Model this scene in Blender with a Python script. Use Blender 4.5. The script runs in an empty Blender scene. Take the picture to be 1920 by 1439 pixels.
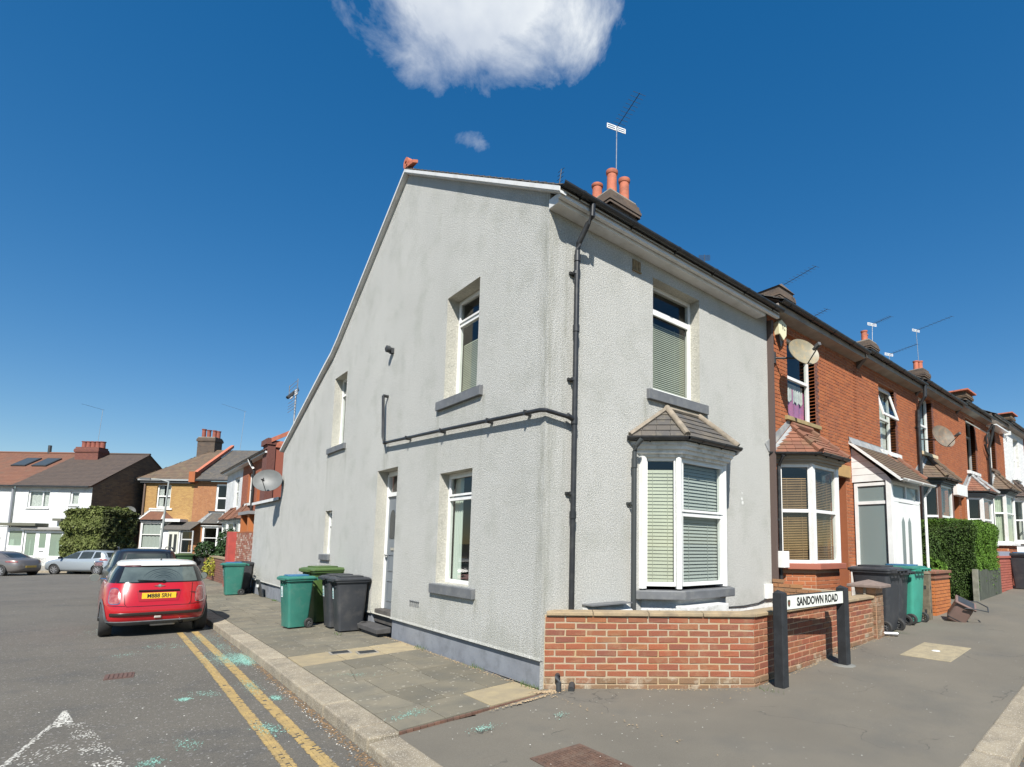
import bpy, bmesh, math, random
import numpy as np
from mathutils import Vector, Matrix
R = math.radians
random.seed(7); rng = np.random.default_rng(7)
scene = bpy.context.scene
COL = scene.collection

# ---------------------------------------------------------------- camera
CAM = Vector((-3.942, -5.171, 1.687))
yaw, pitch, roll, F = 0.852442, 0.102461, 0.0153086, 1010.83
cd = bpy.data.cameras.new('camera'); cam = bpy.data.objects.new('camera', cd); COL.objects.link(cam)
fw = Vector((math.cos(yaw)*math.cos(pitch), math.sin(yaw)*math.cos(pitch), math.sin(pitch)))
rt0 = Vector((math.sin(yaw), -math.cos(yaw), 0)); up0 = rt0.cross(fw)
rt = rt0*math.cos(roll)+up0*math.sin(roll); up = -rt0*math.sin(roll)+up0*math.cos(roll)
cam.matrix_world = Matrix(((rt.x, up.x, -fw.x, CAM.x), (rt.y, up.y, -fw.y, CAM.y), (rt.z, up.z, -fw.z, CAM.z), (0, 0, 0, 1)))
cd.sensor_width = 36; cd.lens = 36*F/1920
cd.shift_x = (960-1087.05)/1920; cd.shift_y = (917.2-719.5)/1920
cd.clip_start = .05; cd.clip_end = 6000
scene.camera = cam

# ---------------------------------------------------------------- sky, sun, exposure
SUN = Vector((-.66, -.75, 1.0)).normalized()
SKY_STR, SUN_STR, EXPO = .075, 4.1, .90
w = bpy.data.worlds.new('World'); scene.world = w; w.use_nodes = True
nt = w.node_tree; nt.nodes.clear()
def N(t, **k):
    n = nt.nodes.new(t)
    for a, b in k.items(): setattr(n, a, b)
    return n
out = N('ShaderNodeOutputWorld'); bg = N('ShaderNodeBackground'); sky = N('ShaderNodeTexSky')
sky.sky_type = 'NISHITA'; sky.sun_disc = False
sky.sun_elevation = math.asin(SUN.z); sky.sun_rotation = math.atan2(SUN.x, SUN.y)
sky.air_density = 1.0; sky.dust_density = .0; sky.ozone_density = 2.2; sky.altitude = 60
bg.inputs['Strength'].default_value = SKY_STR
hs = N('ShaderNodeHueSaturation'); hs.inputs['Saturation'].default_value = 1.70; hs.inputs['Value'].default_value = 1.36; hs.inputs['Hue'].default_value = .5045
gm = N('ShaderNodeGamma'); gm.inputs[1].default_value = .70; nt.links.new(sky.outputs[0], gm.inputs[0]); nt.links.new(gm.outputs[0], hs.inputs['Color'])
tc = N('ShaderNodeTexCoord')
def vm(op, a, b=None):
    n = N('ShaderNodeVectorMath', operation=op); nt.links.new(a, n.inputs[0])
    if b is not None:
        if isinstance(b, (tuple, Vector)): n.inputs[1].default_value = b
        else: nt.links.new(b, n.inputs[1])
    return n
def mm(op, a, b=None, clamp=False):
    n = N('ShaderNodeMath', operation=op); n.use_clamp = clamp
    for i, v in enumerate((a, b)):
        if v is None: continue
        if isinstance(v, (int, float)): n.inputs[i].default_value = v
        else: nt.links.new(v, n.inputs[i])
    return n.outputs[0]
def pix_dir(x, y):
    return (fw + rt*((x-1087.05)/F) - up*((y-917.2)/F)).normalized()
dirn = tc.outputs['Generated']
nz = N('ShaderNodeTexNoise'); nz.inputs['Scale'].default_value = 7.0; nz.inputs['Detail'].default_value = 13; nz.inputs['Roughness'].default_value = .62; nz.inputs['Distortion'].default_value = .35
nt.links.new(dirn, nz.inputs['Vector'])
nz2 = N('ShaderNodeTexNoise'); nz2.inputs['Scale'].default_value = 6.5; nz2.inputs['Detail'].default_value = 7
nt.links.new(vm('ADD', dirn, (3.1, 1.7, .4)).outputs[0], nz2.inputs['Vector'])
# clouds scattered over the sky: (direction, across, upright extent, strength)
CLOUDS = [(pix_dir(900, -8), .25, .145, .95), (pix_dir(885, 268), .05, .03, .53), (pix_dir(-40, 790), .09, .03, .4),
          (Vector((-.5, -.7, .5)).normalized(), .4, .16, .9), (Vector((-.9, .1, .35)).normalized(), .35, .12, .8),
          (Vector((.3, -.9, .3)).normalized(), .45, .14, .9), (Vector((.1, -.25, .95)).normalized(), .3, .2, .8)]
mask = None
for d, wx, wy, st in CLOUDS:
    sx = Vector((d.y, -d.x, 0)).normalized(); sy = sx.cross(d)
    df = vm('SUBTRACT', dirn, tuple(d)).outputs[0]
    a = mm('DIVIDE', vm('DOT_PRODUCT', df, tuple(sx)).outputs['Value'], wx)
    b = mm('DIVIDE', vm('DOT_PRODUCT', df, tuple(sy)).outputs['Value'], wy)
    c = mm('DIVIDE', vm('DOT_PRODUCT', df, tuple(d)).outputs['Value'], .5)
    r2_ = mm('ADD', mm('ADD', mm('MULTIPLY', a, a), mm('MULTIPLY', b, b)), mm('MULTIPLY', c, c))
    g = mm('MULTIPLY', mm('SUBTRACT', 1.0, mm('POWER', r2_, .8), True), st)
    mask = g if mask is None else mm('MAXIMUM', mask, g)
dens = mm('SUBTRACT', mm('ADD', mm('MULTIPLY', mask, 1.4), mm('MULTIPLY', nz.outputs[0], 2.3)), 1.62)
dens = mm('MULTIPLY', dens, 1.5, True)
dens = mm('MULTIPLY', dens, mm('MULTIPLY', mask, 6.0, True), True)
alpha = mm('MULTIPLY', mm('POWER', dens, .8), .95, True)
cr = N('ShaderNodeValToRGB'); nt.links.new(mm('MULTIPLY', mm('POWER', dens, .7), mm('MULTIPLY', mm('SUBTRACT', nz2.outputs[0], .18), 1.9, True)), cr.inputs[0])
cr.color_ramp.elements[0].position = 0.0; cr.color_ramp.elements[0].color = (2.5, 3.1, 4.3, 1)
cr.color_ramp.elements[1].position = .8; cr.color_ramp.elements[1].color = (6.6, 6.9, 7.1, 1)
mx = N('ShaderNodeMixRGB'); nt.links.new(alpha, mx.inputs[0]); nt.links.new(hs.outputs[0], mx.inputs[1]); nt.links.new(cr.outputs[0], mx.inputs[2])
nt.links.new(mx.outputs[0], bg.inputs['Color']); nt.links.new(bg.outputs[0], out.inputs[0])
ld = bpy.data.lights.new('sun', 'SUN'); ld.energy = SUN_STR; ld.angle = R(.53); ld.color = (1, .965, .9)
sun = bpy.data.objects.new('sun', ld); COL.objects.link(sun); sun.location = (-20, -22, 30)
sun.rotation_euler = SUN.to_track_quat('Z', 'Y').to_euler()
vs = scene.view_settings; vs.view_transform = 'Standard'; vs.look = 'None'; vs.exposure = EXPO; vs.gamma = 1; vs.use_curve_mapping = False
scene.render.engine = 'CYCLES'
cy = scene.cycles; cy.max_bounces = 6; cy.diffuse_bounces = 3; cy.glossy_bounces = 3; cy.transmission_bounces = 4; cy.transparent_max_bounces = 12
cy.sample_clamp_indirect = 4; cy.use_denoising = True; cy.caustics_reflective = False; cy.caustics_refractive = False

# ---------------------------------------------------------------- materials
MATS = {}
def M(name, col, rough=.7, col2=None, var=.5, vs=2.0, streak=None, fine=0, finescale=90, bump=0, bscale=60, bdist=.01,
      metal=0, spec=.5, rnd=0, rndcol=None, coat=0, dirt=None, crack=None, speck=None, emit=None, bdetail=4):
    """noise-mixed colour; rnd = spread between objects / pieces; dirt=(col, scale, amount); speck=(col, scale, thr)"""
    if name in MATS: return MATS[name]
    m = bpy.data.materials.new(name); m.use_nodes = True; t = m.node_tree; t.nodes.clear()
    def n(ty, **k):
        q = t.nodes.new(ty)
        for a, b in k.items(): setattr(q, a, b)
        return q
    L = t.links.new
    o = n('ShaderNodeOutputMaterial'); p = n('ShaderNodeBsdfPrincipled'); L(p.outputs[0], o.inputs[0])
    geo = n('ShaderNodeNewGeometry'); pos = geo.outputs['Position']
    def noise(scale, detail=4, rgh=.55, vec=None):
        q = n('ShaderNodeTexNoise'); q.inputs['Scale'].default_value = scale; q.inputs['Detail'].default_value = detail
        q.inputs['Roughness'].default_value = rgh; L(vec or pos, q.inputs['Vector']); return q.outputs[0]
    def ramp(src, a, b):
        q = n('ShaderNodeMapRange'); q.inputs[1].default_value = a; q.inputs[2].default_value = b; L(src, q.inputs[0]); return q.outputs[0]
    def mix(fac, a, b, mode='MIX'):
        q = n('ShaderNodeMixRGB', blend_type=mode)
        for i, v in ((0, fac), (1, a), (2, b)):
            if isinstance(v, tuple): q.inputs[i].default_value = (*v, 1) if len(v) == 3 else v
            elif isinstance(v, (int, float)): q.inputs[i].default_value = v
            else: L(v, q.inputs[i])
        return q.outputs[0]
    def math_(op, a, b):
        q = n('ShaderNodeMath', operation=op)
        for i, v in enumerate((a, b)):
            if isinstance(v, (int, float)): q.inputs[i].default_value = v
            else: L(v, q.inputs[i])
        return q.outputs[0]
    c = mix(0, col, col)
    if col2: c = mix(ramp(noise(vs, 5), .5-.25*var-.02, .5+.25*var), col, col2)
    if rnd or rndcol:
        oi = n('ShaderNodeObjectInfo'); at = n('ShaderNodeAttribute', attribute_name='rnd')
        q = n('ShaderNodeMath', operation='ADD'); L(oi.outputs['Random'], q.inputs[0]); L(at.outputs['Fac'], q.inputs[1])
        fr = n('ShaderNodeMath', operation='FRACT'); L(q.outputs[0], fr.inputs[0])
        if rndcol:
            rp = n('ShaderNodeValToRGB'); L(fr.outputs[0], rp.inputs[0]); rp.color_ramp.interpolation = 'LINEAR'
            els = rp.color_ramp.elements
            for i, cc in enumerate(rndcol):
                x = i/(len(rndcol)-1)
                if i < 2: e = els[i]; e.position = x
                else: e = els.new(x)
                e.color = (*cc, 1)
            c2 = rp.outputs[0]
            c = mix(.75, c, c2)
        if rnd:
            hv = n('ShaderNodeHueSaturation'); L(c, hv.inputs['Color'])
            mr = n('ShaderNodeMapRange'); L(fr.outputs[0], mr.inputs[0]); mr.inputs[3].default_value = 1-rnd; mr.inputs[4].default_value = 1+rnd
            L(mr.outputs[0], hv.inputs['Value']); c = hv.outputs[0]
    if streak:
        mp = n('ShaderNodeMapping'); L(pos, mp.inputs[0]); mp.inputs['Scale'].default_value = (1, 1, .12)
        c = mix(ramp(noise(streak[1], 6, .6, mp.outputs[0]), .48, .75), c, mix(streak[2], c, streak[0]))
    if dirt:
        c = mix(ramp(noise(dirt[1], 6, .65), .5, .68), c, mix(dirt[2], c, dirt[0]))
    if speck:
        q = n('ShaderNodeTexVoronoi'); q.inputs['Scale'].default_value = speck[1]; L(pos, q.inputs['Vector'])
        sp = n('ShaderNodeSeparateColor'); L(q.outputs['Color'], sp.inputs[0])
        c = mix(math_('MULTIPLY', math_('GREATER_THAN', sp.outputs[0], speck[2]), .85), c, speck[0])
    if crack:
        dv = n('ShaderNodeVectorMath', operation='ADD'); nn = n('ShaderNodeTexNoise'); nn.inputs['Scale'].default_value = 1.6; nn.inputs['Detail'].default_value = 5; L(pos, nn.inputs['Vector'])
        sc_ = n('ShaderNodeVectorMath', operation='SCALE'); L(nn.outputs['Color'], sc_.inputs[0]); sc_.inputs['Scale'].default_value = .9
        L(pos, dv.inputs[0]); L(sc_.outputs[0], dv.inputs[1])
        q = n('ShaderNodeTexVoronoi', feature='DISTANCE_TO_EDGE'); q.inputs['Scale'].default_value = crack[1]; L(dv.outputs[0], q.inputs['Vector'])
        mk = math_('MULTIPLY', math_('LESS_THAN', q.outputs['Distance'], crack[2]), ramp(noise(.9, 3), .5, .56))
        c = mix(mk, c, crack[0])
    if fine:
        f_ = ramp(noise(finescale, 3, .7), .28, .72)
        q = n('ShaderNodeMapRange'); L(f_, q.inputs[0]); q.inputs[3].default_value = 1-fine; q.inputs[4].default_value = 1+fine
        hv = n('ShaderNodeHueSaturation'); L(c, hv.inputs['Color']); L(q.outputs[0], hv.inputs['Value']); c = hv.outputs[0]
    L(c, p.inputs['Base Color'])
    p.inputs['Roughness'].default_value = rough; p.inputs['Metallic'].default_value = metal
    p.inputs['Specular IOR Level'].default_value = spec
    if coat: p.inputs['Coat Weight'].default_value = coat; p.inputs['Coat Roughness'].default_value = .04
    if bump:
        b = n('ShaderNodeBump'); b.inputs['Strength'].default_value = bump; b.inputs['Distance'].default_value = bdist
        L(noise(bscale, bdetail, .62), b.inputs['Height']); L(b.outputs[0], p.inputs['Normal'])
    MATS[name] = m; return m
def glass(name, tint, ior=1.5, rough=.02, body=None, bodyf=0.0):
    m = bpy.data.materials.new(name); m.use_nodes = True; t = m.node_tree; t.nodes.clear(); L = t.links.new
    o = t.nodes.new('ShaderNodeOutputMaterial'); tr = t.nodes.new('ShaderNodeBsdfTransparent'); gl = t.nodes.new('ShaderNodeBsdfGlossy')
    fr = t.nodes.new('ShaderNodeLayerWeight'); mxs = t.nodes.new('ShaderNodeMixShader')
    tr.inputs[0].default_value = (*tint, 1); gl.inputs['Roughness'].default_value = rough; fr.inputs[0].default_value = .5
    pw = t.nodes.new('ShaderNodeMath'); pw.operation = 'POWER'; pw.inputs[1].default_value = 4.5; L(fr.outputs['Facing'], pw.inputs[0])
    mr = t.nodes.new('ShaderNodeMath'); mr.operation = 'MULTIPLY_ADD'; mr.inputs[1].default_value = .8; mr.inputs[2].default_value = .07; L(pw.outputs[0], mr.inputs[0])
    src = tr.outputs[0]
    if body:
        df = t.nodes.new('ShaderNodeBsdfDiffuse'); df.inputs[0].default_value = (*body, 1); m2 = t.nodes.new('ShaderNodeMixShader')
        m2.inputs[0].default_value = bodyf; L(tr.outputs[0], m2.inputs[1]); L(df.outputs[0], m2.inputs[2]); src = m2.outputs[0]
    L(mr.outputs[0], mxs.inputs[0]); L(src, mxs.inputs[1]); L(gl.outputs[0], mxs.inputs[2]); L(mxs.outputs[0], o.inputs[0])
    MATS[name] = m; return m

# ---------------------------------------------------------------- mesh builder
I4 = Matrix.Identity(4)
class MB:
    def __init__(s, T=None): s.v = []; s.f = []; s.T = T or I4; s.r = []; s.mi = []
    def _a(s, vs, fs, r=0.0, mi=0):
        b = len(s.v); T = s.T
        s.v += [tuple(T @ Vector(p)) for p in vs]; s.f += [tuple(b+i for i in f) for f in fs]; s.r += [r]*len(fs); s.mi += [mi]*len(fs)
    def box(s, x0, x1, y0, y1, z0, z1, r=0.0, skip=''):
        vs = [(x0, y0, z0), (x1, y0, z0), (x1, y1, z0), (x0, y1, z0), (x0, y0, z1), (x1, y0, z1), (x1, y1, z1), (x0, y1, z1)]
        fs = {'b': (0, 3, 2, 1), 't': (4, 5, 6, 7), 'f': (0, 1, 5, 4), 'r': (1, 2, 6, 5), 'k': (2, 3, 7, 6), 'l': (3, 0, 4, 7)}
        s._a(vs, [f for k, f in fs.items() if k not in skip], r); return s
    def obox(s, c, ux, uy, uz, hx, hy, hz, r=0.0):
        c, ux, uy, uz = Vector(c), Vector(ux), Vector(uy), Vector(uz); vs = []
        for k in (-1, 1):
            for (i, j) in ((-1, -1), (1, -1), (1, 1), (-1, 1)): vs.append(c+ux*hx*i+uy*hy*j+uz*hz*k)
        s._a(vs, [(0, 3, 2, 1), (4, 5, 6, 7), (0, 1, 5, 4), (1, 2, 6, 5), (2, 3, 7, 6), (3, 0, 4, 7)], r); return s
    def poly(s, pts, r=0.0): s._a(pts, [tuple(range(len(pts)))], r); return s
    def prism(s, pts, h, r=0.0):
        """pts: planar ring of 3-D points; h: extrusion vector"""
        h = Vector(h); n = len(pts); vs = [Vector(p) for p in pts]+[Vector(p)+h for p in pts]
        s._a(vs, [tuple(range(n-1, -1, -1)), tuple(range(n, 2*n))]+[(i, (i+1) % n, n+(i+1) % n, n+i) for i in range(n)], r); return s
    def tube(s, path, rad, n=10, caps=True):
        path = [Vector(p) for p in path]; rings = []
        rads = rad if isinstance(rad, (list, tuple)) else [rad]*len(path)
        for i, p in enumerate(path):
            a = path[max(i-1, 0)]; b = path[min(i+1, len(path)-1)]; d = (b-a).normalized()
            u = d.cross(Vector((0, 0, 1)) if abs(d.z) < .9 else Vector((1, 0, 0))).normalized(); v = d.cross(u)
            rings.append([p+(u*math.cos(t)+v*math.sin(t))*rads[i] for t in [2*math.pi*k/n for k in range(n)]])
        vs = [q for rg in rings for q in rg]; fs = []
        for i in range(len(path)-1):
            for k in range(n): fs.append((i*n+k, i*n+(k+1) % n, (i+1)*n+(k+1) % n, (i+1)*n+k))
        if caps: fs += [tuple(range(n-1, -1, -1)), tuple((len(path)-1)*n+k for k in range(n))]
        s._a(vs, fs); return s
    def lathe(s, prof, c=(0, 0, 0), axis='z', n=20):
        vs = []; fs = []; c = Vector(c)
        for (r, h) in prof:
            for k in range(n):
                a = 2*math.pi*k/n; x, y = r*math.cos(a), r*math.sin(a)
                vs.append(c+{'z': Vector((x, y, h)), 'x': Vector((h, x, y)), 'y': Vector((x, h, y))}[axis])
        for i in range(len(prof)-1):
            for k in range(n): fs.append((i*n+k, i*n+(k+1) % n, (i+1)*n+(k+1) % n, (i+1)*n+k))
        s._a(vs, fs); return s
    def grid(s, nu, nv, fn):
        vs = [fn(i/nu, j/nv) for j in range(nv+1) for i in range(nu+1)]
        s._a(vs, [(j*(nu+1)+i, j*(nu+1)+i+1, (j+1)*(nu+1)+i+1, (j+1)*(nu+1)+i) for j in range(nv) for i in range(nu)]); return s
    def mesh(s, name, mat, smooth=False):
        me = bpy.data.meshes.new(name); me.from_pydata(s.v, [], s.f)
        for mt in (mat if isinstance(mat, list) else [mat]): me.materials.append(mt)
        if any(s.mi): me.polygons.foreach_set('material_index', s.mi)
        if any(s.r):
            at = me.attributes.new('rnd', 'FLOAT', 'FACE'); at.data.foreach_set('value', s.r)
        me.update()
        if smooth is not False:
            me.polygons.foreach_set('use_smooth', [True]*len(me.polygons))
            if smooth is not True: me.set_sharp_from_angle(angle=R(smooth))
        return me
    def build(s, name, mat, parent=None, smooth=False, bevel=0, kind=None, label=None):
        o = bpy.data.objects.new(name, s.mesh(name, mat, smooth)); COL.objects.link(o)
        if parent is not None: o.parent = parent
        if bevel:
            m = o.modifiers.new('b', 'BEVEL'); m.width = bevel; m.segments = 2; m.limit_method = 'ANGLE'; m.angle_limit = R(40)
        if kind: o['kind'] = kind
        if label: o['label'] = label
        return o
def tag(o, label=None, cat=None, group=None, kind=None):
    if label: o['label'] = label
    if cat: o['category'] = cat
    if group: o['group'] = group
    if kind: o['kind'] = kind
    return o
def thing(name, label, cat, loc=(0, 0, 0), rz=0, group=None):
    o = bpy.data.objects.new(name, None); COL.objects.link(o); o.empty_display_size = .1
    o.location = loc; o.rotation_euler = (0, 0, rz); return tag(o, label, cat, group)
def structure(mb, name, mat, **k):
    o = mb.build(name, mat, **k); o['kind'] = 'structure'; return o
def kids(o): return [c for c in bpy.data.objects if c.parent is o]
def copy_tree(o, parent=None):
    c = o.copy(); COL.objects.link(c); c.parent = parent
    for k in kids(o): copy_tree(k, c)
    return c
def inst(src_mesh, name, parent, loc, rot=(0, 0, 0), scale=(1, 1, 1)):
    o = bpy.data.objects.new(name, src_mesh); COL.objects.link(o); o.parent = parent
    o.location = loc; o.rotation_euler = rot; o.scale = scale; return o

def clampf(v, a, b): return max(a, min(b, v))
def G(x, y):
    """height of the pavements: the front street climbs to the right, the side street falls away"""
    return .035*clampf(x-1.5, 0, 60)*clampf((30-y)/15, 0, 1) - .012*clampf(y-4, 0, 45)
# ---------------------------------------------------------------- palette
WHITE = M('white_upvc', (.8, .8, .78), .35, col2=(.7, .7, .67), vs=4, var=.6)
WPAINT = M('white_paint', (.78, .78, .76), .6, col2=(.62, .62, .58), vs=3, dirt=((.3, .29, .25), 7, .6))
STUCCO = M('grey_render', (.46, .457, .425), .93, col2=(.51, .505, .47), vs=.8, var=.9, streak=((.36, .36, .32), 2.6, .15),
           dirt=((.33, .335, .29), 1.5, .4), fine=.42, finescale=58, bump=.8, bscale=74, bdist=.02, spec=.15, bdetail=3)
REVEAL = M('grey_render_reveal', (.50, .485, .42), .93, col2=(.44, .43, .38), vs=3, fine=.22, finescale=40, bump=.9, bscale=45, bdist=.02, spec=.2)
PLINTH = M('grey_blue_paint', (.235, .25, .275), .7, col2=(.20, .212, .235), vs=2.5, dirt=((.13, .14, .15), 5, .5), fine=.05, finescale=60, bump=.25, bscale=30)
SILLG = M('dark_grey_sill_paint', (.145, .15, .158), .6, col2=(.12, .125, .13), vs=5, dirt=((.24, .24, .22), 9, .4))
SOFFW = M('eaves_paint', (.66, .66, .65), .6, col2=(.64, .64, .62), vs=2, dirt=((.42, .41, .38), 4, .4))
BLACKP = M('black_plastic', (.018, .019, .021), .38, col2=(.03, .031, .033), vs=6, dirt=((.06, .06, .055), 8, .5))
BLACKM = M('black_iron', (.03, .033, .036), .55, col2=(.045, .048, .05), vs=9, bump=.2, bscale=40)
MORTAR = M('mortar', (.38, .27, .145), .95, col2=(.36, .30, .22), vs=3, fine=.15, finescale=120, bump=.5, bscale=90)
MORTARP = M('mortar_grey', (.46, .28, .17), .95, col2=(.40, .24, .15), vs=3, fine=.12, finescale=120, bump=.4, bscale=90)
BRICKL = M('red_brick', (.26, .085, .045), .88, col2=(.22, .075, .05), vs=14, var=1, rndcol=[(.19, .065, .038), (.28, .080, .036), (.24, .078, .038), (.30, .088, .036), (.17, .062, .042), (.26, .10, .042), (.22, .07, .038), (.28, .11, .04)],
           dirt=((.30, .20, .11), 5, .4), fine=.16, finescale=110, bump=.5, bscale=90, bdist=.008)
BRICKO = M('weathered_low_brick', (.21, .12, .065), .9, col2=(.17, .09, .05), vs=12, rndcol=[(.17, .11, .06), (.22, .12, .065), (.19, .13, .075), (.24, .10, .055)],
           dirt=((.46, .40, .30), 6, .75), fine=.16, finescale=110, bump=.5, bscale=90, bdist=.008)
BRICKR = M('orange_red_brick', (.36, .11, .038), .88, col2=(.30, .092, .035), vs=8, rndcol=[(.31, .092, .034), (.38, .118, .040), (.34, .104, .037), (.24, .074, .032), (.40, .135, .048)],
           fine=.12, finescale=100, dirt=((.25, .09, .05), 1.2, .5), bump=.4, bscale=90, bdist=.008)
BRICKD = M('dark_purple_brick', (.13, .06, .045), .85, rndcol=[(.11, .055, .045), (.18, .075, .05), (.13, .06, .05)], fine=.12, finescale=100)
BRICKY = M('yellow_stock_brick', (.40, .24, .08), .9, rndcol=[(.38, .22, .075), (.46, .28, .10), (.33, .18, .07), (.42, .25, .09)], fine=.1, finescale=80)
BRICKB = M('brown_brick', (.12, .085, .055), .92, rndcol=[(.10, .07, .05), (.15, .10, .06), (.19, .13, .075), (.09, .07, .055)], fine=.1, finescale=80)
BRICKS = M('sooty_brick', (.10, .075, .06), .92, rndcol=[(.075, .06, .052), (.13, .095, .07), (.10, .08, .065), (.16, .11, .075)], fine=.15, finescale=90)
BRICKC = M('bright_orange_brick', (.42, .14, .04), .85, rndcol=[(.40, .13, .04), (.46, .16, .045), (.35, .11, .035)], fine=.08, finescale=80)
REDPAINT = M('red_masonry_paint', (.42, .07, .055), .8, col2=(.32, .06, .05), vs=3, fine=.1)
COPING = M('sandstone_coping', (.36, .27, .16), .9, col2=(.28, .22, .14), vs=5, dirt=((.17, .13, .09), 6, .6), fine=.12, finescale=120, bump=.4, bscale=80)
CONC = M('concrete', (.34, .31, .26), .93, col2=(.26, .24, .20), vs=6, dirt=((.16, .15, .13), 4, .5), fine=.2, finescale=150, bump=.6, bscale=120)
CONCY = M('yellow_concrete_slab', (.36, .29, .17), .93, col2=(.30, .245, .155), vs=5, dirt=((.22, .19, .13), 4, .5), fine=.16, finescale=160, bump=.4, bscale=120, rnd=.08)
SLAB = M('grey_paving_slab', (.185, .162, .115), .93, col2=(.145, .132, .098), vs=2.5, rnd=.16, dirt=((.105, .10, .085), 2.7, .55), fine=.2, finescale=150, bump=.5, bscale=110, bdist=.006, speck=((.34, .31, .25), 42, .985))
KERB = M('granite_kerb', (.33, .28, .20), .92, col2=(.25, .21, .15), vs=5, rnd=.12, dirt=((.15, .13, .10), 3, .6), fine=.26, finescale=130, bump=.7, bscale=110, speck=((.5, .46, .38), 160, .9))
JOINT = M('dark_joint', (.055, .05, .042), .97, col2=(.09, .08, .06), vs=8, fine=.2)
TARMAC = M('pavement_tarmac', (.127, .114, .090), .95, col2=(.168, .150, .117), vs=.7, var=.9, dirt=((.108, .104, .090), .8, .6), fine=.2, finescale=150, bump=.5, bscale=200, bdist=.006, crack=((.09, .083, .069), .42, .0026), speck=((.28, .26, .22), 60, .9985))
ROADM = M('road_tarmac', (.102, .092, .076), .95, col2=(.134, .121, .099), vs=.45, var=.8, dirt=((.075, .074, .070), 1.6, .6), fine=.46, finescale=110, bump=.8, bscale=160, bdist=.008, speck=((.24, .23, .21), 70, .965))
EARTH = M('earth', (.12, .10, .07), .97, col2=(.08, .09, .045), vs=1.5, fine=.2)
YEL = M('yellow_line_paint', (.45, .31, .115), .85, col2=(.34, .24, .105), vs=9, fine=.2, finescale=120, bump=.4, bscale=150)
WLINE = M('white_road_paint', (.62, .60, .54), .85, col2=(.5, .48, .42), vs=12, fine=.15)
RUST = M('rusty_iron', (.145, .085, .058), .8, col2=(.105, .066, .048), vs=14, dirt=((.20, .15, .11), 9, .5), fine=.2, bump=.4, bscale=80)
SLATE = M('roof_slate', (.095, .085, .075), .8, col2=(.075, .072, .07), vs=9, rndcol=[(.085, .08, .072), (.125, .105, .085), (.07, .07, .072), (.10, .085, .07)], dirt=((.20, .17, .11), 7, .45), fine=.15, bump=.3, bscale=60)
LEADM = M('lead_flashing', (.34, .35, .35), .55, col2=(.24, .25, .25), vs=5, dirt=((.42, .40, .34), 6, .6), bump=.3, bscale=20)
HIPC = M('cement_hip', (.30, .25, .19), .9, col2=(.20, .17, .13), vs=8, fine=.15, bump=.5, bscale=50)
TILER = M('red_clay_tile', (.20, .085, .05), .88, rndcol=[(.17, .075, .048), (.24, .10, .06), (.15, .07, .045)], dirt=((.14, .11, .06), 3, .6), fine=.12, bump=.3, bscale=60)
TILEB = M('brown_roof_tile', (.12, .085, .06), .88, rndcol=[(.10, .075, .055), (.15, .10, .065), (.12, .08, .055)], dirt=((.18, .15, .08), 2.5, .5), fine=.1)
TILED = M('dark_brown_tile', (.075, .055, .045), .88, rndcol=[(.065, .05, .042), (.09, .065, .05), (.075, .055, .045)], fine=.1)
TILEO = M('orange_roof_tile', (.165, .075, .045), .88, rndcol=[(.14, .065, .042), (.19, .085, .05), (.16, .07, .045)], dirt=((.14, .09, .06), 1.5, .5), fine=.1)
TERRA = M('terracotta', (.50, .155, .085), .8, col2=(.42, .13, .075), vs=6, dirt=((.14, .07, .05), 5, .5), fine=.06)
PEBB = M('white_pebbledash', (.66, .67, .66), .93, col2=(.56, .57, .56), vs=1.5, fine=.12, finescale=60, bump=.8, bscale=40, bdist=.03, dirt=((.42, .42, .40), 2, .4))
OCHRE = M('ochre_surround', (.50, .33, .13), .8, col2=(.42, .27, .10), vs=4)
BLIND = M('cream_blind', (.44, .44, .35), .6, col2=(.39, .39, .31), vs=3)
BLINDW = M('white_blind', (.40, .42, .40), .55)
WOODB = M('wooden_blind', (.36, .22, .11), .6, col2=(.30, .18, .09), vs=6)
NET = M('net_curtain', (.62, .62, .60), .9, col2=(.45, .45, .44), vs=9)
PINK = M('pink_curtain', (.52, .16, .28), .9, col2=(.35, .14, .30), vs=4)
GREENC = M('pale_green_curtain', (.50, .54, .42), .9, col2=(.40, .44, .34), vs=8)
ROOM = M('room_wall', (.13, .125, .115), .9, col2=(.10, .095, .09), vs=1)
DOORG = M('grey_door_paint', (.16, .18, .20), .4, col2=(.14, .16, .18), vs=3)
CHROME = M('chrome', (.7, .7, .7), .12, metal=1)
ALU = M('aluminium', (.5, .5, .5), .4, metal=.8, col2=(.4, .4, .4), vs=8)
CREAMP = M('cream_plastic', (.72, .68, .45), .5)
DISHM = M('grey_dish_enamel', (.15, .155, .15), .5, col2=(.12, .125, .12), vs=4)
DISHC = M('cream_dish_enamel', (.27, .24, .165), .5, col2=(.22, .20, .14), vs=7, dirt=((.42, .28, .12), 8, .5))
DISHR = M('rusty_dish_enamel', (.19, .165, .125), .6, col2=(.14, .11, .08), vs=7, dirt=((.3, .17, .09), 8, .7))
BTEAL = M('teal_bin_plastic', (.035, .175, .135), .45, col2=(.03, .155, .12), vs=4, dirt=((.09, .20, .16), 9, .4), fine=.04, bump=.12, bscale=25)
BBLUE = M('blue_bin_lid', (.045, .17, .32), .45, col2=(.04, .14, .27), vs=4)
BGREEN = M('olive_green_bin_plastic', (.07, .125, .032), .5, col2=(.058, .108, .028), vs=4, dirt=((.14, .17, .08), 8, .4))
BBLACK = M('charcoal_bin_plastic', (.028, .031, .036), .5, col2=(.04, .042, .047), vs=3, dirt=((.08, .078, .075), 5, .5), fine=.05, bump=.12, bscale=25)
RUBBER = M('rubber', (.022, .022, .022), .75, col2=(.035, .034, .032), vs=12)
HUB = M('hub_plastic', (.10, .10, .10), .6)
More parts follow.
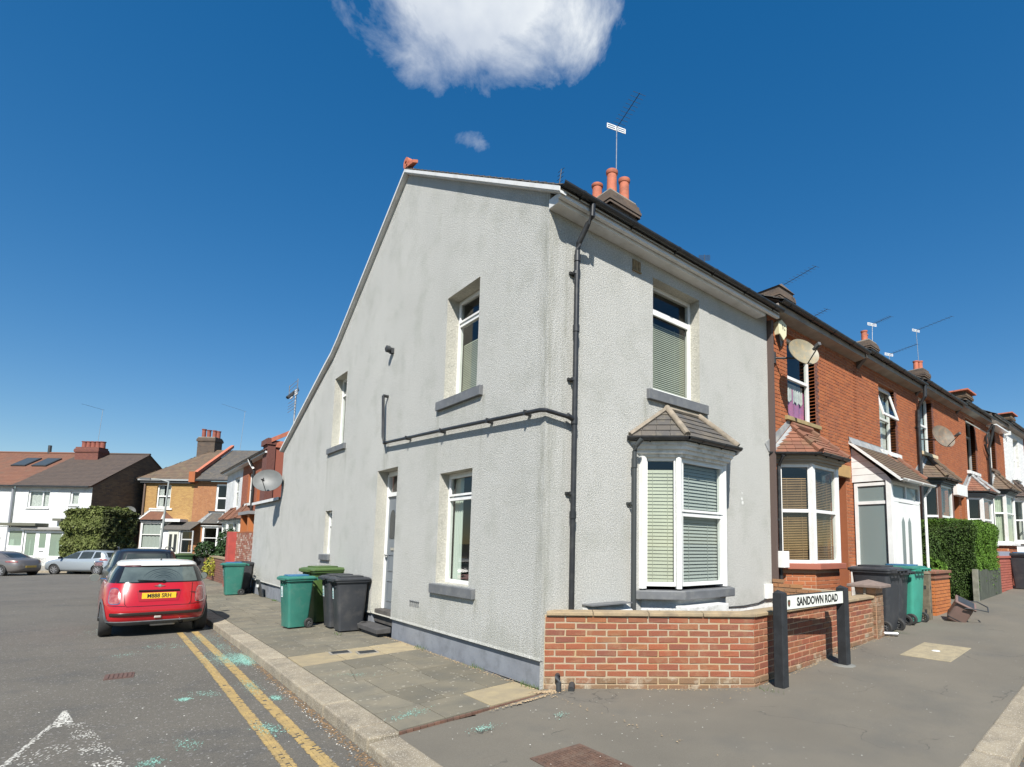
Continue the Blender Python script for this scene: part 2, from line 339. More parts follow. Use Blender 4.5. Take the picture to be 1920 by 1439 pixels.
STICK = M('pale_sticker', (.6, .68, .66), .5)
WOODP = M('weathered_post_wood', (.20, .165, .11), .92, col2=(.13, .11, .075), vs=9, streak=((.08, .07, .05), 12, .8), fine=.15, bump=.5, bscale=40)
FENCEW = M('dark_green_fence_wood', (.075, .085, .06), .9, col2=(.06, .065, .05), vs=5, rnd=.15, streak=((.04, .045, .035), 9, .7), fine=.1, bump=.3, bscale=40)
BUCK = M('brown_plastic', (.20, .125, .105), .55, col2=(.17, .11, .09), vs=4)
GLASS = glass('window_glass', (.84, .88, .85), rough=.01)
FROST = glass('frosted_glass', (.5, .56, .55), rough=.16, body=(.30, .37, .36), bodyf=.65)
CGLASS = glass('car_glass', (.30, .34, .35), rough=.01)
GREENPANE = glass('green_tinted_glass', (.45, .6, .5), rough=.05, body=(.30, .38, .30), bodyf=.6)

TERRAF = M('sooty_terracotta', (.27, .085, .055), .85, col2=(.20, .065, .05), vs=6)

# rain stains below the sills and a dirty seam up the corner of the rendered wall
def stain_boxes(m, boxes, col, amt, seam=True):
    t = m.node_tree; L = t.links.new; p = next(n for n in t.nodes if n.type == 'BSDF_PRINCIPLED'); src = p.inputs['Base Color'].links[0].from_socket
    geo = t.nodes.new('ShaderNodeNewGeometry'); sx = t.nodes.new('ShaderNodeSeparateXYZ'); L(geo.outputs['Position'], sx.inputs[0])
    def mth(op, a, b=None, cl=False):
        q = t.nodes.new('ShaderNodeMath'); q.operation = op; q.use_clamp = cl
        for i, v in enumerate((a, b)):
            if v is None: continue
            if isinstance(v, (int, float)): q.inputs[i].default_value = v
            else: L(v, q.inputs[i])
        return q.outputs[0]
    tot = None
    for ax, c, hw, zt, ln in boxes:
        a = mth('SUBTRACT', 1.0, mth('MULTIPLY', mth('ABSOLUTE', mth('SUBTRACT', mth('ABSOLUTE', mth('SUBTRACT', sx.outputs[ax], c)), hw)), 9.0), True)
        ins = mth('MULTIPLY', mth('LESS_THAN', mth('ABSOLUTE', mth('SUBTRACT', sx.outputs[ax], c)), hw), .35)
        a = mth('MAXIMUM', a, ins)
        d = mth('SUBTRACT', zt, sx.outputs['Z']); e = mth('MULTIPLY', mth('GREATER_THAN', d, 0.0), mth('SUBTRACT', 1.0, mth('DIVIDE', d, ln), True))
        v = mth('MULTIPLY', a, e); tot = v if tot is None else mth('MAXIMUM', tot, v)
    if seam:
        dd = mth('ADD', mth('ABSOLUTE', sx.outputs['X']), mth('ABSOLUTE', sx.outputs['Y'])); tot = mth('MAXIMUM', tot, mth('MULTIPLY', mth('SUBTRACT', 1.0, mth('MULTIPLY', mth('ABSOLUTE', mth('SUBTRACT', dd, .05)), 6.0), True), .9))
        tot = mth('MAXIMUM', tot, mth('MULTIPLY', mth('SUBTRACT', 1.0, mth('MULTIPLY', mth('SUBTRACT', sx.outputs['Z'], .33), 2.2), True), .5))
    mp = t.nodes.new('ShaderNodeMapping'); mp.inputs['Scale'].default_value = (1, 1, .15); L(geo.outputs['Position'], mp.inputs[0])
    nz_ = t.nodes.new('ShaderNodeTexNoise'); nz_.inputs['Scale'].default_value = 14; nz_.inputs['Detail'].default_value = 5; L(mp.outputs[0], nz_.inputs['Vector'])
    f = mth('MULTIPLY', mth('MULTIPLY', tot, mth('MULTIPLY', mth('SUBTRACT', nz_.outputs[0], .3), 3.2, True)), amt, True)
    mx_ = t.nodes.new('ShaderNodeMixRGB'); L(f, mx_.inputs[0]); L(src, mx_.inputs[1]); mx_.inputs[2].default_value = (*col, 1)
    L(mx_.outputs[0], p.inputs['Base Color'])
stain_boxes(STUCCO, [('Y', 2.2, .70, 3.82, 1.5), ('Y', 2.19, .68, .91, .55), ('Y', 8.06, .65, 3.78, 1.4), ('Y', 8.43, .36, 1.25, .7), ('X', 2.57, .74, 3.83, 1.1), ('X', .40, .10, 5.6, 6), ('Y', 5.03, .06, 3.6, 1.5)], (.25, .25, .20), .6)
# ---------------------------------------------------------------- building helpers (facade frame: u along, d depth inward, z up)
def frame(o, ang):
    """facade frame -> world-ish: u direction at ang, depth = 90 deg to the left of u"""
    return Matrix.Translation(Vector(o)) @ Matrix.Rotation(ang, 4, 'Z')
def topz(prof, u):
    for (a, za), (b, zb) in zip(prof, prof[1:]):
        if a-1e-9 <= u <= b+1e-9: return za+(zb-za)*(u-a)/(b-a) if b > a else za
    return prof[0][1] if u < prof[0][0] else prof[-1][1]
def wall(mb, u0, u1, z0, prof, ops, dep=.2, d=0.0, reveal=None):
    """ops: (u0,u1,z0,z1[,dep]); prof: top line [(u,z)...]"""
    us = sorted({u0, u1, *[o[0] for o in ops], *[o[1] for o in ops], *[p[0] for p in prof if u0 < p[0] < u1]})
    for a, b in zip(us, us[1:]):
        if b-a < 1e-6: continue
        col = sorted([o for o in ops if o[0] <= a+1e-6 and o[1] >= b-1e-6], key=lambda o: o[2]); z = z0
        for o in col:
            if o[2] > z+1e-6: mb.poly([(a, d, z), (b, d, z), (b, d, o[2]), (a, d, o[2])])
            z = o[3]
        mb.poly([(a, d, z), (b, d, z), (b, d, topz(prof, b)), (a, d, topz(prof, a))])
    for o in ops:
        rb = mb
        if isinstance(reveal, list): rb = MB(mb.T); reveal.append(rb)
        e = o[4] if len(o) > 4 else dep; a, b, zz0, zz1 = o[:4]
        rb.poly([(a, d, zz0), (a, d+e, zz0), (a, d+e, zz1), (a, d, zz1)]); rb.poly([(b, d, zz0), (b, d, zz1), (b, d+e, zz1), (b, d+e, zz0)])
        rb.poly([(a, d, zz1), (a, d+e, zz1), (b, d+e, zz1), (b, d, zz1)]); rb.poly([(a, d, zz0), (b, d, zz0), (b, d+e, zz0), (a, d+e, zz0)])
def build_all(lst, name, mat, par):
    for q in lst: q.build(name, mat, par)
def brick_cells(u0, u1, z0, prof, ops, bl=.225, bh=.075, j=.015, off=0, flemish=False, jit=.004):
    out = []; k = 0; z = z0; zmax = max(p[1] for p in prof)
    while z+bh-j < zmax+bh:
        u = u0-(bl/2 if (k+off) % 2 else 0); i = 0
        while u < u1:
            L = bl if not flemish else (bl if (i+k) % 2 else bl*.5)
            a, b = max(u, u0)+j/2, min(u+L, u1)-j/2; za, zb = z+j/2, z+bh-j/2; i += 1; u += L
            zc = (za+zb)/2
            for o in ops:
                if o[2] < zc < o[3]:
                    if o[0] < a and o[1] > b: a = b
                    elif a < o[0] < b and o[1] >= b: b = o[0]-j/2
                    elif a < o[1] < b and o[0] <= a: a = o[1]+j/2
                    elif a >= o[0] and b <= o[1]: a = b
                    elif a < o[0] and b > o[1]: b = o[0]
            if b-a < .03: continue
            um = (a+b)/2
            if zb > min(topz(prof, a), topz(prof, b)): continue
            out.append((a, b, za, zb, random.uniform(0, jit)))
        z += bh; k += 1
    return out
def bricks(parent, T, cells, mat, d=0.0, proud=.006, depth=.03, name='brick', single=None, stuffname='brickwork'):
    """single(cell)->True: an object of its own; the others become one 'stuff' part"""
    mb = MB(T); ns = 0; unit = None
    for (a, b, za, zb, jt) in cells:
        if single and ns < 300 and single(a, b, za, zb):
            q = MB(T); q.box(a, b, d-proud-jt, d+depth, za, zb, 0, 'k')
            q.build(name, mat, parent); ns += 1
        else: mb.box(a, b, d-proud-jt, d+depth, za, zb, random.random() or .01, 'k')
    if mb.v: mb.build(stuffname, mat, parent, kind='stuff')
def gtext(body, size, mat, parent, M4, ext=.002, sx=1.0, off=0.0, align='CENTER', name='lettering'):
    cu = bpy.data.curves.new(name, 'FONT'); cu.body = body; cu.size = size; cu.extrude = ext; cu.align_x = align; cu.align_y = 'CENTER'; cu.offset = off; cu.resolution_u = 3
    o = bpy.data.objects.new(name, cu); COL.objects.link(o); cu.materials.append(mat); o.parent = parent
    o.matrix_local = M4 @ Matrix.Diagonal((sx, 1, 1, 1)); bpy.context.view_layer.update()
    me = bpy.data.meshes.new_from_object(o.evaluated_get(bpy.context.evaluated_depsgraph_get())); ml = o.matrix_local.copy(); bpy.data.objects.remove(o)
    q = bpy.data.objects.new(name, me); COL.objects.link(q); q.parent = parent; q.matrix_local = ml; return q
def standing(T, u, d, z, face=-1):
    """matrix for text standing in the facade plane, read from outside"""
    return T @ Matrix.Translation((u, d, z)) @ Matrix.Rotation(R(90), 4, 'X')

def window(par, T, u0, u1, z0, z1, dep=.12, hs=(), vs=(), fwid=.055, mat=None, blind=None, bmat=None, pitch=.025, blindtop=None, room=True, gl=None, sashes=(), split=0, opened=None, tilt=35):
    """frame with panes; hs: transom heights; vs: mullions; blind: 'slats' | 'cloth' | 'net'"""
    mat = mat or WHITE; f = MB(T); t = .07
    f.box(u0, u0+fwid, dep, dep+t, z0, z1); f.box(u1-fwid, u1, dep, dep+t, z0, z1)
    f.box(u0+fwid, u1-fwid, dep+.002, dep+t, z1-fwid, z1); f.box(u0+fwid, u1-fwid, dep+.002, dep+t, z0, z0+fwid)
    us = [u0+fwid, *[v for v in vs], u1-fwid]; zs = [z0+fwid, *hs, z1-fwid]
    for h in hs: f.box(u0+fwid, u1-fwid, dep+.004, dep+t-.004, h-fwid*.5, h+fwid*.5)
    for v in vs: f.box(v-fwid*.4, v+fwid*.4, dep+.006, dep+t-.006, z0+fwid, z1-fwid)
    win = f.build('window', mat, par, bevel=.004 if par.get('near') else 0)
    if sashes:      # proud inner casements
        s = MB(T)
        for (a, b, c, e) in sashes:
            q = .035; y0, y1 = dep-.014, dep+.02
            s.box(a, a+q, y0, y1, c, e); s.box(b-q, b, y0, y1, c, e); s.box(a+q, b-q, y0+.001, y1, c, c+q); s.box(a+q, b-q, y0+.001, y1, e-q, e)
        s.build('sash', mat, win, bevel=.003)
    g = MB(T)
    for a, b in zip(us, us[1:]):
        for c, e in zip(zs, zs[1:]):
            g2 = MB(T); g2.poly([(a, dep+.03, c), (b, dep+.03, c), (b, dep+.03, e), (a, dep+.03, e)]); g2.build('pane', gl or GLASS, win)
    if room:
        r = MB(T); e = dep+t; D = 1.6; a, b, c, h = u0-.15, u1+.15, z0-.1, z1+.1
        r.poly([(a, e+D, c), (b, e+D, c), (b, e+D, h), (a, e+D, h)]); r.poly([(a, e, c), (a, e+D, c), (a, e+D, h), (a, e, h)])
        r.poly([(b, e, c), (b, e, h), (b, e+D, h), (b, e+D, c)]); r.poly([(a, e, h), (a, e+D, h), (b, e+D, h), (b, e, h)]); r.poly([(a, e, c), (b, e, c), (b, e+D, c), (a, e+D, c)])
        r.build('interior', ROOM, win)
    bt = blindtop if blindtop is not None else z1-fwid
    if blind == 'slats':
        s = MB(T); z = z0+.03; a = -R(tilt)
        while z < bt:
            s.obox(((u0+u1)/2, dep+t+.03, z), (1, 0, 0), (0, math.cos(a), -math.sin(a)), (0, math.sin(a), math.cos(a)), (u1-u0)/2-.03, pitch*.52, .0009); z += pitch
        for uu in (u0+(u1-u0)*.28, u0+(u1-u0)*.72): s.box(uu-.003, uu+.003, dep+t+.012, dep+t+.015, z0+.02, bt)
        s.build('blind', bmat or BLIND, win, kind='stuff')
    elif blind in ('cloth', 'net'):
        s = MB(T); nn = 28; A = .018
        rngs = [(u0+.02, u1-.02)] if blind == 'net' or split == 0 else [(u0+.02, u0+(u1-u0)*split), (u1-(u1-u0)*split, u1-.02)]
        for (a, b) in rngs:
            s.grid(nn, 1, lambda i, j: (a+(b-a)*i, dep+t+.05+A*math.sin(i*nn*1.1)*(1 if nn else 0), z0+.02+(bt-z0-.02)*j))
        s.build('curtain', bmat or NET, win, smooth=True)
    return win
def sill(par, T, u0, u1, z, h=.13, out=.06, inn=.12, mat=None, slope=.02, name='sill'):
    s = MB(T); s.prism([(u0, -out, z-h), (u0, -out, z-slope), (u0, inn, z), (u0, inn, z-h)], (u1-u0, 0, 0))
    return s.build(name, mat or SILLG, par, bevel=.006)
def gutter(par, T, u0, u1, d, z, r=.055, mat=None, name='gutter', joints=1.9, flip=False):
    """half-round open trough, hung at depth d (negative = outward), rim height z"""
    g = MB(T); n = 8; pr = []
    for k in range(n+1):
        a = math.pi*k/n; pr.append((d-r*math.cos(a), z-r*math.sin(a)))
    for k in range(n, -1, -1):
        a = math.pi*k/n; pr.append((d-(r-.006)*math.cos(a), z-(r-.006)*math.sin(a)))
    g.prism([(u0, a, b) for a, b in pr], (u1-u0, 0, 0))
    u = u0+.3
    while u < u1-.1:
        pr2 = [(d-(r+.008)*math.cos(math.pi*k/n), z-(r+.008)*math.sin(math.pi*k/n)) for k in range(n+1)]+[(d+(r-.002)*math.cos(math.pi*k/n), z-(r-.002)*math.sin(math.pi*k/n)) for k in range(n+1)]
        g.prism([(u, a, b) for a, b in pr2], (.05, 0, 0)); g.box(u+.015, u+.035, d+r-.005, d+r+.03, z-.07, z); u += joints*.5
    return g.build(name, mat or BLACKP, par)
def pipe(par, T, pts, r=.035, brackets=(), mat=None, name='downpipe', collars=(), wall_d=0.0):
    p = MB(T); p.tube(pts, r, 12)
    for (u, z) in brackets:
        p.lathe([(r, -.02), (r+.009, -.02), (r+.009, .02), (r, .02)], (u, wall_d-r-.03, z)); p.box(u-r-.035, u+r+.012, wall_d-.035, wall_d-.001, z-.016, z+.016)
    for (u, d, z) in collars: p.lathe([(r, -.045), (r+.008, -.045), (r+.008, .045), (r, .045)], (u, d, z))
    return p.build(name, mat or BLACKP, par, smooth=40)
def tiles(par, P0, U, V, poly, tw, th, mat, T=None, single=False, name='roof_tile', thick=.012, stuffname='roof_tiles', base=None, lift=.01, maxsingle=300):
    """P0 origin on the eaves, U along it, V up the slope (unit); poly: convex [(u,v)...]; courses clipped to it"""
    P0, U, V = Vector(P0), Vector(U).normalized(), Vector(V).normalized(); Nn = U.cross(V)
    if Nn.z < 0: Nn = -Nn
    vm_ = max(p[1] for p in poly); k = 0; v = 0; mb = MB(T); ns = 0
    def rangeat(v):
        xs = []
        for i in range(len(poly)):
            (a, va), (b, vb) = poly[i], poly[(i+1) % len(poly)]
            if (va-v)*(vb-v) <= 0 and abs(va-vb) > 1e-9: xs.append(a+(b-a)*(v-va)/(vb-va))
        return (min(xs), max(xs)) if len(xs) > 1 else None
    if base is not None:
        bm_ = MB(T); bm_.poly([P0+U*a+V*b for a, b in poly]); bm_.build('roof_deck', base, par)
    while v < vm_-.01:
        lo, hi = rangeat(v+.001), rangeat(min(v+th*.999, vm_-.001))
        if lo and hi:
            u = lo[0]-(tw/2 if k % 2 else 0)-random.uniform(0, .02)
            while u < lo[1]:
                a0, b0 = max(u, lo[0])+.002, min(u+tw, lo[1])-.002; a1, b1 = max(u, hi[0])+.002, min(u+tw, hi[1])-.002; u += tw
                if b0-a0 < .012: continue
                if b1 < a1: a1 = b1 = clampf((a1+b1)/2, a0, b0)
                jt = random.uniform(0, .004); h0, h1 = lift+thick+jt, lift
                e0, e1 = v-.0, min(v+th*1.15, vm_+.03)
                q = [P0+U*a0+V*e0+Nn*h0, P0+U*b0+V*e0+Nn*h0, P0+U*b1+V*e1+Nn*h1, P0+U*a1+V*e1+Nn*h1]
                l = [p-Nn*thick for p in q]
                one = single and ns < maxsingle
                m_ = MB(T) if one else mb
                m_._a(q+l, [(0, 1, 2, 3), (0, 4, 5, 1), (0, 3, 7, 4), (1, 5, 6, 2)], 0 if one else random.random() or .01)
                if one: m_.build(name, mat, par); ns += 1
        v += th; k += 1
    if mb.v: mb.build(stuffname, mat, par, kind='stuff')
def chimney(par, x, y, z0, z1, w, d, pots, mat=None, T=None, pot_r=.11, cap=None, name='chimney_stack', potmat=None):
    mat = mat or BRICKS; m = MB(T); m.box(x-w/2+.01, x+w/2-.01, y-d/2+.01, y+d/2-.01, z0, z1)
    st = m.build(name, MORTARP if mat is not BRICKS else M('sooty_mortar', (.16, .14, .115), .95), par)
    b = MB(T); z = z0; k = 0; H = .075
    while z < z1-.02:
        o = 0
        n_ = (z1-z)/H
        if 2 < n_ <= 6: o = .03*(4-abs(n_-4))*.7
        for (ax, fx, ln, wd) in (('x', y-d/2-o, w+2*o, 0), ('x', y+d/2+o, w+2*o, 1), ('y', x-w/2-o, d+2*o, 0), ('y', x+w/2+o, d+2*o, 1)):
            s0 = (x if ax == 'x' else y)-ln/2; u = s0-(.1125 if k % 2 else 0)
            while u < s0+ln:
                a, c = max(u, s0)+.004, min(u+.225, s0+ln)-.004; u += .225
                if c-a < .03: continue
                r_ = random.random() or .01
                i0, i1 = (-.008, .06+o) if not wd else (-.06-o, .008)
                if ax == 'x': b.box(a, c, fx+i0, fx+i1, z+.004, z+H-.004, r_)
                else: b.box(fx+i0, fx+i1, a, c, z+.004, z+H-.004, r_)
        z += H; k += 1
    b.build('brickwork', mat, st, kind='stuff')
    fl = MB(T); fl.box(x-w/2+.02, x+w/2-.02, y-d/2+.02, y+d/2-.02, z1-.002, z1+.05); fl.build('flaunching', CONC, st)
    for (px, py, h) in pots:
        p = MB(T); p.lathe([(pot_r*.95, 0), (pot_r*.9, h*.85), (pot_r*1.0, h*.86), (pot_r*1.12, h*.92), (pot_r*1.12, h), (pot_r*.8, h), (pot_r*.8, h-.2)], (px, py, z1+.03)); p.build('chimney_pot', potmat or TERRA, st, smooth=30)
    return st
def yagi(name, label, base, top, dirv, length, n_el=9, el=.16, reflector=True, par_group='television aerials'):
    """mast from base to top, boom leaving the top along dirv"""
    t = thing(name, label, 'aerial', base, 0, par_group); b = Vector(top)-Vector(base)
    m = MB(); m.tube([(0, 0, 0), b], .014, 8); m.build('mast', ALU, t)
    d = Vector(dirv).normalized(); s = d.cross(Vector((0, 0, 1)))
    s = s.normalized() if s.length > .01 else Vector((1, 0, 0)); q = MB(); q.tube([b-d*.1, b+d*length], .009, 6); q.build('boom', BLACKM, t)
    e = MB()
    for i in range(n_el):
        c = b+d*(.16+(length-.18)*i/max(1, n_el-1)); e.tube([c-s*el, c+s*el], .0045, 5)
    e.build('director', BLACKM, t, kind='stuff')
    if reflector:
        r_ = MB(); uz = s.cross(d)
        for sg in (-1, 1):
            for k in (-1, 0, 1): r_.obox(b-d*.02+s*.14*sg+uz*.055*k, s, d, uz, .12, .008, .012)
            for k in (0, 1): r_.obox(b-d*.02+s*(.02+.24*k)*sg, s, d, uz, .012, .008, .067)
        r_.build('reflector', WHITE, t)
    return t
def dish(name, label, wallpt, n_dir, look, rad, mat, arm=.3, group='satellite dishes'):
    """n_dir: out of the wall; look: the way the bowl faces"""
    t = thing(name, label, 'satellite dish', wallpt, 0, group); n_dir = Vector(n_dir); look = Vector(look).normalized()
    c = n_dir*arm
    m = MB(); m.tube([n_dir*.0, c-look*.04+Vector((0, 0, -.05)), c-look*.02], .02, 8); m.obox(n_dir*.012, (0, 0, 1), n_dir.cross(Vector((0, 0, 1))), n_dir, .11, .05, .012); m.build('wall_bracket', BLACKM, t)
    s = look.cross(Vector((0, 0, 1))).normalized(); u = s.cross(look); b = MB(); n = 36; rings = 8
    vs_ = []; fs = []
    for side in (0, 1):
        for i in range(rings+1):
            q = i/rings
            for k in range(n):
                a = 2*math.pi*k/n; vs_.append(c+(s*math.cos(a)*rad*1.12+u*math.sin(a)*rad)*q+look*(.28*rad*q*q-.012*side))
    R1 = (rings+1)*n
    for sd in (0, 1):
        for i in range(rings):
            for k in range(n):
                f_ = (sd*R1+i*n+k, sd*R1+i*n+(k+1) % n, sd*R1+(i+1)*n+(k+1) % n, sd*R1+(i+1)*n+k); fs.append(f_ if sd == 0 else f_[::-1])
    for k in range(n): fs.append((rings*n+k, rings*n+(k+1) % n, R1+rings*n+(k+1) % n, R1+rings*n+k))
    b._a(vs_, fs); b.build('reflector_bowl', mat, t, smooth=50)
    h = MB(); p0 = c-u*rad*.95+look*.25*rad; p1 = c-u*rad*.55+look*rad*1.45; h.tube([p0, p1], .011, 8); h.build('feed_arm', BLACKM, t)
    l = MB(); l.obox(p1+u*.03, look, s, u, .05, .03, .03); l.tube([p1+u*.03, p1+u*.03-look*.12], .03, 10); l.build('receiver_head', HUB, t, smooth=40)
    return t
# ---------------------------------------------------------------- ground
def sheet(name, xs, ys, zf, mat, inside=None, kind='structure'):
    mb = MB(); nx, ny = len(xs), len(ys); mb.v = [(x, y, zf(x, y)) for y in ys for x in xs]
    for j in range(ny-1):
        for i in range(nx-1):
            if inside and not inside((xs[i]+xs[i+1])/2, (ys[j]+ys[j+1])/2): continue
            mb.f.append((j*nx+i, j*nx+i+1, (j+1)*nx+i+1, (j+1)*nx+i)); mb.r.append(0); mb.mi.append(0)
    o = mb.build(name, mat, smooth=True); o['kind'] = kind; return o
g = MB(); g.box(-1500, 1500, -1500, 1500, -3.2, -3.0); structure(g, 'ground', EARTH)
def axis(*segs):
    out = []
    for a, b, s in segs: out += list(np.arange(a, b, s))
    out.append(segs[-1][1]); return [float(v) for v in out]
RD = -.115
sheet('road', axis((-60, -12, 4), (-12, 8, 1), (8, 90, 4)), axis((-60, -8, 4), (-8, 50, 1), (50, 110, 5)), lambda x, y: G(x, y)+RD, ROADM)
# kerb line: side street, corner arc, front street
KR = 2.67; KX = -2.12; KC = (KX+KR, -1.45)
def wall_y(x): return -1.62+.035*x          # line of the front garden walls
KSL = .042
def kerb_pt(s, off=0.0):
    """s<0 runs up the side street, then the arc, then along the front street; off = distance towards the houses"""
    A = KR*math.pi/2
    if s <= 0: return (KX+off, KC[1]-s, (-1, 0))
    if s < A:
        a = math.pi+s/KR; return (KC[0]+(KR-off)*math.cos(a), KC[1]+(KR-off)*math.sin(a), (math.cos(a), math.sin(a)))
    x = KC[0]+(s-A); return (x, KC[1]-KR+off+KSL*(x-KC[0]), (0, -1))
# front pavement: columns from the kerb to the houses
pm = MB(); cols = axis((-1.85, .5, .06), (.5, 4, .25), (4, 60, 1.0))
def ylow(x):
    if x <= KC[0]:
        dx = KC[0]-x; rr = KR-.27; return KC[1]-math.sqrt(max(rr*rr-dx*dx, 0))
    return KC[1]-KR+.27+KSL*(x-KC[0])
def yhigh(x): return -.335+.12*(x+1.84) if x < .05 else 4.0
NR = 12
def FP(x, y): return -.03*clampf((.2-x)/1.2, 0, 1)
for x in cols:
    a, b = ylow(x), yhigh(x)
    for k in range(NR+1):
        y = a+(b-a)*k/NR; pm.v.append((x, y, G(x, y)+FP(x, y)))
for i in range(len(cols)-1):
    for k in range(NR): pm.f.append((i*(NR+1)+k, (i+1)*(NR+1)+k, (i+1)*(NR+1)+k+1, i*(NR+1)+k+1)); pm.r.append(0); pm.mi.append(0)
fp = structure(pm, 'front_pavement', TARMAC, smooth=True)
tag(fp, 'grey tarmac pavement sweeping round the corner in front of the brick garden wall')
sp = sheet('side_pavement', [-1.86, -1.2, -.6, .0, .02], axis((-.3, 16, .6), (16, 42, 2)), lambda x, y: G(x, y)-.03, JOINT)
sheet('rear_yard', [0, 2, 6, 12, 30], axis((9.5, 45, 3)), lambda x, y: G(0, y)-.012, EARTH)
# kerb stones
KP = thing('kerb', 'long granite kerb stones round the street corner', None); KP['kind'] = 'structure'; KP.name = 'kerb'
def kerb_stone(s0, s1, drop=0.0, top=.27, h=.22):
    m = MB(); q = []
    n = 3 if 0 < (s0+s1)/2 < KR*1.57 else 1
    ring = [kerb_pt(s0+(s1-s0)*i/n, 0)[:2] for i in range(n+1)]+[kerb_pt(s1-(s1-s0)*i/n, top)[:2] for i in range(n+1)]
    pts = [(x, y, G(x, y)+.006-drop+random.uniform(-.003, .003)) for x, y in ring]
    m.prism([(x, y, z-h) for x, y, z in pts], (0, 0, h))
    return m.build('kerb_stone', KERB, KP, bevel=.018)
s = -38.0
while s < -1.08:
    L = .915
    e = min(s+L, -1.07); kerb_stone(s+.004, e-.004, 0, .29); s += L
s = -1.06; k = 0
while s < 30:
    kerb_stone(s+.004, s+(.9 if s > 4 or s < 0 else .62)-.004, .03 if s < 3 else 0, .275); s += (.9 if s > 4 or s < 0 else .62); k += 1
# paving slabs of the side pavement, skewed rows
def slab(poly, z, mat, name='paving_slab', h=.05):
    tl = random.uniform(-.003, .003); m = MB(); cx = sum(p[0] for p in poly)/len(poly); cy_ = sum(p[1] for p in poly)/len(poly)
    m.prism([(x, y, z(x, y)-h+tl*(x-cx)+.5*tl*(y-cy_)) for x, y in poly], (0, 0, h))
    return m.build(name, mat, sp, bevel=.003)
SK = .12
def row(y0, y1, cuts, mats):
    xs = [-1.825, *cuts, -.012]
    for i, (a, b) in enumerate(zip(xs, xs[1:])):
        g_ = .006; mt = mats[i] if isinstance(mats, list) else mats
        P = [(a+g_, y0+SK*(a+1.84)+g_), (b-g_, y0+SK*(b+1.84)+g_), (b-g_, y1+SK*(b+1.84)-g_), (a+g_, y1+SK*(a+1.84)-g_)]
        if mt is SLAB and random.random() < .3 and b-a > .5:      # cracked slab: two pieces
            t0, t1 = random.uniform(.3, .7), random.uniform(.3, .7); q = .003
            l0 = (P[0][0]+(P[1][0]-P[0][0])*t0, P[0][1]+(P[1][1]-P[0][1])*t0); l1 = (P[3][0]+(P[2][0]-P[3][0])*t1, P[3][1]+(P[2][1]-P[3][1])*t1)
            slab([P[0], (l0[0]-q, l0[1]), (l1[0]-q, l1[1]), P[3]], G, mt); slab([(l0[0]+q, l0[1]), P[1], P[2], (l1[0]+q, l1[1])], G, mt)
        else: slab(P, G, mt)
rows = [(-.325, .27), (.27, .93), (.93, 1.62), (1.62, 2.25), (2.25, 2.86), (2.86, 3.62), (3.62, 4.3), (4.3, 5.0), (5.0, 5.65)]
cuts = [[-1.33, -.78], [-1.0, -.42], [-1.42, -.72], [-.95], [-1.3, -.6], [-1.22, -.62], [-1.1, -.5], [-1.4, -.75], [-.95, -.35]]
for i, ((a, b), c_) in enumerate(zip(rows, cuts)):
    mt = SLAB
    if i == 0: mt = [SLAB, SLAB, CONCY]
    if i == 5: mt = CONCY
    row(a, b, c_, mt)
y = 5.65; k = 0
while y < 24:
    h_ = random.choice([.6, .66, .72]); c0 = random.uniform(-1.45, -1.1); row(y, y+h_, [c0, c0+.62], SLAB if k != 4 else [SLAB, SLAB, CONCY]); y += h_; k += 1
row(24, 33, [-1.2, -.6], SLAB); row(33, 38, [-1.2, -.6], SLAB)
# small iron covers let into the yellow slabs
for (cx_, cy_, a_) in ((-1.13, 3.5, .35), (-.80, 3.29, .3)):
    c = thing('valve_cover', 'small dark iron cover set in the yellow slab, %s' % ('nearer the kerb' if cx_ < -1 else 'nearer the house wall'), 'utility cover', (cx_, cy_, .004), R(-6), 'small iron covers in the side pavement')
    m = MB(); m.box(-.15, .15, -.12, .12, -.02, .004); m.build('cover_frame', CONC, c); m = MB(); m.box(-.12, .12, -.09, .09, -.01, .009)
    for q in range(7): m.box(-.11, .11, -.078+q*.025, -.068+q*.025, .008, .012)
    m.build('cover_plate', BLACKM, c)
# rusty pavement manhole with raised pattern
mh = thing('manhole_cover', 'square rusty patterned manhole cover in the tarmac pavement', 'manhole cover', (-.98, -1.89, -.026), R(-1))
m = MB(); m.box(-.27, .27, -.36, .36, -.03, .003); m.build('cover_frame', RUST, mh)
m = MB(); m.box(-.24, .24, -.33, .33, -.02, .007)
for i in range(7):
    for j in range(9):
        x0, y0 = -.232+i*.067, -.31+j*.070
        m.box(x0, x0+.05, y0, y0+.012, .006, .013); m.box(x0, x0+.012, y0+.012, y0+.05, .006, .013); m.box(x0+.024, x0+.05, y0+.026, y0+.05, .006, .013)
m.build('cover_plate', RUST, mh)
gl = thing('road_gully', 'small rust red iron grating flush in the side road', 'drain cover', (-3.66, 4.22, G(0, 4.2)+RD+.004), R(-4))
m = MB(); m.box(-.15, .15, -.17, .17, -.03, .004)
m.build('cover_frame', M('red_rust', (.125, .07, .055), .9, col2=(.10, .06, .05), vs=20), gl)
m = MB()
for k in range(6): m.box(-.13+k*.046, -.105+k*.046, -.15, .15, .004, .012)
m.build('grating', M('red_rust', (0, 0, 0)), gl)
cs = thing('concrete_cover_slab', 'pale pebbly concrete square set flush in the front pavement', 'utility cover', (5.7, -2.44, G(5.7, -2.4)+.002), R(2))
m = MB(); m.box(-.62, .62, -.32, .32, -.05, .006); m.build('slab', M('pebbly_concrete', (.36, .30, .19), .93, col2=(.28, .24, .16), vs=9, fine=.25, finescale=70, bump=.6, bscale=90), cs, bevel=.004)
m = MB(); m.lathe([(0, .006), (.045, .006), (.06, 0)], (.02, .01, .006), n=7); m.build('marker_stud', WHITE, cs)
for o_ in (cs,): o_.rotation_euler = (0, -.034, R(2))
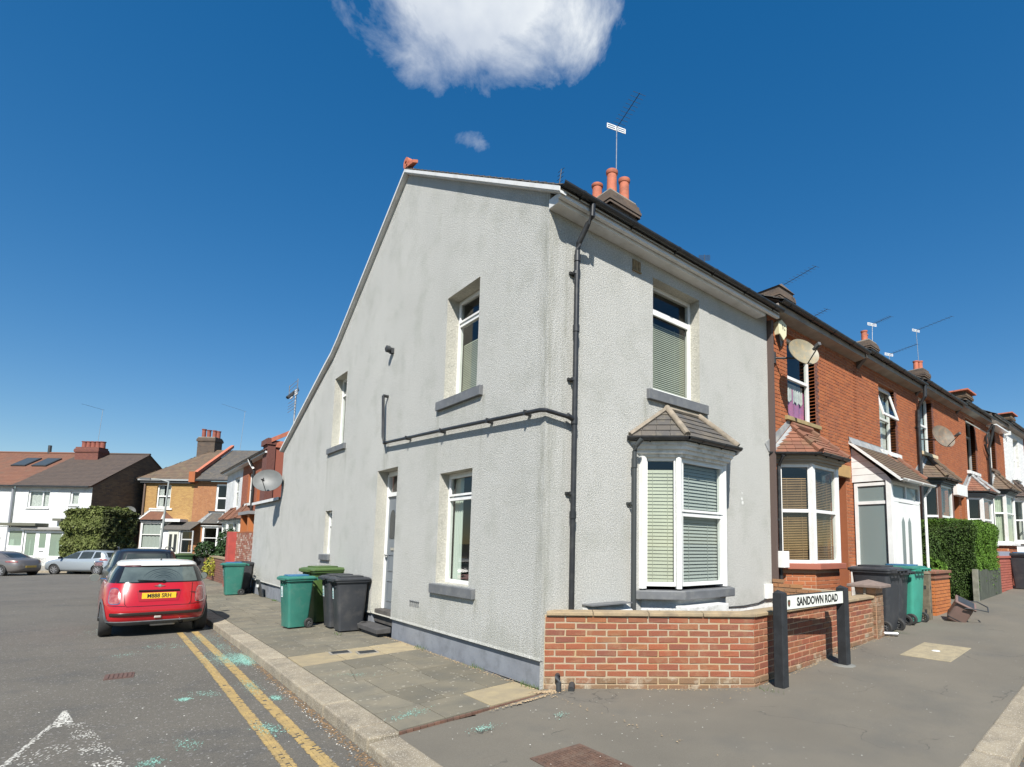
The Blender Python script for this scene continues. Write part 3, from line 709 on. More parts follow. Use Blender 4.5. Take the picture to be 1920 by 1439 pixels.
# ---- paint on the road: chips of paint laid on the tarmac
def chips(name, label, cat, pts, mat, size, drop, zoff, worn):
    """pts: list of quads (4 corner xy) filled with small chips, some missing"""
    m = MB()
    for q in pts:
        A, B, C, D = [np.array(p) for p in q]; nu = max(1, int(np.linalg.norm(B-A)/size)); nv = max(1, int(np.linalg.norm(D-A)/size))
        for i in range(nu):
            for j in range(nv):
                u0, u1, v0, v1 = i/nu, (i+1)/nu, j/nv, (j+1)/nv
                f_ = lambda u, v: A*(1-u)*(1-v)+B*u*(1-v)+C*u*v+D*(1-u)*v
                um, vm2 = (u0+u1)/2, (v0+v1)/2
                if random.random() < worn(um, vm2): continue
                e = size*.28
                vs_ = []
                for (u, v) in ((u0, v0), (u1, v0), (u1, v1), (u0, v1)):
                    p = f_(u, v)+np.array([random.uniform(-e, e), random.uniform(-e, e)])*(1 if u in (0, 1) or v in (0, 1) else .3)
                    vs_.append((p[0], p[1], G(p[0], p[1])+RD+zoff))
                m._a(vs_, [(0, 1, 2, 3)])
    o = m.build(name, mat); return tag(o, label, cat, kind='structure')
def follow(off0, off1, s0, s1, st=.12):
    out = []; s = s0
    while s < s1:
        e = s+st; a = kerb_pt(s, off0)[:2]; b = kerb_pt(s, off1)[:2]; c = kerb_pt(e, off1)[:2]; d = kerb_pt(e, off0)[:2]; out.append((a, b, c, d)); s = e
    return out
edge = lambda u, v: .22 if (u < .14 or u > .86) else .05
chips('yellow_line', 'outer yellow parking line along the kerb, slightly worn', 'road marking', follow(-.62, -.52, -9.6, 9, .24), YEL, .03, 0, .004, edge)
chips('yellow_line', 'inner yellow parking line beside the kerb, stained green', 'road marking', follow(-.385, -.275, -9.6, 9, .24), YEL, .03, 0, .004, edge)
for i_, o_ in enumerate([o for o in bpy.data.objects if o.name.startswith('yellow_line')]): o_['group'] = 'double yellow lines'
tp = (-4.12, 2.72)
tri = []
tri.append((((-4.20, 2.05)), (-4.02, 2.1), (-4.10, 2.70), (-4.13, 2.70)))
chips('give_way_triangle', 'worn white painted give way triangle on the side road, solid at the tip', 'road marking', tri, WLINE, .018, 0, .004, lambda u, v: .10+.75*(1-v)**2*(random.random() < .6)+.2*(abs(u-.5) > .35))
chips('give_way_triangle_edge', 'thin left stroke of the worn white road triangle', 'road marking', [((-4.47, .9), (-4.40, .9), (-4.16, 2.2), (-4.20, 2.2))], WLINE, .012, 0, .004, lambda u, v: .4+.45*(u > .5))
chips('give_way_triangle_flank', 'sparse flaked right stroke of the worn white road triangle', 'road marking', [((-3.86, .3), (-3.62, .3), (-3.95, 2.1), (-4.08, 2.1))], WLINE, .014, 0, .004, lambda u, v: .86+.12*math.sin(v*23))
chips('give_way_triangle_base', 'flaked white bars at the foot of the road triangle', 'road marking', [((-4.35, 1.3), (-4.1, 1.5), (-4.0, 1.3), (-4.3, .9))], WLINE, .014, 0, .004, lambda u, v: .9)
GV = thing('give_way_triangle', 'worn white painted give way triangle on the side road, solid only at its tip', None, (0, 0, 0)); GV['kind'] = 'structure'
for o in [o for o in bpy.data.objects if o.name.startswith('give_way_triangle_') or (o.name.startswith('give_way_triangle') and o.type == 'MESH')]:
    o.parent = GV; o.name = 'paint_stroke'
    for k in ('label', 'category', 'kind'):
        if k in o: del o[k]
# ---- broken teal glass lying on the road, and white specks of litter
TGL = M('teal_glass_dust', (.13, .29, .23), .4, col2=(.25, .40, .34), vs=30, rnd=.55)
def scatter(name, label, cat, cl, size, mat, zf):
    m = MB()
    for (x, y, sx, sy, n, ang) in cl:
        for _ in range(n):
            a, b = rng.normal(0, sx*.5), rng.normal(0, sy*.5)
            px_, py_ = x+a*math.cos(ang)-b*math.sin(ang), y+a*math.sin(ang)+b*math.cos(ang)
            s_ = size*rng.uniform(.4, 1.2); t = rng.uniform(0, 6.3); z = zf(px_, py_)
            c_, n_ = math.cos(t)*s_, math.sin(t)*s_
            m._a([(px_+c_, py_+n_, z), (px_-n_, py_+c_, z), (px_-c_, py_-n_, z), (px_+n_, py_-c_, z), (px_, py_, z+s_*.5)], [(0, 1, 4), (1, 2, 4), (2, 3, 4), (3, 0, 4)], float(rng.uniform(.01, 1)))
    o = m.build(name, mat); return tag(o, label, cat, kind='stuff')
rz_ = lambda x, y: G(x, y)+RD+.003+(.005 if (-2.74 < x < -2.39) else 0)
scatter('broken_glass', 'teal green shattered glass spread beside the kerb and over the double yellow lines', 'broken glass',
        [(-2.27, 4.45, .2, .5, 1700, .15), (-2.4, 4.75, .30, .7, 1000, 0), (-2.22, 4.2, .08, .25, 700, 0), (-2.19, 4.75, .06, .3, 350, 0), (-2.45, 6.9, .35, .7, 300, 0), (-2.3, 5.9, .14, .4, 180, 0), (-3.13, 2.46, .06, .07, 330, 0), (-2.93, 2.6, .12, .2, 130, .5),
         (-2.45, 2.6, .10, .4, 260, 0), (-2.33, 1.9, .06, .12, 240, 0), (-3.52, .5, .09, .1, 170, 0), (-3.25, .8, .10, .2, 110, .3), (-2.62, .8, .10, .25, 260, .2), (-3.1, 6.6, .35, .25, 100, 0), (-3.55, 6.0, .25, .25, 70, .2), (-2.9, 6.3, .2, .12, 50, 0), (-4.0, 9.3, .3, .6, 60, 0)], .0068, TGL, rz_)
pz_ = lambda x, y: G(x, y)+.004
scatter('glass_dust', 'pale green glass dust on the paving slabs and tarmac by the corner', 'broken glass', [(-1.55, .05, .25, .1, 240, .3), (-1.45, 2.0, .12, .3, 80, .8), (-1.2, -.75, .13, .07, 170, 0), (-.4, -.9, .1, .06, 60, .3)], .006, TGL, pz_)
SPK = M('pale_litter', (.62, .6, .54), .9)
scatter('litter', 'white specks of grit and litter on the tarmac pavement', 'litter', [(.6, -1.2, 2.2, .8, 45, 0), (2.6, -2.6, 3, 1.2, 25, 0), (-1.0, .8, 1.0, 3.2, 60, 0), (-.6, 3, .8, 5, 40, 0), (5, -2.2, 3, 1, 25, 0)], .006, SPK, pz_)
scatter('litter', 'white specks of grit and paper on the road surface', 'litter', [(-3.3, 2.5, 1.2, 5, 50, 0), (-2.2, 1.5, .06, 2.6, 120, 0), (-4, 20, 2, 10, 20, 0)], .008, SPK, lambda x, y: G(x, y)+RD+.003)
scatter('dry_leaves', 'brown leaf crumbs and grit gathered in the gutter along the kerb', 'leaf litter', [(-2.17, 1.2, .06, 3.4, 900, 0), (-2.16, 4, .05, 6, 500, 0), (-2.2, -.9, .1, .6, 260, 0), (1.5, -3.98, 2.5, .1, 400, .03), (3.4, -3.9, 2.5, .12, 400, .04)], .011, M('leaf_brown', (.20, .13, .07), .9, rnd=.4), lambda x, y: G(x, y)+RD+.003)
scatter('dry_leaves', 'crumbled mortar, sand and leaves along the foot of the garden wall', 'leaf litter', [(.0, -.14, .16, .06, 420, -.3), (-.3, -.28, .5, .03, 260, .12), (1.0, -.78, 1.3, .035, 160, -.73), (4.2, -1.53, 2.4, .04, 260, .035), (-.06, 2.5, .05, 4.5, 500, 0), (6.5, -1.45, .3, .12, 120, 0)], .010, M('sandy_crumbs', (.34, .25, .15), .9, rnd=.35), pz_)
# the far street crossing at an angle: kerb and pavement on its far side
A41 = -R(41.16)
def far(px_off, dep, z=0): 
    """point in the far street's frame: px_off metres along it, dep metres of depth from the camera"""
    u = Vector((math.cos(A41), math.sin(A41), 0)); d_ = Vector((-math.sin(A41), math.cos(A41), 0)); return Vector((CAM.x, CAM.y, 0))+u*px_off+d_*dep+Vector((0, 0, z))
FT = Matrix.Translation(Vector((CAM.x, CAM.y, 0))) @ Matrix.Rotation(A41, 4, 'Z')
m = MB(FT); m.box(-75, -22, 34.0, 64, -1.2, -.44); structure(m, 'far_pavement', CONC)
m = MB(FT); m.box(-75, -22, 33.85, 34.0, -1.2, -.435); structure(m, 'far_kerb', KERB)
# thin brick edging between slabs and tarmac
m = MB(); 
for i in range(26):
    x = -1.83+i*.072; y0 = -.335+.12*(x+1.84); m.prism([(x, y0-.032, -.04), (x+.062, y0-.025, -.04), (x+.062, y0+.002, -.04), (x, y0-.005, -.04)], (0, 0, .034), random.random())
structure(m, 'brick_edging', M('dull_brick_edging', (.17, .085, .055), .92, col2=(.12, .07, .05), vs=9, rnd=.2))
# patches of newer tarmac on the front pavement
def patch(pts, name, mat, label):
    m = MB(); m.poly([(x, y, G(x, y)+.004) for x, y in pts]); o = m.build(name, mat); return tag(o, label, None, kind='structure')
PATCH = M('older_tarmac_patch', (.185, .165, .13), .95, col2=(.165, .15, .12), vs=1.5, fine=.16, finescale=200, bump=.3, bscale=200)

# ---------------------------------------------------------------- the corner house
H1 = thing('corner_house', 'grey rendered end of terrace house on the street corner with bay window', 'house'); H1['near'] = 1
TF = frame((0, 0, 0), 0)                       # front facade: u = +x, depth = +y
TG = frame((0, 0, 0), -R(90))                  # gable wall: u = -y, depth = +x
XR = 5.27
ZD = .323                                      # drip line above the plinth
prof_g = [(-13.24, 4.42), (-9.1, 6.08), (-8.66, 6.27), (-8.2, 6.56), (-6.9, 7.44), (-4.6, 8.90), (.0, 6.19)]
ops_g = [(-2.718, -1.69, 3.98, 5.685, .25), (-2.737, -1.72, 1.06, 2.775, .2), (-5.40, -4.42, .16, 3.06, .25), (-8.62, -8.12, 1.38, 2.39, .13), (-8.52, -7.62, 3.92, 5.63, .22)]
for op in ops_g: pass
gw = MB(TG); rv = []; wall(gw, -13.24, 0, ZD, prof_g, [o if o[2] > ZD else (o[0], o[1], ZD, o[3], o[4]) for o in ops_g], reveal=rv)
gw.box(-13.24, -5.40, -.0, .02, ZD-.012, ZD, 0, 'fk'); gw.box(-4.42, 0, 0, .02, ZD-.012, ZD, 0, 'fk')
gw.poly([(-13.24, 0, ZD), (-13.24, 3, ZD), (-13.24, 3, 4.42), (-13.24, 0, 4.42)])
gable = gw.build('gable_wall', STUCCO, H1); build_all(rv, 'reveal', REVEAL, H1)
ex = MB(TG); ex.poly([(-17.05, .02, ZD), (-13.24, .02, ZD), (-13.24, .02, 2.98), (-17.05, .02, 2.92)]); ex.poly([(-17.05, .02, ZD), (-17.05, 2.6, ZD), (-17.05, 2.6, 3.4), (-17.05, .02, 2.92)])
ex.build('extension_wall', STUCCO, H1)
m = MB(TG); m.prism([(-17.15, -.05, 2.93), (-17.15, 2.6, 3.45), (-17.15, 2.6, 3.50), (-17.15, -.05, 2.98)], (3.9, 0, 0)); m.build('extension_roof', SLATE, H1)
m = MB(TG); m.box(-17.15, -13.25, -.075, -.05, 2.90, 2.99); m.build('fascia', SOFFW, H1)
m = MB(TG); m.box(-13.25, -5.40, .035, .3, -.2, ZD-.001); m.box(-4.42, 0.0-.035, .035, .3, -.2, ZD-.001); m.box(-17.04, -13.25, .05, .3, -.3, ZD-.001); m.build('plinth', PLINTH, H1)
# drip bead along the bottom of the render
m = MB(TG); m.prism([(-17.0, -.012, ZD-.004), (-17.0, .0, ZD+.03), (-17.0, .034, ZD), (-17.0, .034, ZD-.004)], (11.6, 0, 0)); m.prism([(-4.42, -.012, ZD-.004), (-4.42, 0, ZD+.03), (-4.42, .034, ZD), (-4.42, .034, ZD-.004)], (4.43, 0, 0)); m.build('render_drip', STUCCO, H1)
# front wall with bay opening
BX = (1.74, 2.13, 3.235, 3.625); BD = .39; BZ0, BZ1 = 1.09, 2.95
ops_f = [(1.985, 3.14, 3.99, 5.73, .22), (1.80, 3.56, 1.0, 2.98, .15)]
prof_f = [(0, 6.15), (XR, 6.2)]
fwm = MB(TF); rv = []; wall(fwm, 0, XR, -.1, prof_f, ops_f, reveal=rv); fwm.build('front_wall', STUCCO, H1); build_all(rv, 'reveal', REVEAL, H1)
# openings
SH = lambda o: (o[0], o[1], o[2], o[3])
def gw_win(i, hs, sash, **k):
    o = ops_g[i]; return window(H1, TG, o[0], o[1], o[2], o[3], dep=o[4]-.04, hs=hs, sashes=sash, **k)
gw_win(0, [5.26], [(-2.66, -1.75, 5.29, 5.64)], blind='slats', blindtop=4.95, pitch=.030, tilt=68)
gw_win(1, [2.37], [(-2.68, -1.78, 2.41, 2.73)], blind='cloth', bmat=M('pale_curtain', (.5, .55, .5), .9), split=.3)
gw_win(3, [2.05], []); gw_win(4, [5.22], [], blind='net', blindtop=4.9)
for i, (a, b, z, h) in enumerate(((-2.90, -1.50, 3.98, .165), (-2.86, -1.52, 1.06, .16), (-8.70, -7.42, 3.92, .15), (-8.78, -8.08, 1.38, .15))): sill(H1, TG, a, b, z, h, .055, .2)
window(H1, TF, 1.985, 3.14, 3.99, 5.73, dep=.18, hs=[5.33], sashes=[(2.04, 3.085, 4.05, 5.29)], blind='slats', blindtop=5.2, pitch=.032, fwid=.06, tilt=66)
sill(H1, TF, 1.85, 3.30, 3.99, .17, .06, .2)
# side door, fanlight, steps
d = MB(TG); dz0, dz1 = .40, 2.56; d.box(-5.33, -4.49, .235, .28, dz0, dz1)
dr = d.build('door', DOORG, H1, bevel=.004)
q = MB(TG)
for (a, b, c, e) in ((-5.24, -4.96, .55, .95), (-4.86, -4.58, .55, .95), (-5.24, -4.96, 1.12, 1.45), (-4.86, -4.58, 1.12, 1.45)):
    q.box(a, b, .222, .236, c, c+.025); q.box(a, b, .222, .236, e-.025, e); q.box(a, a+.025, .2225, .236, c+.025, e-.025); q.box(b-.025, b, .2225, .236, c+.025, e-.025)
q.build('moulding', DOORG, dr)
q = MB(TG); n = 14
for s_ in (-5.1, -4.72):
    q.prism([(s_-.12, .221, 1.75)]+[(s_-.12*math.cos(math.pi*k/n), .221, 2.1+.2*math.sin(math.pi*k/n)) for k in range(n+1)]+[(s_+.12, .221, 1.75)], (0, .012, 0))
q.build('door_glass', M('dark_door_glass', (.03, .035, .04), .08), dr)
q = MB(TG); q.box(-5.12, -4.86, .216, .232, 1.52, 1.57); q.build('letter_plate', CHROME, dr)
q = MB(TG); q.lathe([(0, -.06), (.026, -.055), (.026, -.03), (.012, -.02), (.012, .01)], (-5.27, .225, 1.42), 'y', 12); q.build('handle', CHROME, dr, smooth=40)
f = MB(TG); f.box(-5.39, -5.33, .2, .29, .16, 3.0); f.box(-4.49, -4.43, .2, .29, .16, 3.0); f.box(-5.33, -4.49, .2, .29, 2.56, 2.64); f.box(-5.33, -4.49, .2, .29, 2.97, 3.05); f.build('door_frame', WHITE, H1, bevel=.004)
f = MB(TG); f.poly([(-5.33, .25, 2.64), (-4.49, .25, 2.64), (-4.49, .25, 2.98), (-5.33, .25, 2.98)]); fl_ = f.build('fanlight', GLASS, H1)
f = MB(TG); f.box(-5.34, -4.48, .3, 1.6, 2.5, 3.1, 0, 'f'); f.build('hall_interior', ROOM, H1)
m = MB(TG); m.box(-5.38, -4.44, .07, .3, .16, .40); m.build('threshold', M('worn_step', (.10, .09, .08), .9, col2=(.06, .055, .05), vs=6, fine=.15), H1, bevel=.01)
m = MB(TG); m.prism([(-5.50, -.22, .055), (-5.50, -.22, .135), (-5.50, .036, .155), (-5.50, .036, .055)], (1.04, 0, 0)); m.box(-5.42, -4.54, -.17, .036, -.03, .056); m.build('door_step', M('dark_stone_step', (.075, .072, .07), .88, col2=(.055, .053, .052), vs=5, fine=.12, bump=.3), H1, bevel=.008)
# air vent grille of little bars low on the gable
m = MB(TG)
for k in range(5): m.prism([(-3.62+k*.075, -.012, .62), (-3.62+k*.075, -.012, .70), (-3.60+k*.075, -.012, .70), (-3.60+k*.075, -.012, .62)], (0, .02, 0))
m.box(-3.64, -3.28, -.014, .01, .70, .712); m.build('air_vent', SILLG, H1)
m = MB(TF); m.box(1.53, 1.70, -.012, .02, 5.69, 5.85)
for k in range(3): m.box(1.545+k*.05, 1.555+k*.05, -.02, -.011, 5.70, 5.84)
m.box(1.525, 1.705, -.03, 0, 5.675, 5.69); m.build('air_brick', M('ochre_brick_vent', (.30, .22, .12), .9, col2=(.2, .14, .08), vs=20), H1)
# bay window -------------------------------------------------------
BP = [(BX[0], 0), (BX[1], -BD), (BX[2], -BD), (BX[3], 0)]
def ringout(o_):      # bay outline pushed out by o_
    k = math.tan(R(22.5)); return [(BX[0]-o_*1.414, 0), (BX[1]-o_*k, -BD-o_), (BX[2]+o_*k, -BD-o_), (BX[3]+o_*1.414, 0)]
def bayframes(par, BX, BD, z0, z1, ring, lights, blindmat, pitch, bt, near=True, room=True, side_tr=True, fw_=.06):
    """three faces; lights: transom height for (left, front, right)"""
    P = [(BX[0], 0), (BX[1], -BD), (BX[2], -BD), (BX[3], 0)]
    for i in range(3):
        (ax, ay), (bx, by) = P[i], P[i+1]; L = math.hypot(bx-ax, by-ay); ang = math.atan2(by-ay, bx-ax)
        Tq = par['_T'] if False else Matrix.Translation((ax, ay, 0)) @ Matrix.Rotation(ang, 4, 'Z')
        yield i, Tq, L
LB = {0: [], 1: [2.135], 2: [2.135]}
for i, Tq, L in bayframes(H1, BX, BD, BZ0, BZ1, None, None, None, 0, 0):
    ss = [(.045, L-.045, 2.17, BZ1-.04)] if i == 1 else []
    window(H1, Tq, .035, L-.035, BZ0+.03, BZ1, dep=.02, hs=LB[i], sashes=ss, blind='slats', blindtop=2.75 if i == 0 else 2.86, pitch=.050 if i == 0 else .050, room=False, fwid=.055, bmat=BLIND if i == 0 else BLINDW, tilt=74 if i == 0 else 66)
m = MB(TF)          # mullion posts at the corners
for (x, y) in BP[1:3]: m.lathe([(0, BZ0), (.048, BZ0), (.048, BZ1+.02), (0, BZ1+.02)], (x, y+.03, 0), n=8)
for (x, y) in (BP[0], BP[3]): m.box(x-.04, x+.05, -.06, .03, BZ0, BZ1)
m.build('bay_post', WHITE, H1, smooth=30)
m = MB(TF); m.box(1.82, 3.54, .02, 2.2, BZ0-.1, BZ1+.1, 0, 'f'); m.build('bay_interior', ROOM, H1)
m = MB(TF)          # stepped cornice under the gutter
for k, (o_, a, b) in enumerate(((.03, 2.945, 2.99), (.075, 2.99, 3.045), (.115, 3.045, 3.10), (.15, 3.10, 3.15))):
    r_ = ringout(o_); m.prism([(x, y, a) for x, y in r_[:1]+r_[1:]], (0, 0, b-a))
m.build('bay_cornice', WPAINT, H1)
m = MB(TF); r_ = ringout(.12); m.prism([(x, y, .945) for x, y in r_], (0, 0, .125)); m.build('bay_sill', SILLG, H1, bevel=.012)
m = MB(TF); r_ = ringout(-.01); m.prism([(x, y, -.1) for x, y in r_], (0, 0, 1.045)); m.build('bay_base', PEBB, H1)
m = MB(TF); m.box(2.0, 2.95, -.62, -.40, .72, .87); m.build('window_box', WPAINT, H1, bevel=.01)
m = MB(TF); m.prism([(.66, -.20, .80), (.66, -.02, .93), (.66, 0, .93), (.66, 0, .78)], (.75, 0, 0)); m.build('meter_hood', WPAINT, H1)
m = MB(TF); m.box(.64, 1.36, -.20, -.0, .925, .94); m.build('hood_cap', SILLG, H1)
g_ = ringout(.21)
for i in range(3):
    (ax, ay), (bx, by) = g_[i], g_[i+1]; L = math.hypot(bx-ax, by-ay); ang = math.atan2(by-ay, bx-ax)
    gutter(H1, Matrix.Translation((ax, ay, 0)) @ Matrix.Rotation(ang, 4, 'Z'), -.0, L, .0, 3.205, .055, joints=1.1, name='bay_gutter')
# bay roof: hips up to a short ridge against the wall, each slate a piece of its own
RA, RB = (2.279, 3.73), (3.069, 3.73); EO = ringout(.19); EZ = 3.20
def hipface(par, A, B, C, D, mat, tw, th, single, T=None, base=None, name='roof_tile', maxsingle=300):
    """A-B eaves, C-D upper edge (C above B, D above A); 3-D points"""
    A, B, C, D = map(Vector, (A, B, C, D)); U = (B-A).normalized(); Nn = U.cross(D-A).normalized(); V = Nn.cross(U).normalized()
    if V.z < 0: V = -V
    pts = [((p-A).dot(U), (p-A).dot(V)) for p in (A, B, C, D)]
    if (C-D).length < 1e-3: pts = pts[:3]
    tiles(par, A, U, V, pts, tw, th, mat, T, single, name, base=base, maxsingle=maxsingle)
E3 = [(x, y, EZ) for x, y in EO]
hipface(H1, E3[0], E3[1], (RA[0], 0, RA[1]), (RA[0], 0, RA[1]), SLATE, .2, .15, True, base=BLACKM, name='roof_slate')
hipface(H1, E3[1], E3[2], (RB[0], 0, RB[1]), (RA[0], 0, RA[1]), SLATE, .2, .15, True, base=BLACKM, name='roof_slate')
hipface(H1, E3[2], E3[3], (RB[0], 0, RB[1]), (RB[0], 0, RB[1]), SLATE, .2, .15, True, base=BLACKM, name='roof_slate')
m = MB(TF)
for a, b in ((E3[1], (RA[0], 0, RA[1])), (E3[2], (RB[0], 0, RB[1]))):
    m.tube([Vector(a)+Vector((0, 0, .035)), (Vector(a)+Vector(b))/2+Vector((.004, 0, .045)), Vector(b)+Vector((0, -.02, .03))], .05, 8)
m.build('hip_mortar', HIPC, H1, smooth=50)
m = MB(TF)
m.tube([Vector(E3[0])+Vector((0, -.03, .03)), (RA[0], -.03, RA[1]+.02)], .035, 6); m.tube([(RA[0], -.02, RA[1]+.02), (RB[0], -.02, RB[1]+.02)], .035, 6); m.tube([(RB[0], -.03, RB[1]+.02), Vector(E3[3])+Vector((0, -.03, .03))], .045, 6)
m.build('wall_flashing', HIPC, H1)
# pipes
pipe(H1, TF, [(.40, -.08, -.05), (.405, -.08, 5.50), (.41, -.10, 5.60), (.44, -.24, 5.82), (.46, -.30, 5.90), (.46, -.31, 6.06)], .036, [(.40, 5.2), (.40, 3.78), (.40, 2.32)], collars=[(.405, -.08, 5.40), (.405, -.08, 4.45), (.40, -.08, 3.24), (.40, -.08, 2.05)])
pipe(H1, TF, [(1.5, -.09, .0), (1.5, -.09, 2.98), (1.50, -.12, 3.06), (1.53, -.2, 3.15)], .034, [(1.5, 2.26)], collars=[(1.5, -.09, 2.8)], mat=M('grey_black_plastic', (.045, .05, .05), .45))
m = MB(); m.tube([(-.10, 5.06, 4.50), (-.08, 5.02, 3.68), (-.075, 4.96, 3.56), (-.075, 2.4, 3.44), (-.075, .0, 3.31), (-.05, -.07, 3.30), (.36, -.08, 3.27)], .027, 10)
m.tube([(0, 5.06, 4.50), (-.10, 5.06, 4.50)], .03, 10); m.lathe([(.03, -.03), (.038, -.03), (.038, .03), (.03, .03)], (-.078, 4.9, 3.555), 'y')
for y_ in (3.9, 2.6, 1.2, .3): m.box(-.115, .0, y_-.012, y_+.012, 3.31+(y_)*.05-.032, 3.31+(y_)*.05+.035)
m.tube([(.28, -.08, 3.29), (.40, -.08, 3.25)], .036, 10); m.build('waste_pipe', BLACKP, H1, smooth=40)
# roof
ZR, YR = 8.94, 4.6
m = MB(); OH = .075
for side in (0, 1):
    pass
rp = [(-.30, 6.02), (YR, ZR-.02), (8.25, 6.56), (8.72, 6.30), (9.2, 6.12), (13.35, 4.42)]
m._a([(x, y, z+dz) for x in (-OH, XR) for y, z in rp for dz in (.0, .05)], [])
nrp = len(rp)
for i in range(nrp-1):
    a = 2*i; L0 = 0; R0 = 2*nrp
    m.f += [(L0+a+1, L0+a+3, R0+a+3, R0+a+1), (L0+a, R0+a, R0+a+2, L0+a+2), (L0+a, L0+a+2, L0+a+3, L0+a+1)]; m.r += [0]*3; m.mi += [0]*3
m.build('roof', SLATE, H1)
bb = MB()
for i in range(nrp-1):      # barge board in segments under the verge
    (y0, z0), (y1, z1) = rp[i], rp[i+1]
    bb.prism([(-OH-.022, y0, z0-.02), (-OH-.022, y1, z1-.02), (-OH-.022, y1, z1+.042), (-OH-.022, y0, z0+.042)], (.022, 0, 0))
    bb.prism([(-OH, y0, z0-.035), (-OH, y1, z1-.035), (-OH, y1, z1-.0), (-OH, y0, z0-.0)], (OH+.02, 0, 0))
bb.build('barge_board', SOFFW, H1)
for i, (k0, k1) in enumerate(((0, 1),)):
    U_ = Vector((1, 0, 0)); A = Vector((-OH, -.33, 6.06)); V_ = Vector((0, YR+.33, ZR-6.02)).normalized()
    tiles(H1, A, U_, V_, [(0, 0), (XR+OH, 0), (XR+OH, 5.7), (0, 5.7)], .25, .2, SLATE, stuffname='roof_slates', name='roof_slate')
m = MB(); m.tube([(-OH+.05, YR, ZR+.02), (XR, YR, ZR+.02)], .09, 8); m.build('ridge_tile', TERRA, H1, smooth=40)
m = MB(); m.lathe([(.045, -.05), (.045, .05), (.11, .05), (.11, -.05), (.045, -.05)], (-.03, YR, ZR+.16), 'x', 16); m.prism([(-.08, YR-.02, ZR+.05), (.02, YR-.02, ZR+.05), (.02, YR-.35, ZR+.02), (-.08, YR-.35, ZR-.02)], (0, 0, .06)); m.build('ridge_finial', TERRA, H1, smooth=40)
m = MB(TF); m.prism([(-.02, -.19, 5.93), (-.02, -.21, 6.06), (-.02, -.0, 6.06), (-.02, 0, 5.93)], (XR-.35, 0, 0)); m.box(-.04, XR, -.27, -.21, 5.97, 6.08); m.build('eaves_box', SOFFW, H1, bevel=.008)
gutter(H1, TF, -.06, XR+.02, -.325, 6.12, .052)
# chimney on the party wall, with three pots
stk = chimney(H1, 5.1, 4.1, 7.9, 10.3, .95, .85, [(4.82, 4.35, .50), (4.87, 3.87, .64), (5.36, 3.92, .68)], pot_r=.135)
stk.name = 'chimney_stack'
# small fittings
m = MB(TG); m.obox((-4.93, -.03, 5.38), (1, 0, 0), (0, 1, 0), (0, 0, 1), .05, .03, .05); m.lathe([(.02, -.16), (.065, -.14), (.07, -.08), (.035, -.05), (.03, 0)], (-4.93, -.0, 5.40), 'y', 14); m.build('security_light', BLACKM, H1, smooth=40)
m = MB(TF); m.box(4.99, 5.21, -.06, 0, .77, 1.03); m.build('meter_box', WHITE, H1, bevel=.01)
m = MB(TF); m.tube([(3.75, -.02, .70), (4.3, -.03, .69), (4.75, -.03, .71), (5.05, -.03, .78)], .012, 6); m.build('cable', BLACKM, H1)
m = MB(TF); m.box(3.66, XR-.01, -.012, -.001, -.05, .68); m.build('white_band', WPAINT, H1)
for k in range(3):
    pass
m = MB(TF); 
for k, (u_, z_) in enumerate(((4.33, 2.62), (4.32, 2.52), (4.34, 2.45))): m.lathe([(0, -.004), (.02+.008*k, -.004), (.02, 0)], (u_, 0, z_), 'y', 7)
m.build('filler_patch', WPAINT, H1)
# dishes and aerials on the house
dish('satellite_dish', 'grey satellite dish at the rear end of the grey gable wall', (-.02, 13.05, 3.42), (-1, .25, 0), (-.45, -.85, .36), .36, DISHM, .36)
yagi('tv_aerial', 'long television aerial with white reflector on the tall mast by the three chimney pots', (5.2, 4.05, 10.3), (5.24, 4.09, 12.5), (-.3, -.95, 0), 1.2, 9, .17)
yagi('tv_aerial', 'small stick aerial standing behind the front eaves left of the chimney', (1.66, 2.0, 7.2), (1.70, 2.0, 7.95), (.12, 0, .95), .52, 5, .09, False)
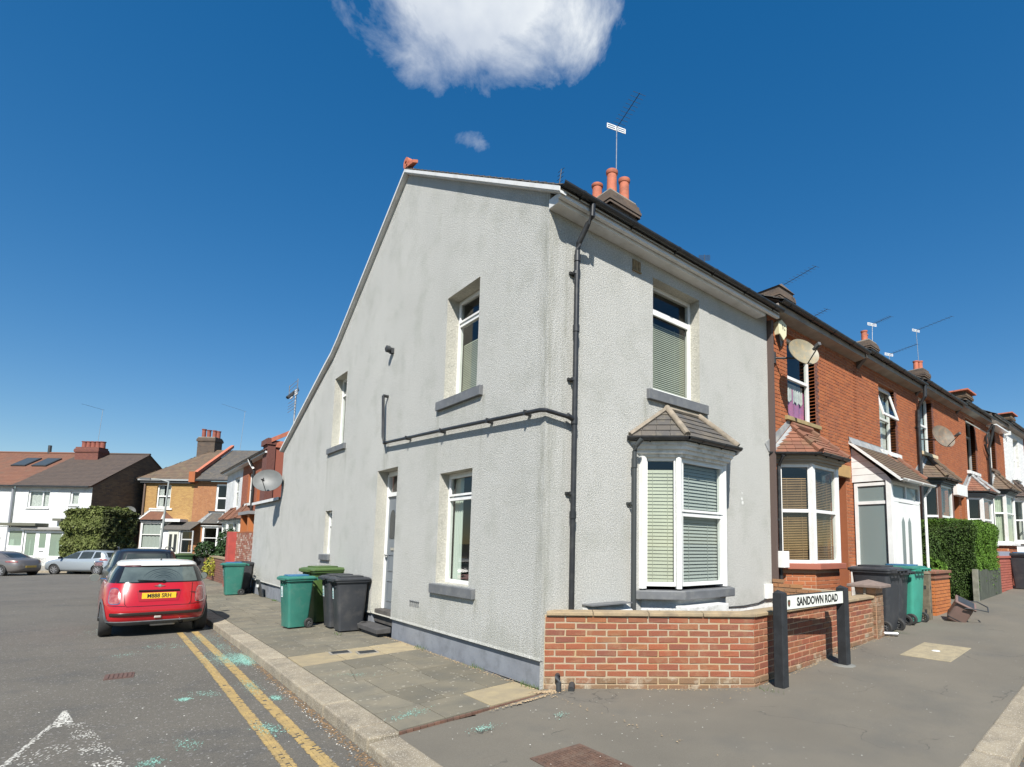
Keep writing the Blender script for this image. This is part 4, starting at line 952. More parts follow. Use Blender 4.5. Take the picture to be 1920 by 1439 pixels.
# ---------------------------------------------------------------- the brick terrace
def quoin_reveal(par, T, u, z0, z1, dep, mat, side=1):
    """brick-by-brick reveal on the side of an opening"""
    b = MB(T); z = z0; k = 0
    while z < z1-.03:
        e = .0 if k % 2 else .035
        b.box(min(u, u+.012*side), max(u, u+.012*side)-.0, -.004, dep-.004, z+.005, min(z+.07, z1), random.random() or .01)
        if side > 0: b.box(u+.012, u+.11+e*1.6, -.013, .01, z+.005, min(z+.07, z1), random.random() or .01)
        z += .075; k += 1
    return b.build('quoin_brick', mat, par, kind='stuff')
def bay(par, T, X, D, z0, z1, apex, eave, tr, cornice, tile, hipmat, sillmat, basemat, zg, blind=None, bmat=None, bt=None, solid_front=False, gut=True, mullmat=None, single=False, gable_hip=True):
    k = math.tan(R(22.5))
    ro = lambda o: [(X[0]-o*1.414, 0), (X[1]-o*k, -D-o), (X[2]+o*k, -D-o), (X[3]+o*1.414, 0)]
    P = [(X[0], 0), (X[1], -D), (X[2], -D), (X[3], 0)]
    for i in range(3):
        (ax, ay), (bx, by) = P[i], P[i+1]; L = math.hypot(bx-ax, by-ay)
        Tq = T @ Matrix.Translation((ax, ay, 0)) @ Matrix.Rotation(math.atan2(by-ay, bx-ax), 4, 'Z')
        window(par, Tq, .03, L-.03, z0, z1, dep=.015, hs=[tr] if tr else [], blind=blind, bmat=bmat, blindtop=bt, room=False, pitch=.032, fwid=.06)
    m = MB(T)
    for (x, y) in P[1:3]: m.box(x-.05, x+.05, y+.0, y+.1, z0, z1)
    m.build('bay_post', mullmat or WHITE, par)
    m = MB(T); m.box(X[0]+.08, X[3]-.08, .03, 1.8, z0-.1, z1+.05, 0, 'f'); m.build('bay_interior', ROOM, par)
    m = MB(T)
    for kk, o in enumerate((.03, .08, .13)): m.prism([(x, y, z1+.05*kk) for x, y in ro(o)], (0, 0, .05))
    m.build('bay_cornice', cornice, par)
    m = MB(T); m.prism([(x, y, z0-.11) for x, y in ro(.1)], (0, 0, .11)); m.build('bay_sill', sillmat, par, bevel=.01)
    m = MB(T); m.prism([(x, y, zg) for x, y in ro(-.02)], (0, 0, z0-.1-zg)); m.build('bay_base', MORTARP if basemat is BRICKR else basemat, par)
    if basemat is BRICKR:
        Q = ro(-.02)
        for i in range(3):
            (ax, ay), (bx, by) = Q[i], Q[i+1]; L = math.hypot(bx-ax, by-ay)
            Tq = T @ Matrix.Translation((ax, ay, 0)) @ Matrix.Rotation(math.atan2(by-ay, bx-ax), 4, 'Z')
            bricks(par, Tq, brick_cells(0, L, zg, [(0, z0-.12), (L, z0-.12)], []), BRICKR)
    G_ = ro(.2)
    if gut:
        for i in range(3):
            (ax, ay), (bx, by) = G_[i], G_[i+1]; L = math.hypot(bx-ax, by-ay)
            gutter(par, T @ Matrix.Translation((ax, ay, 0)) @ Matrix.Rotation(math.atan2(by-ay, bx-ax), 4, 'Z'), 0, L, 0, eave+.02, .05, joints=1.1, name='bay_gutter')
    E_ = [(x, y, eave) for x, y in ro(.19)]; (a0, a1, az) = apex
    L_, R_ = (a0, -.0, az), (a1, -.0, az)
    for A, B, C, D_ in ((E_[0], E_[1], L_, L_), (E_[1], E_[2], R_, L_), (E_[2], E_[3], R_, R_)): hipface(par, A, B, C, D_, tile, .17, .12, single, T, base=TILED)
    m = MB(T)
    for a, b in ((E_[1], L_), (E_[2], R_)):
        a, b = Vector(a), Vector(b); n = 4
        for q in range(n):
            p, r_ = a.lerp(b, q/n), a.lerp(b, (q+1.12)/n); m.tube([p+Vector((0, 0, .045)), r_+Vector((0, 0, .03))], [.065, .05], 7)
    m.tube([Vector(L_)+Vector((-.05, -.03, .03)), Vector(R_)+Vector((.05, -.03, .03))], .06, 7)
    m.build('hip_tile', hipmat, par, smooth=50)
    m = MB(T); m.prism([Vector(E_[0])+Vector((-.03, -.012, .02)), Vector(L_)+Vector((-.05, -.012, .02)), Vector(L_)+Vector((-.05, -.012, .16)), Vector(E_[0])+Vector((-.16, -.012, .16))], (0, .01, 0))
    m.prism([Vector(E_[0])+Vector((.0, -.02, .03)), Vector(L_)+Vector((.0, -.02, .03)), Vector(L_)+Vector((.1, -.13, -.06)), Vector(E_[0])+Vector((.12, -.10, -.0))], (0, 0, .012)); m.build('wall_flashing', LEADM, par)
def rowhouse(x0, x1, label, eav, ops, wallmat='brick', zg=.2, mortar=None, brk=None, single=None, soff=None, eave_rise=.03, name='terraced_house', flem=False):
    h = thing(name, label, 'house', (x0, 0, 0), 0, 'houses of the brick terrace' if wallmat == 'brick' else None); soff = soff or M('tan_eaves_paint', (.34, .30, .26), .75, col2=(.25, .22, .19), vs=3)
    T = Matrix.Translation((-x0, 0, 0)); W = x1-x0
    prof = [(x0, eav-.03), (x1, eav+eave_rise)]
    m = MB(T); rv = []; wall(m, x0, x1, zg-.4, prof, ops, reveal=rv); m.build('front_wall', (mortar or MORTARP) if wallmat == 'brick' else wallmat, h)
    build_all(rv, 'reveal', (brk or BRICKR) if wallmat == 'brick' else wallmat, h)
    if wallmat == 'brick':
        bricks(h, T, brick_cells(x0, x1, zg-.1, prof, ops, jit=.003, flemish=True), brk or BRICKR, single=single)
    # eaves: soffit box, gutter, roof
    m = MB(T); m.prism([(x0, -.24, eav-.05), (x0, -.24, eav+.07), (x0, 0, eav+.07), (x0, 0, eav-.09)], (W-.06, 0, eave_rise)); m.build('eaves_box', soff, h)
    Tg = T @ Matrix.Rotation(-math.atan2(eave_rise, W) if False else 0, 4, 'Y')
    gutter(h, Tg, x0+.01, x1-.01, -.31, eav+.13, .062)
    ridge = eav+2.75; m = MB(T)
    m._a([(x0, -.33, eav+.08), (x1, -.33, eav+.08+eave_rise), (x1, 4.6, ridge), (x0, 4.6, ridge), (x0, 9.4, eav), (x1, 9.4, eav)], [(0, 1, 2, 3), (3, 2, 5, 4)]); m.build('roof', TILED, h)
    A = Vector((x0, -.36, eav+.10)); V = Vector((0, 4.96, ridge-eav-.10)).normalized()
    tiles(h, A, (1, 0, 0), V, [(0, 0), (W, 0), (W, 5.6), (0, 5.6)], .24, .22, SLATE if (int(x0) % 2) else TILEB, T)
    m = MB(T); m.tube([(x0, 4.6, ridge+.06), (x1, 4.6, ridge+.06)], .1, 8); m.build('ridge_tile', TILEO, h, smooth=40)
    return h, T
def party(x, z, name='party_wall_coping'):
    pass
near_cell = lambda a, b, za, zb: b < 6.0 or (b < 7.3 and zb > 5.2)
# house 2 -------------------------------------------------
op2 = [(6.02, 7.20, 4.28, 5.98, .16), (5.62, 7.44, 1.3, 3.4, .1), (7.72, 8.60, .2, 3.28, .45)]
h2, T2 = rowhouse(5.28, 9.40, 'red brick terraced house with brown wooden blinds in its bay, beside the grey corner house', 6.22, op2, zg=.16, single=near_cell)
m = MB(T2); m.box(5.272, 5.34, -.10, -.0, -.05, 6.0, 0, ''); m.build('dark_party_strip', M('dark_party_paint', (.10, .07, .06), .8), h2)
window(h2, T2, 6.02, 7.20, 4.28, 5.98, dep=.13, hs=[5.16], blind='cloth', bmat=PINK, fwid=.06, blindtop=5.0)
m = MB(T2); m.grid(24, 1, lambda i, j: (6.08+1.05*i, .235+.012*math.sin(i*70), 4.72+.38*j+.04*math.sin(i*40)*(1-j))); m.build('lace_valance', NET, h2)
quoin_reveal(h2, T2, 7.20, 4.28, 5.95, .16, BRICKD)
sill(h2, T2, 5.88, 7.32, 4.28, .10, .07, .14, M('ochre_stone_sill', (.34, .26, .12), .85, col2=(.26, .2, .1), vs=5))
bay(h2, T2, (5.54, 6.02, 7.04, 7.52), .48, 1.40, 3.27, (6.12, 6.88, 4.08), 3.44, 2.38, M('cream_brown_cornice', (.30, .26, .21), .7), TILER, TILER, M('terracotta_paint', (.32, .10, .06), .7, col2=(.27, .09, .055), vs=3), BRICKR, -.05, 'slats', WOODB, 3.0, single=True)
d = MB(T2); d.box(7.80, 8.52, .40, .45, .22, 2.6); d.build('door', DOORG, h2)
d = MB(T2); d.box(7.72, 7.80, .36, .46, .2, 3.28); d.box(8.52, 8.60, .36, .46, .2, 3.28); d.box(7.80, 8.52, .36, .46, 2.6, 2.68); d.build('door_frame', WHITE, h2)
d = MB(T2); d.poly([(7.8, .42, 2.68), (8.52, .42, 2.68), (8.52, .42, 3.28), (7.8, .42, 3.28)]); d.build('fanlight', GLASS, h2)
d = MB(T2); d.box(7.78, 8.54, .5, 1.5, .2, 3.3, 0, 'f'); d.build('hall_interior', ROOM, h2)
d = MB(T2); d.box(7.60, 8.75, -.06, .0-.014, 3.28, 3.55); d.build('door_lintel', M('ochre_lintel', (.42, .26, .10), .8, col2=(.35, .22, .09), vs=4), h2, bevel=.01)
m = MB(T2); m.box(8.66, 8.9, -.16, -.014, .2, 1.30); m.build('white_pier', WPAINT, h2)
m = MB(T2); m.box(5.33, 5.52, -.22, -.0, 1.32, 1.62, 0); m.build('meter_box', WHITE, h2, bevel=.01)
pipe(h2, T2, [(5.46, -.08, 0.1), (5.46, -.08, 3.2), (5.42, -.2, 3.4)], .035, [(5.46, 2.2), (5.46, 1.3)], name='bay_downpipe')
# house 3 with the white porch -----------------------------
op3 = [(10.75, 11.85, 4.22, 5.98, .16), (10.5, 12.4, 1.4, 3.4, .1), (9.2, 10.1, .3, 3.0, .3)]
h3, T3 = rowhouse(9.40, 13.55, 'red brick terraced house with a white glazed porch under a lean-to tiled roof', 6.30, op3, zg=.32)
window(h3, T3, 10.75, 11.85, 4.22, 5.98, dep=.13, hs=[5.12], blind='cloth', bmat=NET, fwid=.06, split=.34)
v_ = MB(T3); pa, pb_ = Vector((0, .12, 5.92)), Vector((0, -.09, 5.12)); dn = (pb_-pa).normalized(); nn_ = dn.cross(Vector((1, 0, 0)))
for s_ in (-1, 1): v_.obox(Vector((11.3+.49*s_, 0, 0))+(pa+pb_)/2, (1, 0, 0), nn_, dn, .035, .022, .42)
for q_ in (.05, .97): v_.obox(Vector((11.3, 0, 0))+pa.lerp(pb_, q_), (1, 0, 0), nn_, dn, .455, .021, .035)
oc = v_.build('open_sash', WHITE, h3, bevel=.004); v_ = MB(T3); v_.poly([Vector((11.3+a_*.45, 0, 0))+pa.lerp(pb_, b__) for a_, b__ in ((-1, .1), (1, .1), (1, .92), (-1, .92))]); v_.build('pane', GLASS, oc)
quoin_reveal(h3, T3, 11.85, 4.22, 5.95, .16, BRICKD); sill(h3, T3, 10.62, 12.0, 4.22, .13, .09, .14, WPAINT)
bay(h3, T3, (10.55, 11.0, 11.95, 12.4), .42, 1.5, 3.3, (11.0, 11.7, 4.1), 3.46, 2.45, SOFFW, TILEB, TILER, REDPAINT, BRICKR, .2, 'net', NET)
pipe(h3, T3, [(13.45, -.09, .3), (13.45, -.09, 5.55), (13.45, -.1, 5.7), (13.40, -.16, 5.85), (13.40, -.3, 6.05), (13.40, -.31, 6.38)], .05, [(13.45, 5.2), (13.45, 3.9), (13.45, 2.6)], collars=[(13.45, -.09, 5.4), (13.45, -.09, 3.6)])
PR = thing('glazed_porch', 'white framed porch with frosted glass sides and tiled lean-to roof', 'porch', (8.93, 0, .2)); TP = Matrix.Translation((-8.93, 0, -.2))
px0, px1, pd, pz0, pz1 = 8.93, 10.75, .82, .2, 3.2
TS = TP @ frame((px0, 0, 0), -R(90))           # side: u from -0 to .82 (u = -y)
window(PR, TS, .04, .80, .62, pz1-.03, dep=.0, hs=[2.72], room=False, gl=FROST, fwid=.07)
m = MB(TS); m.box(.0, .82, .0, .07, pz0, .62); m.build('dwarf_wall', WPAINT, PR)
TFp = TP @ Matrix.Translation((px0, -pd, 0))
m = MB(TFp); m.box(-.03, .09, -.01, .10, pz0, pz1); m.box(.09, .42, .0, .06, pz0, 2.78); m.box(1.36, 1.82, .0, .06, pz0, 2.78); m.box(1.74, 1.82, -.01, .07, 2.78, pz1); m.box(.09, 1.74, -.005, .07, 2.74, 2.84); m.box(.09, 1.74, -.005, .07, 3.12, pz1); m.box(.88, .94, 0, .06, 2.84, 3.12); m.build('porch_frame', WHITE, PR, bevel=.004)
m = MB(TFp); m.box(.42, 1.36, .01, .06, .3, 2.74)
pdoor = m.build('door', WHITE, PR, bevel=.004)
m = MB(TFp)
for a in (.58, .98): m.prism([(a, .008, 1.05), (a+.2, .008, 1.05), (a+.2, .008, 2.3), (a+.1, .008, 2.42), (a, .008, 2.3)], (0, .006, 0))
m.build('door_glass', M('frosted_strip', (.16, .20, .20), .25), pdoor)
m = MB(TFp); m.box(.5, .66, -.05, .01, 1.3, 1.33); m.box(.74, 1.04, .0, .01, 1.14, 1.24); m.build('handle', BLACKM, pdoor)
m = MB(TFp); m.poly([(.09, .03, 2.84), (.88, .03, 2.84), (.88, .03, 3.12), (.09, .03, 3.12)]); m.poly([(.94, .03, 2.84), (1.74, .03, 2.84), (1.74, .03, 3.12), (.94, .03, 3.12)]); m.build('pane', FROST, PR)
m = MB(TP); n_ = 5          # boarded cheek under the verge
zt = lambda y: 4.02+(y)*.93
for k in range(n_):
    a, b = 3.2+k*.16, 3.2+(k+1)*.16-.008
    ya, yb = -(4.02-a)/.93, -(4.02-b)/.93
    m2 = MB(TP); m2.prism([(px0-.015, max(ya, -.83), a), (px0-.015, 0, a), (px0-.015, 0, b), (px0-.015, min(0, max(yb, -.83)), b)], (.02, 0, 0)); m2.build('weatherboard', WHITE, PR)
A = Vector((8.83, -1.02, 3.22)); tv = Vector((0, 1.02, .92)).normalized()
tiles(PR, A, (1, 0, 0), tv, [(0, 0), (2.3, 0), (2.3, 1.37), (0, 1.37)], .165, .115, TILEB, TP, True, base=TILED)
m = MB(TP); m.prism([(8.80, -1.05, 3.16), (8.80, 0, 4.10), (8.80, 0, 4.17), (8.80, -1.05, 3.23)], (.03, 0, 0)); m.build('barge_board', WHITE, PR)
m = MB(TP); m.prism([(8.8, -.02, 4.12), (8.8, -.02, 4.26), (8.8, -.008, 4.26), (8.8, -.1, 4.08)], (2.2, 0, 0)); m.build('lead_flashing', LEADM, PR)
gutter(PR, TP, 8.85, 11.0, -1.06, 3.22, .05, WHITE); pipe(PR, TP, [(10.86, -.9, .3), (10.86, -.9, 2.95), (10.84, -1.0, 3.1), (10.84, -1.05, 3.18)], .032, mat=WHITE)
# houses 4 and 5 --------------------------------------------
op4 = [(13.85, 15.0, 4.57, 6.3, .16), (13.66, 15.45, 1.7, 3.6, .1), (16.5, 17.4, .5, 3.5, .5)]
h4, T4 = rowhouse(13.55, 17.6, 'red brick terraced house with rusty dish and white-framed bay beyond the porch', 6.46, op4, zg=.45)
window(h4, T4, 13.85, 15.0, 4.57, 6.3, dep=.13, hs=[5.45], blind='cloth', bmat=M('blue_grey_curtain', (.34, .42, .48), .9), fwid=.06)
quoin_reveal(h4, T4, 15.0, 4.57, 6.25, .16, BRICKD); sill(h4, T4, 13.72, 15.12, 4.57, .12, .09, .14, M('cream_sill', (.6, .5, .33), .8))
bay(h4, T4, (13.56, 13.97, 15.15, 15.56), .41, 1.77, 3.56, (14.3, 14.75, 4.45), 3.72, 2.65, BLACKP, TILEB, TILEB, WPAINT, BRICKR, .3, None, None, mullmat=M('brown_post', (.16, .09, .07), .6))
def frontdoor(h, T, u0, u1, z0, z1, dep, mat):
    d = MB(T); d.box(u0+.07, u1-.07, dep-.05, dep, z0, z1-.55); d.build('door', mat, h); d = MB(T); d.box(u0, u0+.07, dep-.09, dep, z0, z1); d.box(u1-.07, u1, dep-.09, dep, z0, z1); d.box(u0+.07, u1-.07, dep-.09, dep, z1-.55, z1-.47); d.build('door_frame', WHITE, h)
    d = MB(T); d.poly([(u0, dep, z1-.5), (u1, dep, z1-.5), (u1, dep, z1), (u0, dep, z1)]); d.build('fanlight', GLASS, h); d = MB(T); d.box(u0, u1, dep+.05, dep+1, z0, z1, 0, 'f'); d.build('hall_interior', ROOM, h)
frontdoor(h4, T4, 16.5, 17.4, .5, 3.5, .48, WHITE)
m = MB(T4); m.box(16.45, 17.6, -.22, -.014, 3.45, 3.82); m.build('door_canopy', WHITE, h4, bevel=.01)
op5 = [(18.75, 19.9, 4.5, 6.4, .16), (18.4, 20.25, 1.85, 3.6, .1), (17.7, 18.15, .5, 3.5, .5)]
h5, T5 = rowhouse(17.6, 21.55, 'red brick terraced house with open grey vent window and lead flashed bay roof', 6.62, op5, zg=.6)
window(h5, T5, 18.75, 19.9, 4.5, 6.4, dep=.13, hs=[5.8], mat=M('grey_frame_paint', (.34, .35, .34), .6), fwid=.07)
v_ = MB(T5); t_ = R(48); v_.obox((19.3, -.2, 6.1), (1, 0, 0), (0, -math.sin(t_), -math.cos(t_)), (0, -math.cos(t_), math.sin(t_)), .55, .3, .015); v_.build('open_vent_light', M('grey_glass', (.34, .38, .36), .25), h5)
quoin_reveal(h5, T5, 19.9, 4.5, 6.3, .16, BRICKD); sill(h5, T5, 18.6, 20.05, 4.5, .13, .1, .14, WPAINT)
bay(h5, T5, (18.31, 18.71, 19.96, 20.36), .40, 1.95, 3.5, (18.98, 19.6, 4.35), 3.70, 2.75, M('grey_cornice', (.22, .22, .21), .7), TILER, LEADM, WPAINT, BRICKR, .4)
frontdoor(h5, T5, 17.7, 18.15, .5, 3.5, .48, WHITE)
pipe(h5, T5, [(21.45, -.09, .4), (21.45, -.09, 5.6), (21.42, -.2, 6.0), (21.4, -.31, 6.5)], .05, [(21.45, 5.2), (21.45, 3.9)], name='downpipe'); pipe(h5, T5, [(21.2, -.09, 5.75), (21.12, -.09, 5.95), (21.2, -.15, 6.2), (21.25, -.3, 6.5)], .04, name='branch_pipe')
pipe(h5, T5, [(20.9, -.09, 5.7), (21.1, -.09, 5.5), (21.4, -.09, 5.35)], .035, name='waste_pipe')
op6 = [(21.85, 22.95, 4.92, 6.55, .16), (22.0, 24.0, 1.95, 3.95, .1)]
h6, T6 = rowhouse(21.55, 24.5, 'narrow strip of red brick terraced house between the black downpipes and the white house', 6.86, op6, zg=.7)
window(h6, T6, 21.85, 22.95, 4.92, 6.55, dep=.13, hs=[5.8], fwid=.07, blind='net'); quoin_reveal(h6, T6, 22.95, 4.92, 6.5, .16, BRICKD); sill(h6, T6, 21.7, 23.1, 4.92, .12, .08, .14, TILEB)
m = MB(T6); m.box(21.6, 23.7, -.35, -.02, 6.52, 6.57); m.build('open_vent_light', WHITE, h6)
bay(h6, T6, (21.93, 22.3, 23.76, 24.13), .37, 2.0, 3.88, (22.4, 23.2, 4.75), 4.05, 3.15, BLACKP, TILEB, TILEB, WPAINT, BRICKR, .5, 'cloth', GREENC)
op7 = [(26.3, 27.4, 4.95, 6.75, .16), (25.4, 27.1, 2.1, 3.9, .1)]
h7, T7 = rowhouse(24.5, 28.6, 'white painted brick terraced house at the right edge', 7.05, op7, WPAINT, .8, name='painted_house')
bricks(h7, T7, brick_cells(24.5, 28.6, .7, [(24.5, 7.0), (28.6, 7.1)], op7, bl=.225, bh=.075, jit=.004), M('white_painted_brick', (.74, .74, .72), .8, rnd=.06))
window(h7, T7, 26.3, 27.4, 4.95, 6.75, dep=.13, hs=[5.85], fwid=.07, blind='net'); sill(h7, T7, 26.2, 27.5, 4.95, .12, .08, .14, WPAINT)
bay(h7, T7, (25.2, 25.6, 26.9, 27.3), .4, 2.1, 3.85, (25.8, 26.7, 4.7), 4.0, 3.0, WPAINT, TILED, TILED, WPAINT, WPAINT, .5)
m = MB(T7); m.obox((24.9, -.1, 6.72), (1, 0, 0), (0, 1, 0), (0, 0, 1), .06, .1, .08); m.build('wall_lamp', WHITE, h7)
prev = 28.6
for i, (w_, mt, lb) in enumerate(((4.1, BRICKR, 'red brick terraced house beyond the white painted one'), (4.1, PEBB, 'pale pebbledashed terraced house further along the street'), (4.2, BRICKR, 'red brick terraced house at the far end of the row'))):
    zz = 7.2+.12*i; o_ = [(prev+1.6, prev+2.7, zz-2.1, zz-.4, .16), (prev+.6, prev+2.5, 2.2, 4.0, .1)]
    hh, Tt = rowhouse(prev, prev+w_, lb, zz, o_, 'brick' if mt is BRICKR else mt, 1.0)
    window(hh, Tt, *o_[0][:4], dep=.13, hs=[zz-1.2]); bay(hh, Tt, (prev+.5, prev+.9, prev+2.2, prev+2.6), .4, 2.25, 3.95, (prev+1.1, prev+1.9, 4.8), 4.1, 3.1, SOFFW, TILEB, TILEB, WPAINT, WPAINT, .8); prev += w_
# chimneys of the row (parts of the houses they stand on)
def at_house(h, x, y): return x-h.location.x
for (h, x, z1, w_, d_, pots, mt) in ((h3, 13.3, 10.62, 1.0, .9, [], BRICKS), (h5, 21.2, 10.9, .9, .8, [(-.18, -.1, .5), (.15, 0, .45)], BRICKS), (h7, 28.4, 11.25, .9, .8, [(-.25, 0, .5), (.1, -.1, .55), (.32, .1, .5)], BRICKS)):
    lx = x-h.location.x; chimney(h, lx, 4.2, 8.2, z1, w_, d_, [(lx+a, 4.2+b, c) for a, b, c in pots], mt, pot_r=.13)
m = MB(T3); m.prism([(12.75, 3.7, 10.66), (13.85, 3.7, 10.66), (13.3, 3.9, 10.95)], (0, .9, 0)); m.build('chimney_cowl', BRICKS, h3)
CH = [(36.6, 11.6), (49, 12.3)]
for i, (x, z1) in enumerate(CH):
    t = thing('chimney', 'square capped chimney stack %s along the far ridge' % ('nearer' if i == 0 else 'furthest'), 'chimney', (x, 4.2, 8.0)); TT = Matrix.Translation((-x, -4.2, -8.0))
    chimney(t, x, 4.2, 8.0, z1, 1.5, .8, [], BRICKB, TT); q = MB(TT); q.box(x-1.0, x+1.0, 3.6, 4.8, z1+.03, z1+.12); q.build('chimney_cap', TERRA, t)
# orange ridge and dark gablet standing up at the party line
m = MB(T4); m.prism([(15.9, 3.9, 9.0), (15.9, 4.6, 9.45), (15.9, 5.3, 9.0)], (2.6, 0, 0)); m.build('raised_ridge', TERRA, h4)
# eaves overlap: short party-wall corbels
for (h, T, x, z) in ((h3, T3, 9.41, 6.15), (h4, T4, 13.56, 6.3), (h5, T5, 17.6, 6.45), (h6, T6, 21.56, 6.7)):
    m = MB(T); m.prism([(x-.02, -.20, z+.08), (x-.02, -.016, z-.12), (x-.02, -.016, z+.30), (x-.02, -.24, z+.30)], (.14, 0, 0)); m.build('corbel', BRICKS, h)
# dishes, alarm and aerials of the row
dish('satellite_dish', 'cream satellite dish beside the first upper window of the red brick terrace', (5.50, -.02, 5.32), (.35, -1, 0), (-.40, -.87, .34), .29, DISHC, .46)
dish('satellite_dish', 'rust stained satellite dish by the black downpipe further along the brick terrace', (13.75, -.02, 4.9), (.35, -1, 0), (-.40, -.87, .32), .35, DISHR, .48)
al = thing('burglar_alarm', 'cream alarm box with a dark base high on the first brick house', 'alarm box', (5.66, 0, 5.92)); m = MB()
hx = [(-.02, .19), (.17, .12), (.15, -.10), (.04, -.22), (-.11, -.12), (-.15, .10)]
m.prism([(x, -.12, z) for x, z in hx], (0, .12, 0)); m.build('alarm_cover', CREAMP, al, bevel=.012)
m = MB(); m.prism([(-.10, -.10, -.13), (.12, -.10, -.13), (.03, -.06, -.34)], (0, .08, 0)); m.build('alarm_base', BLACKM, al)
gtext('TC', .13, BLACKM, al, standing(I4, .03, -.123, .03), .001, .8)
AER = [((13.5, 4.2, 10.6), (13.55, 4.0, 11.0), (-.3, -.95, 0), 1.5, 'dark aerial leaning from the pointed chimney of the brick terrace', False),
       ((15.2, 4.3, 9.3), (15.2, 4.3, 10.1), (-.3, -.95, .05), 1.4, 'low aerial on the ridge between the chimneys, bare boom', False),
       ((8.9, 4.0, 9.1), (8.9, 4.0, 10.05), (.05, .05, 1), .35, 'short upright whip aerial above the grey house eaves', False),
       ((22.2, 4.2, 10.9), (22.3, 4.2, 12.15), (-.35, -.9, 0), 1.0, 'aerial on a tall mast behind the two orange pots', True),
       ((24.6, 4.3, 9.8), (24.6, 4.3, 11.3), (-.35, -.9, 0), 1.5, 'aerial with white reflector between the second and third chimney', True),
       ((28.7, 4.2, 11.3), (28.5, 4.2, 13.6), (-.35, -.9, 0), 2.0, 'large double aerial on the mast by the third chimney pots', True)]
for b_, t_, d_, L_, lb_, rf_ in AER: yagi('tv_aerial', lb_, b_, t_, d_, L_, 9, .17, rf_)
# ---------------------------------------------------------------- side-street terrace beyond the yard (faces the side street)
def sidehouse(name, label, ya, yb, wallmat, ops, eav=6.0, zg=-.35):
    h = thing(name, label, 'house', (1.5, yb, 0)); T = Matrix.Translation((-1.5, -yb, 0)) @ frame((1.5, 0, 0), -R(90)); m = MB(T); rv = []
    prof = [(-ya, eav), (-yb, eav)] if ya > yb else [(-yb, eav), (-ya, eav)]
    u0, u1 = -max(ya, yb), -min(ya, yb); wall(m, u0, u1, zg, [(u0, eav), (u1, eav)], ops, reveal=rv)
    m.build('front_wall', MORTARP if wallmat is BRICKR else wallmat, h); build_all(rv, 'reveal', wallmat, h)
    if wallmat is BRICKR: bricks(h, T, brick_cells(u0, u1, zg, [(u0, eav), (u1, eav)], ops, flemish=True), M('terrace_brick', (.30, .095, .05), .9, rndcol=[(.26, .08, .045), (.34, .11, .055), (.22, .07, .04)], fine=.1))
    m = MB(T); m.poly([(u0, -.3, eav), (u1, -.3, eav), (u1, 4.2, eav+2.6), (u0, 4.2, eav+2.6)]); m.poly([(u0, 4.2, eav+2.6), (u1, 4.2, eav+2.6), (u1, 8.5, eav), (u0, 8.5, eav)])
    m.poly([(u1, 0, zg), (u1, 8.4, zg), (u1, 8.4, eav), (u1, 4.2, eav+2.55), (u1, 0, eav)]); m.build('roof', SLATE if wallmat is not BRICKR else M('red_brick_gable', (.26, .08, .05), .9), h)
    gutter(h, T, u0, u1, -.34, eav+.0, .07, BLACKP)
    m = MB(T); m.box(u0, u1, -.3, 0, eav-.14, eav-.06); m.build('soffit', SOFFW, h)
    return h, T
ta, Ta = sidehouse('painted_house', 'white pebbledashed end of the side street terrace beside the yellow houses', 34.4, 29.25, PEBB, [(-31.6, -30.1, 3.5, 5.2, .15)], 5.75)
window(ta, Ta, -31.6, -30.1, 3.5, 5.2, dep=.1, hs=[4.4], vs=[-30.85], fwid=.08)
bay(ta, Ta, (-32.4, -32.0, -30.6, -30.2), .4, .8, 2.6, (-32, -30.6, 3.4), 2.75, 1.9, WPAINT, TILEO, TILEO, WPAINT, WPAINT, -.4)
tb, Tb = sidehouse('terraced_house', 'dark brick house of the side street terrace with arched recess, behind the satellite dish', 29.25, 22.4, BRICKR, [(-27.6, -26.3, 3.55, 5.15, .15), (-25.2, -24.2, -.2, 4.6, .25)], 5.75)
window(tb, Tb, -27.6, -26.3, 3.55, 5.15, dep=.1, hs=[4.3], fwid=.09); sill(tb, Tb, -27.7, -26.2, 3.55, .15, .1, .1, WPAINT)
bay(tb, Tb, (-28.8, -28.3, -26.9, -26.4), .4, .8, 2.55, (-28.2, -27.0, 3.5), 2.72, 1.9, WPAINT, TILEO, TILEO, WPAINT, BRICKR, -.4)
m = MB(Tb); m.poly([(-25.2, .25, -.2), (-24.2, .25, -.2), (-24.2, .25, 4.6), (-25.2, .25, 4.6)]); m.build('recess_panel', BRICKC, tb)
m = MB(Tb); m.box(-23.3, -22.35, -.22, .1, -.3, 6.3); m.box(-23.4, -22.3, -.3, .1, 6.0, 6.25); m.build('end_pier', M('shaded_red_brick', (.16, .06, .045), .9, col2=(.11, .045, .035), vs=14, var=1, fine=.3, finescale=20), tb)  # pier brick darkened: its shade is put into the colour
m = MB(Tb); m.box(-22.45, -22.32, .1, 4.2, 5.9, 6.2); m.prism([(-22.5, -.1, 6.1), (-22.5, 4.2, 8.75), (-22.5, 4.2, 8.95), (-22.5, -.1, 6.3)], (.25, 0, 0)); m.build('verge_tile', TERRA, tb)
m = MB(Tb); m.box(-26.0, -23.4, -.6, 0, 2.85, 3.0); m.build('porch_roof', M('grey_felt', (.22, .22, .22), .8), tb)
m = MB(Tb); m.box(-24.1, -23.75, -.5, -.2, -.3, 2.85); m.box(-25.8, -25.5, -.5, -.2, -.3, 2.85); m.build('porch_pillar', BRICKC, tb)
pipe(tb, Tb, [(-25.8, -.09, -.3), (-25.8, -.09, 5.1), (-25.8, -.2, 5.4), (-25.8, -.34, 5.7)], .06); pipe(tb, Tb, [(-26.0, -.34, 5.75), (-25.9, -.25, 5.45), (-25.75, -.12, 5.2)], .06, mat=WHITE, name='white_swan_neck')
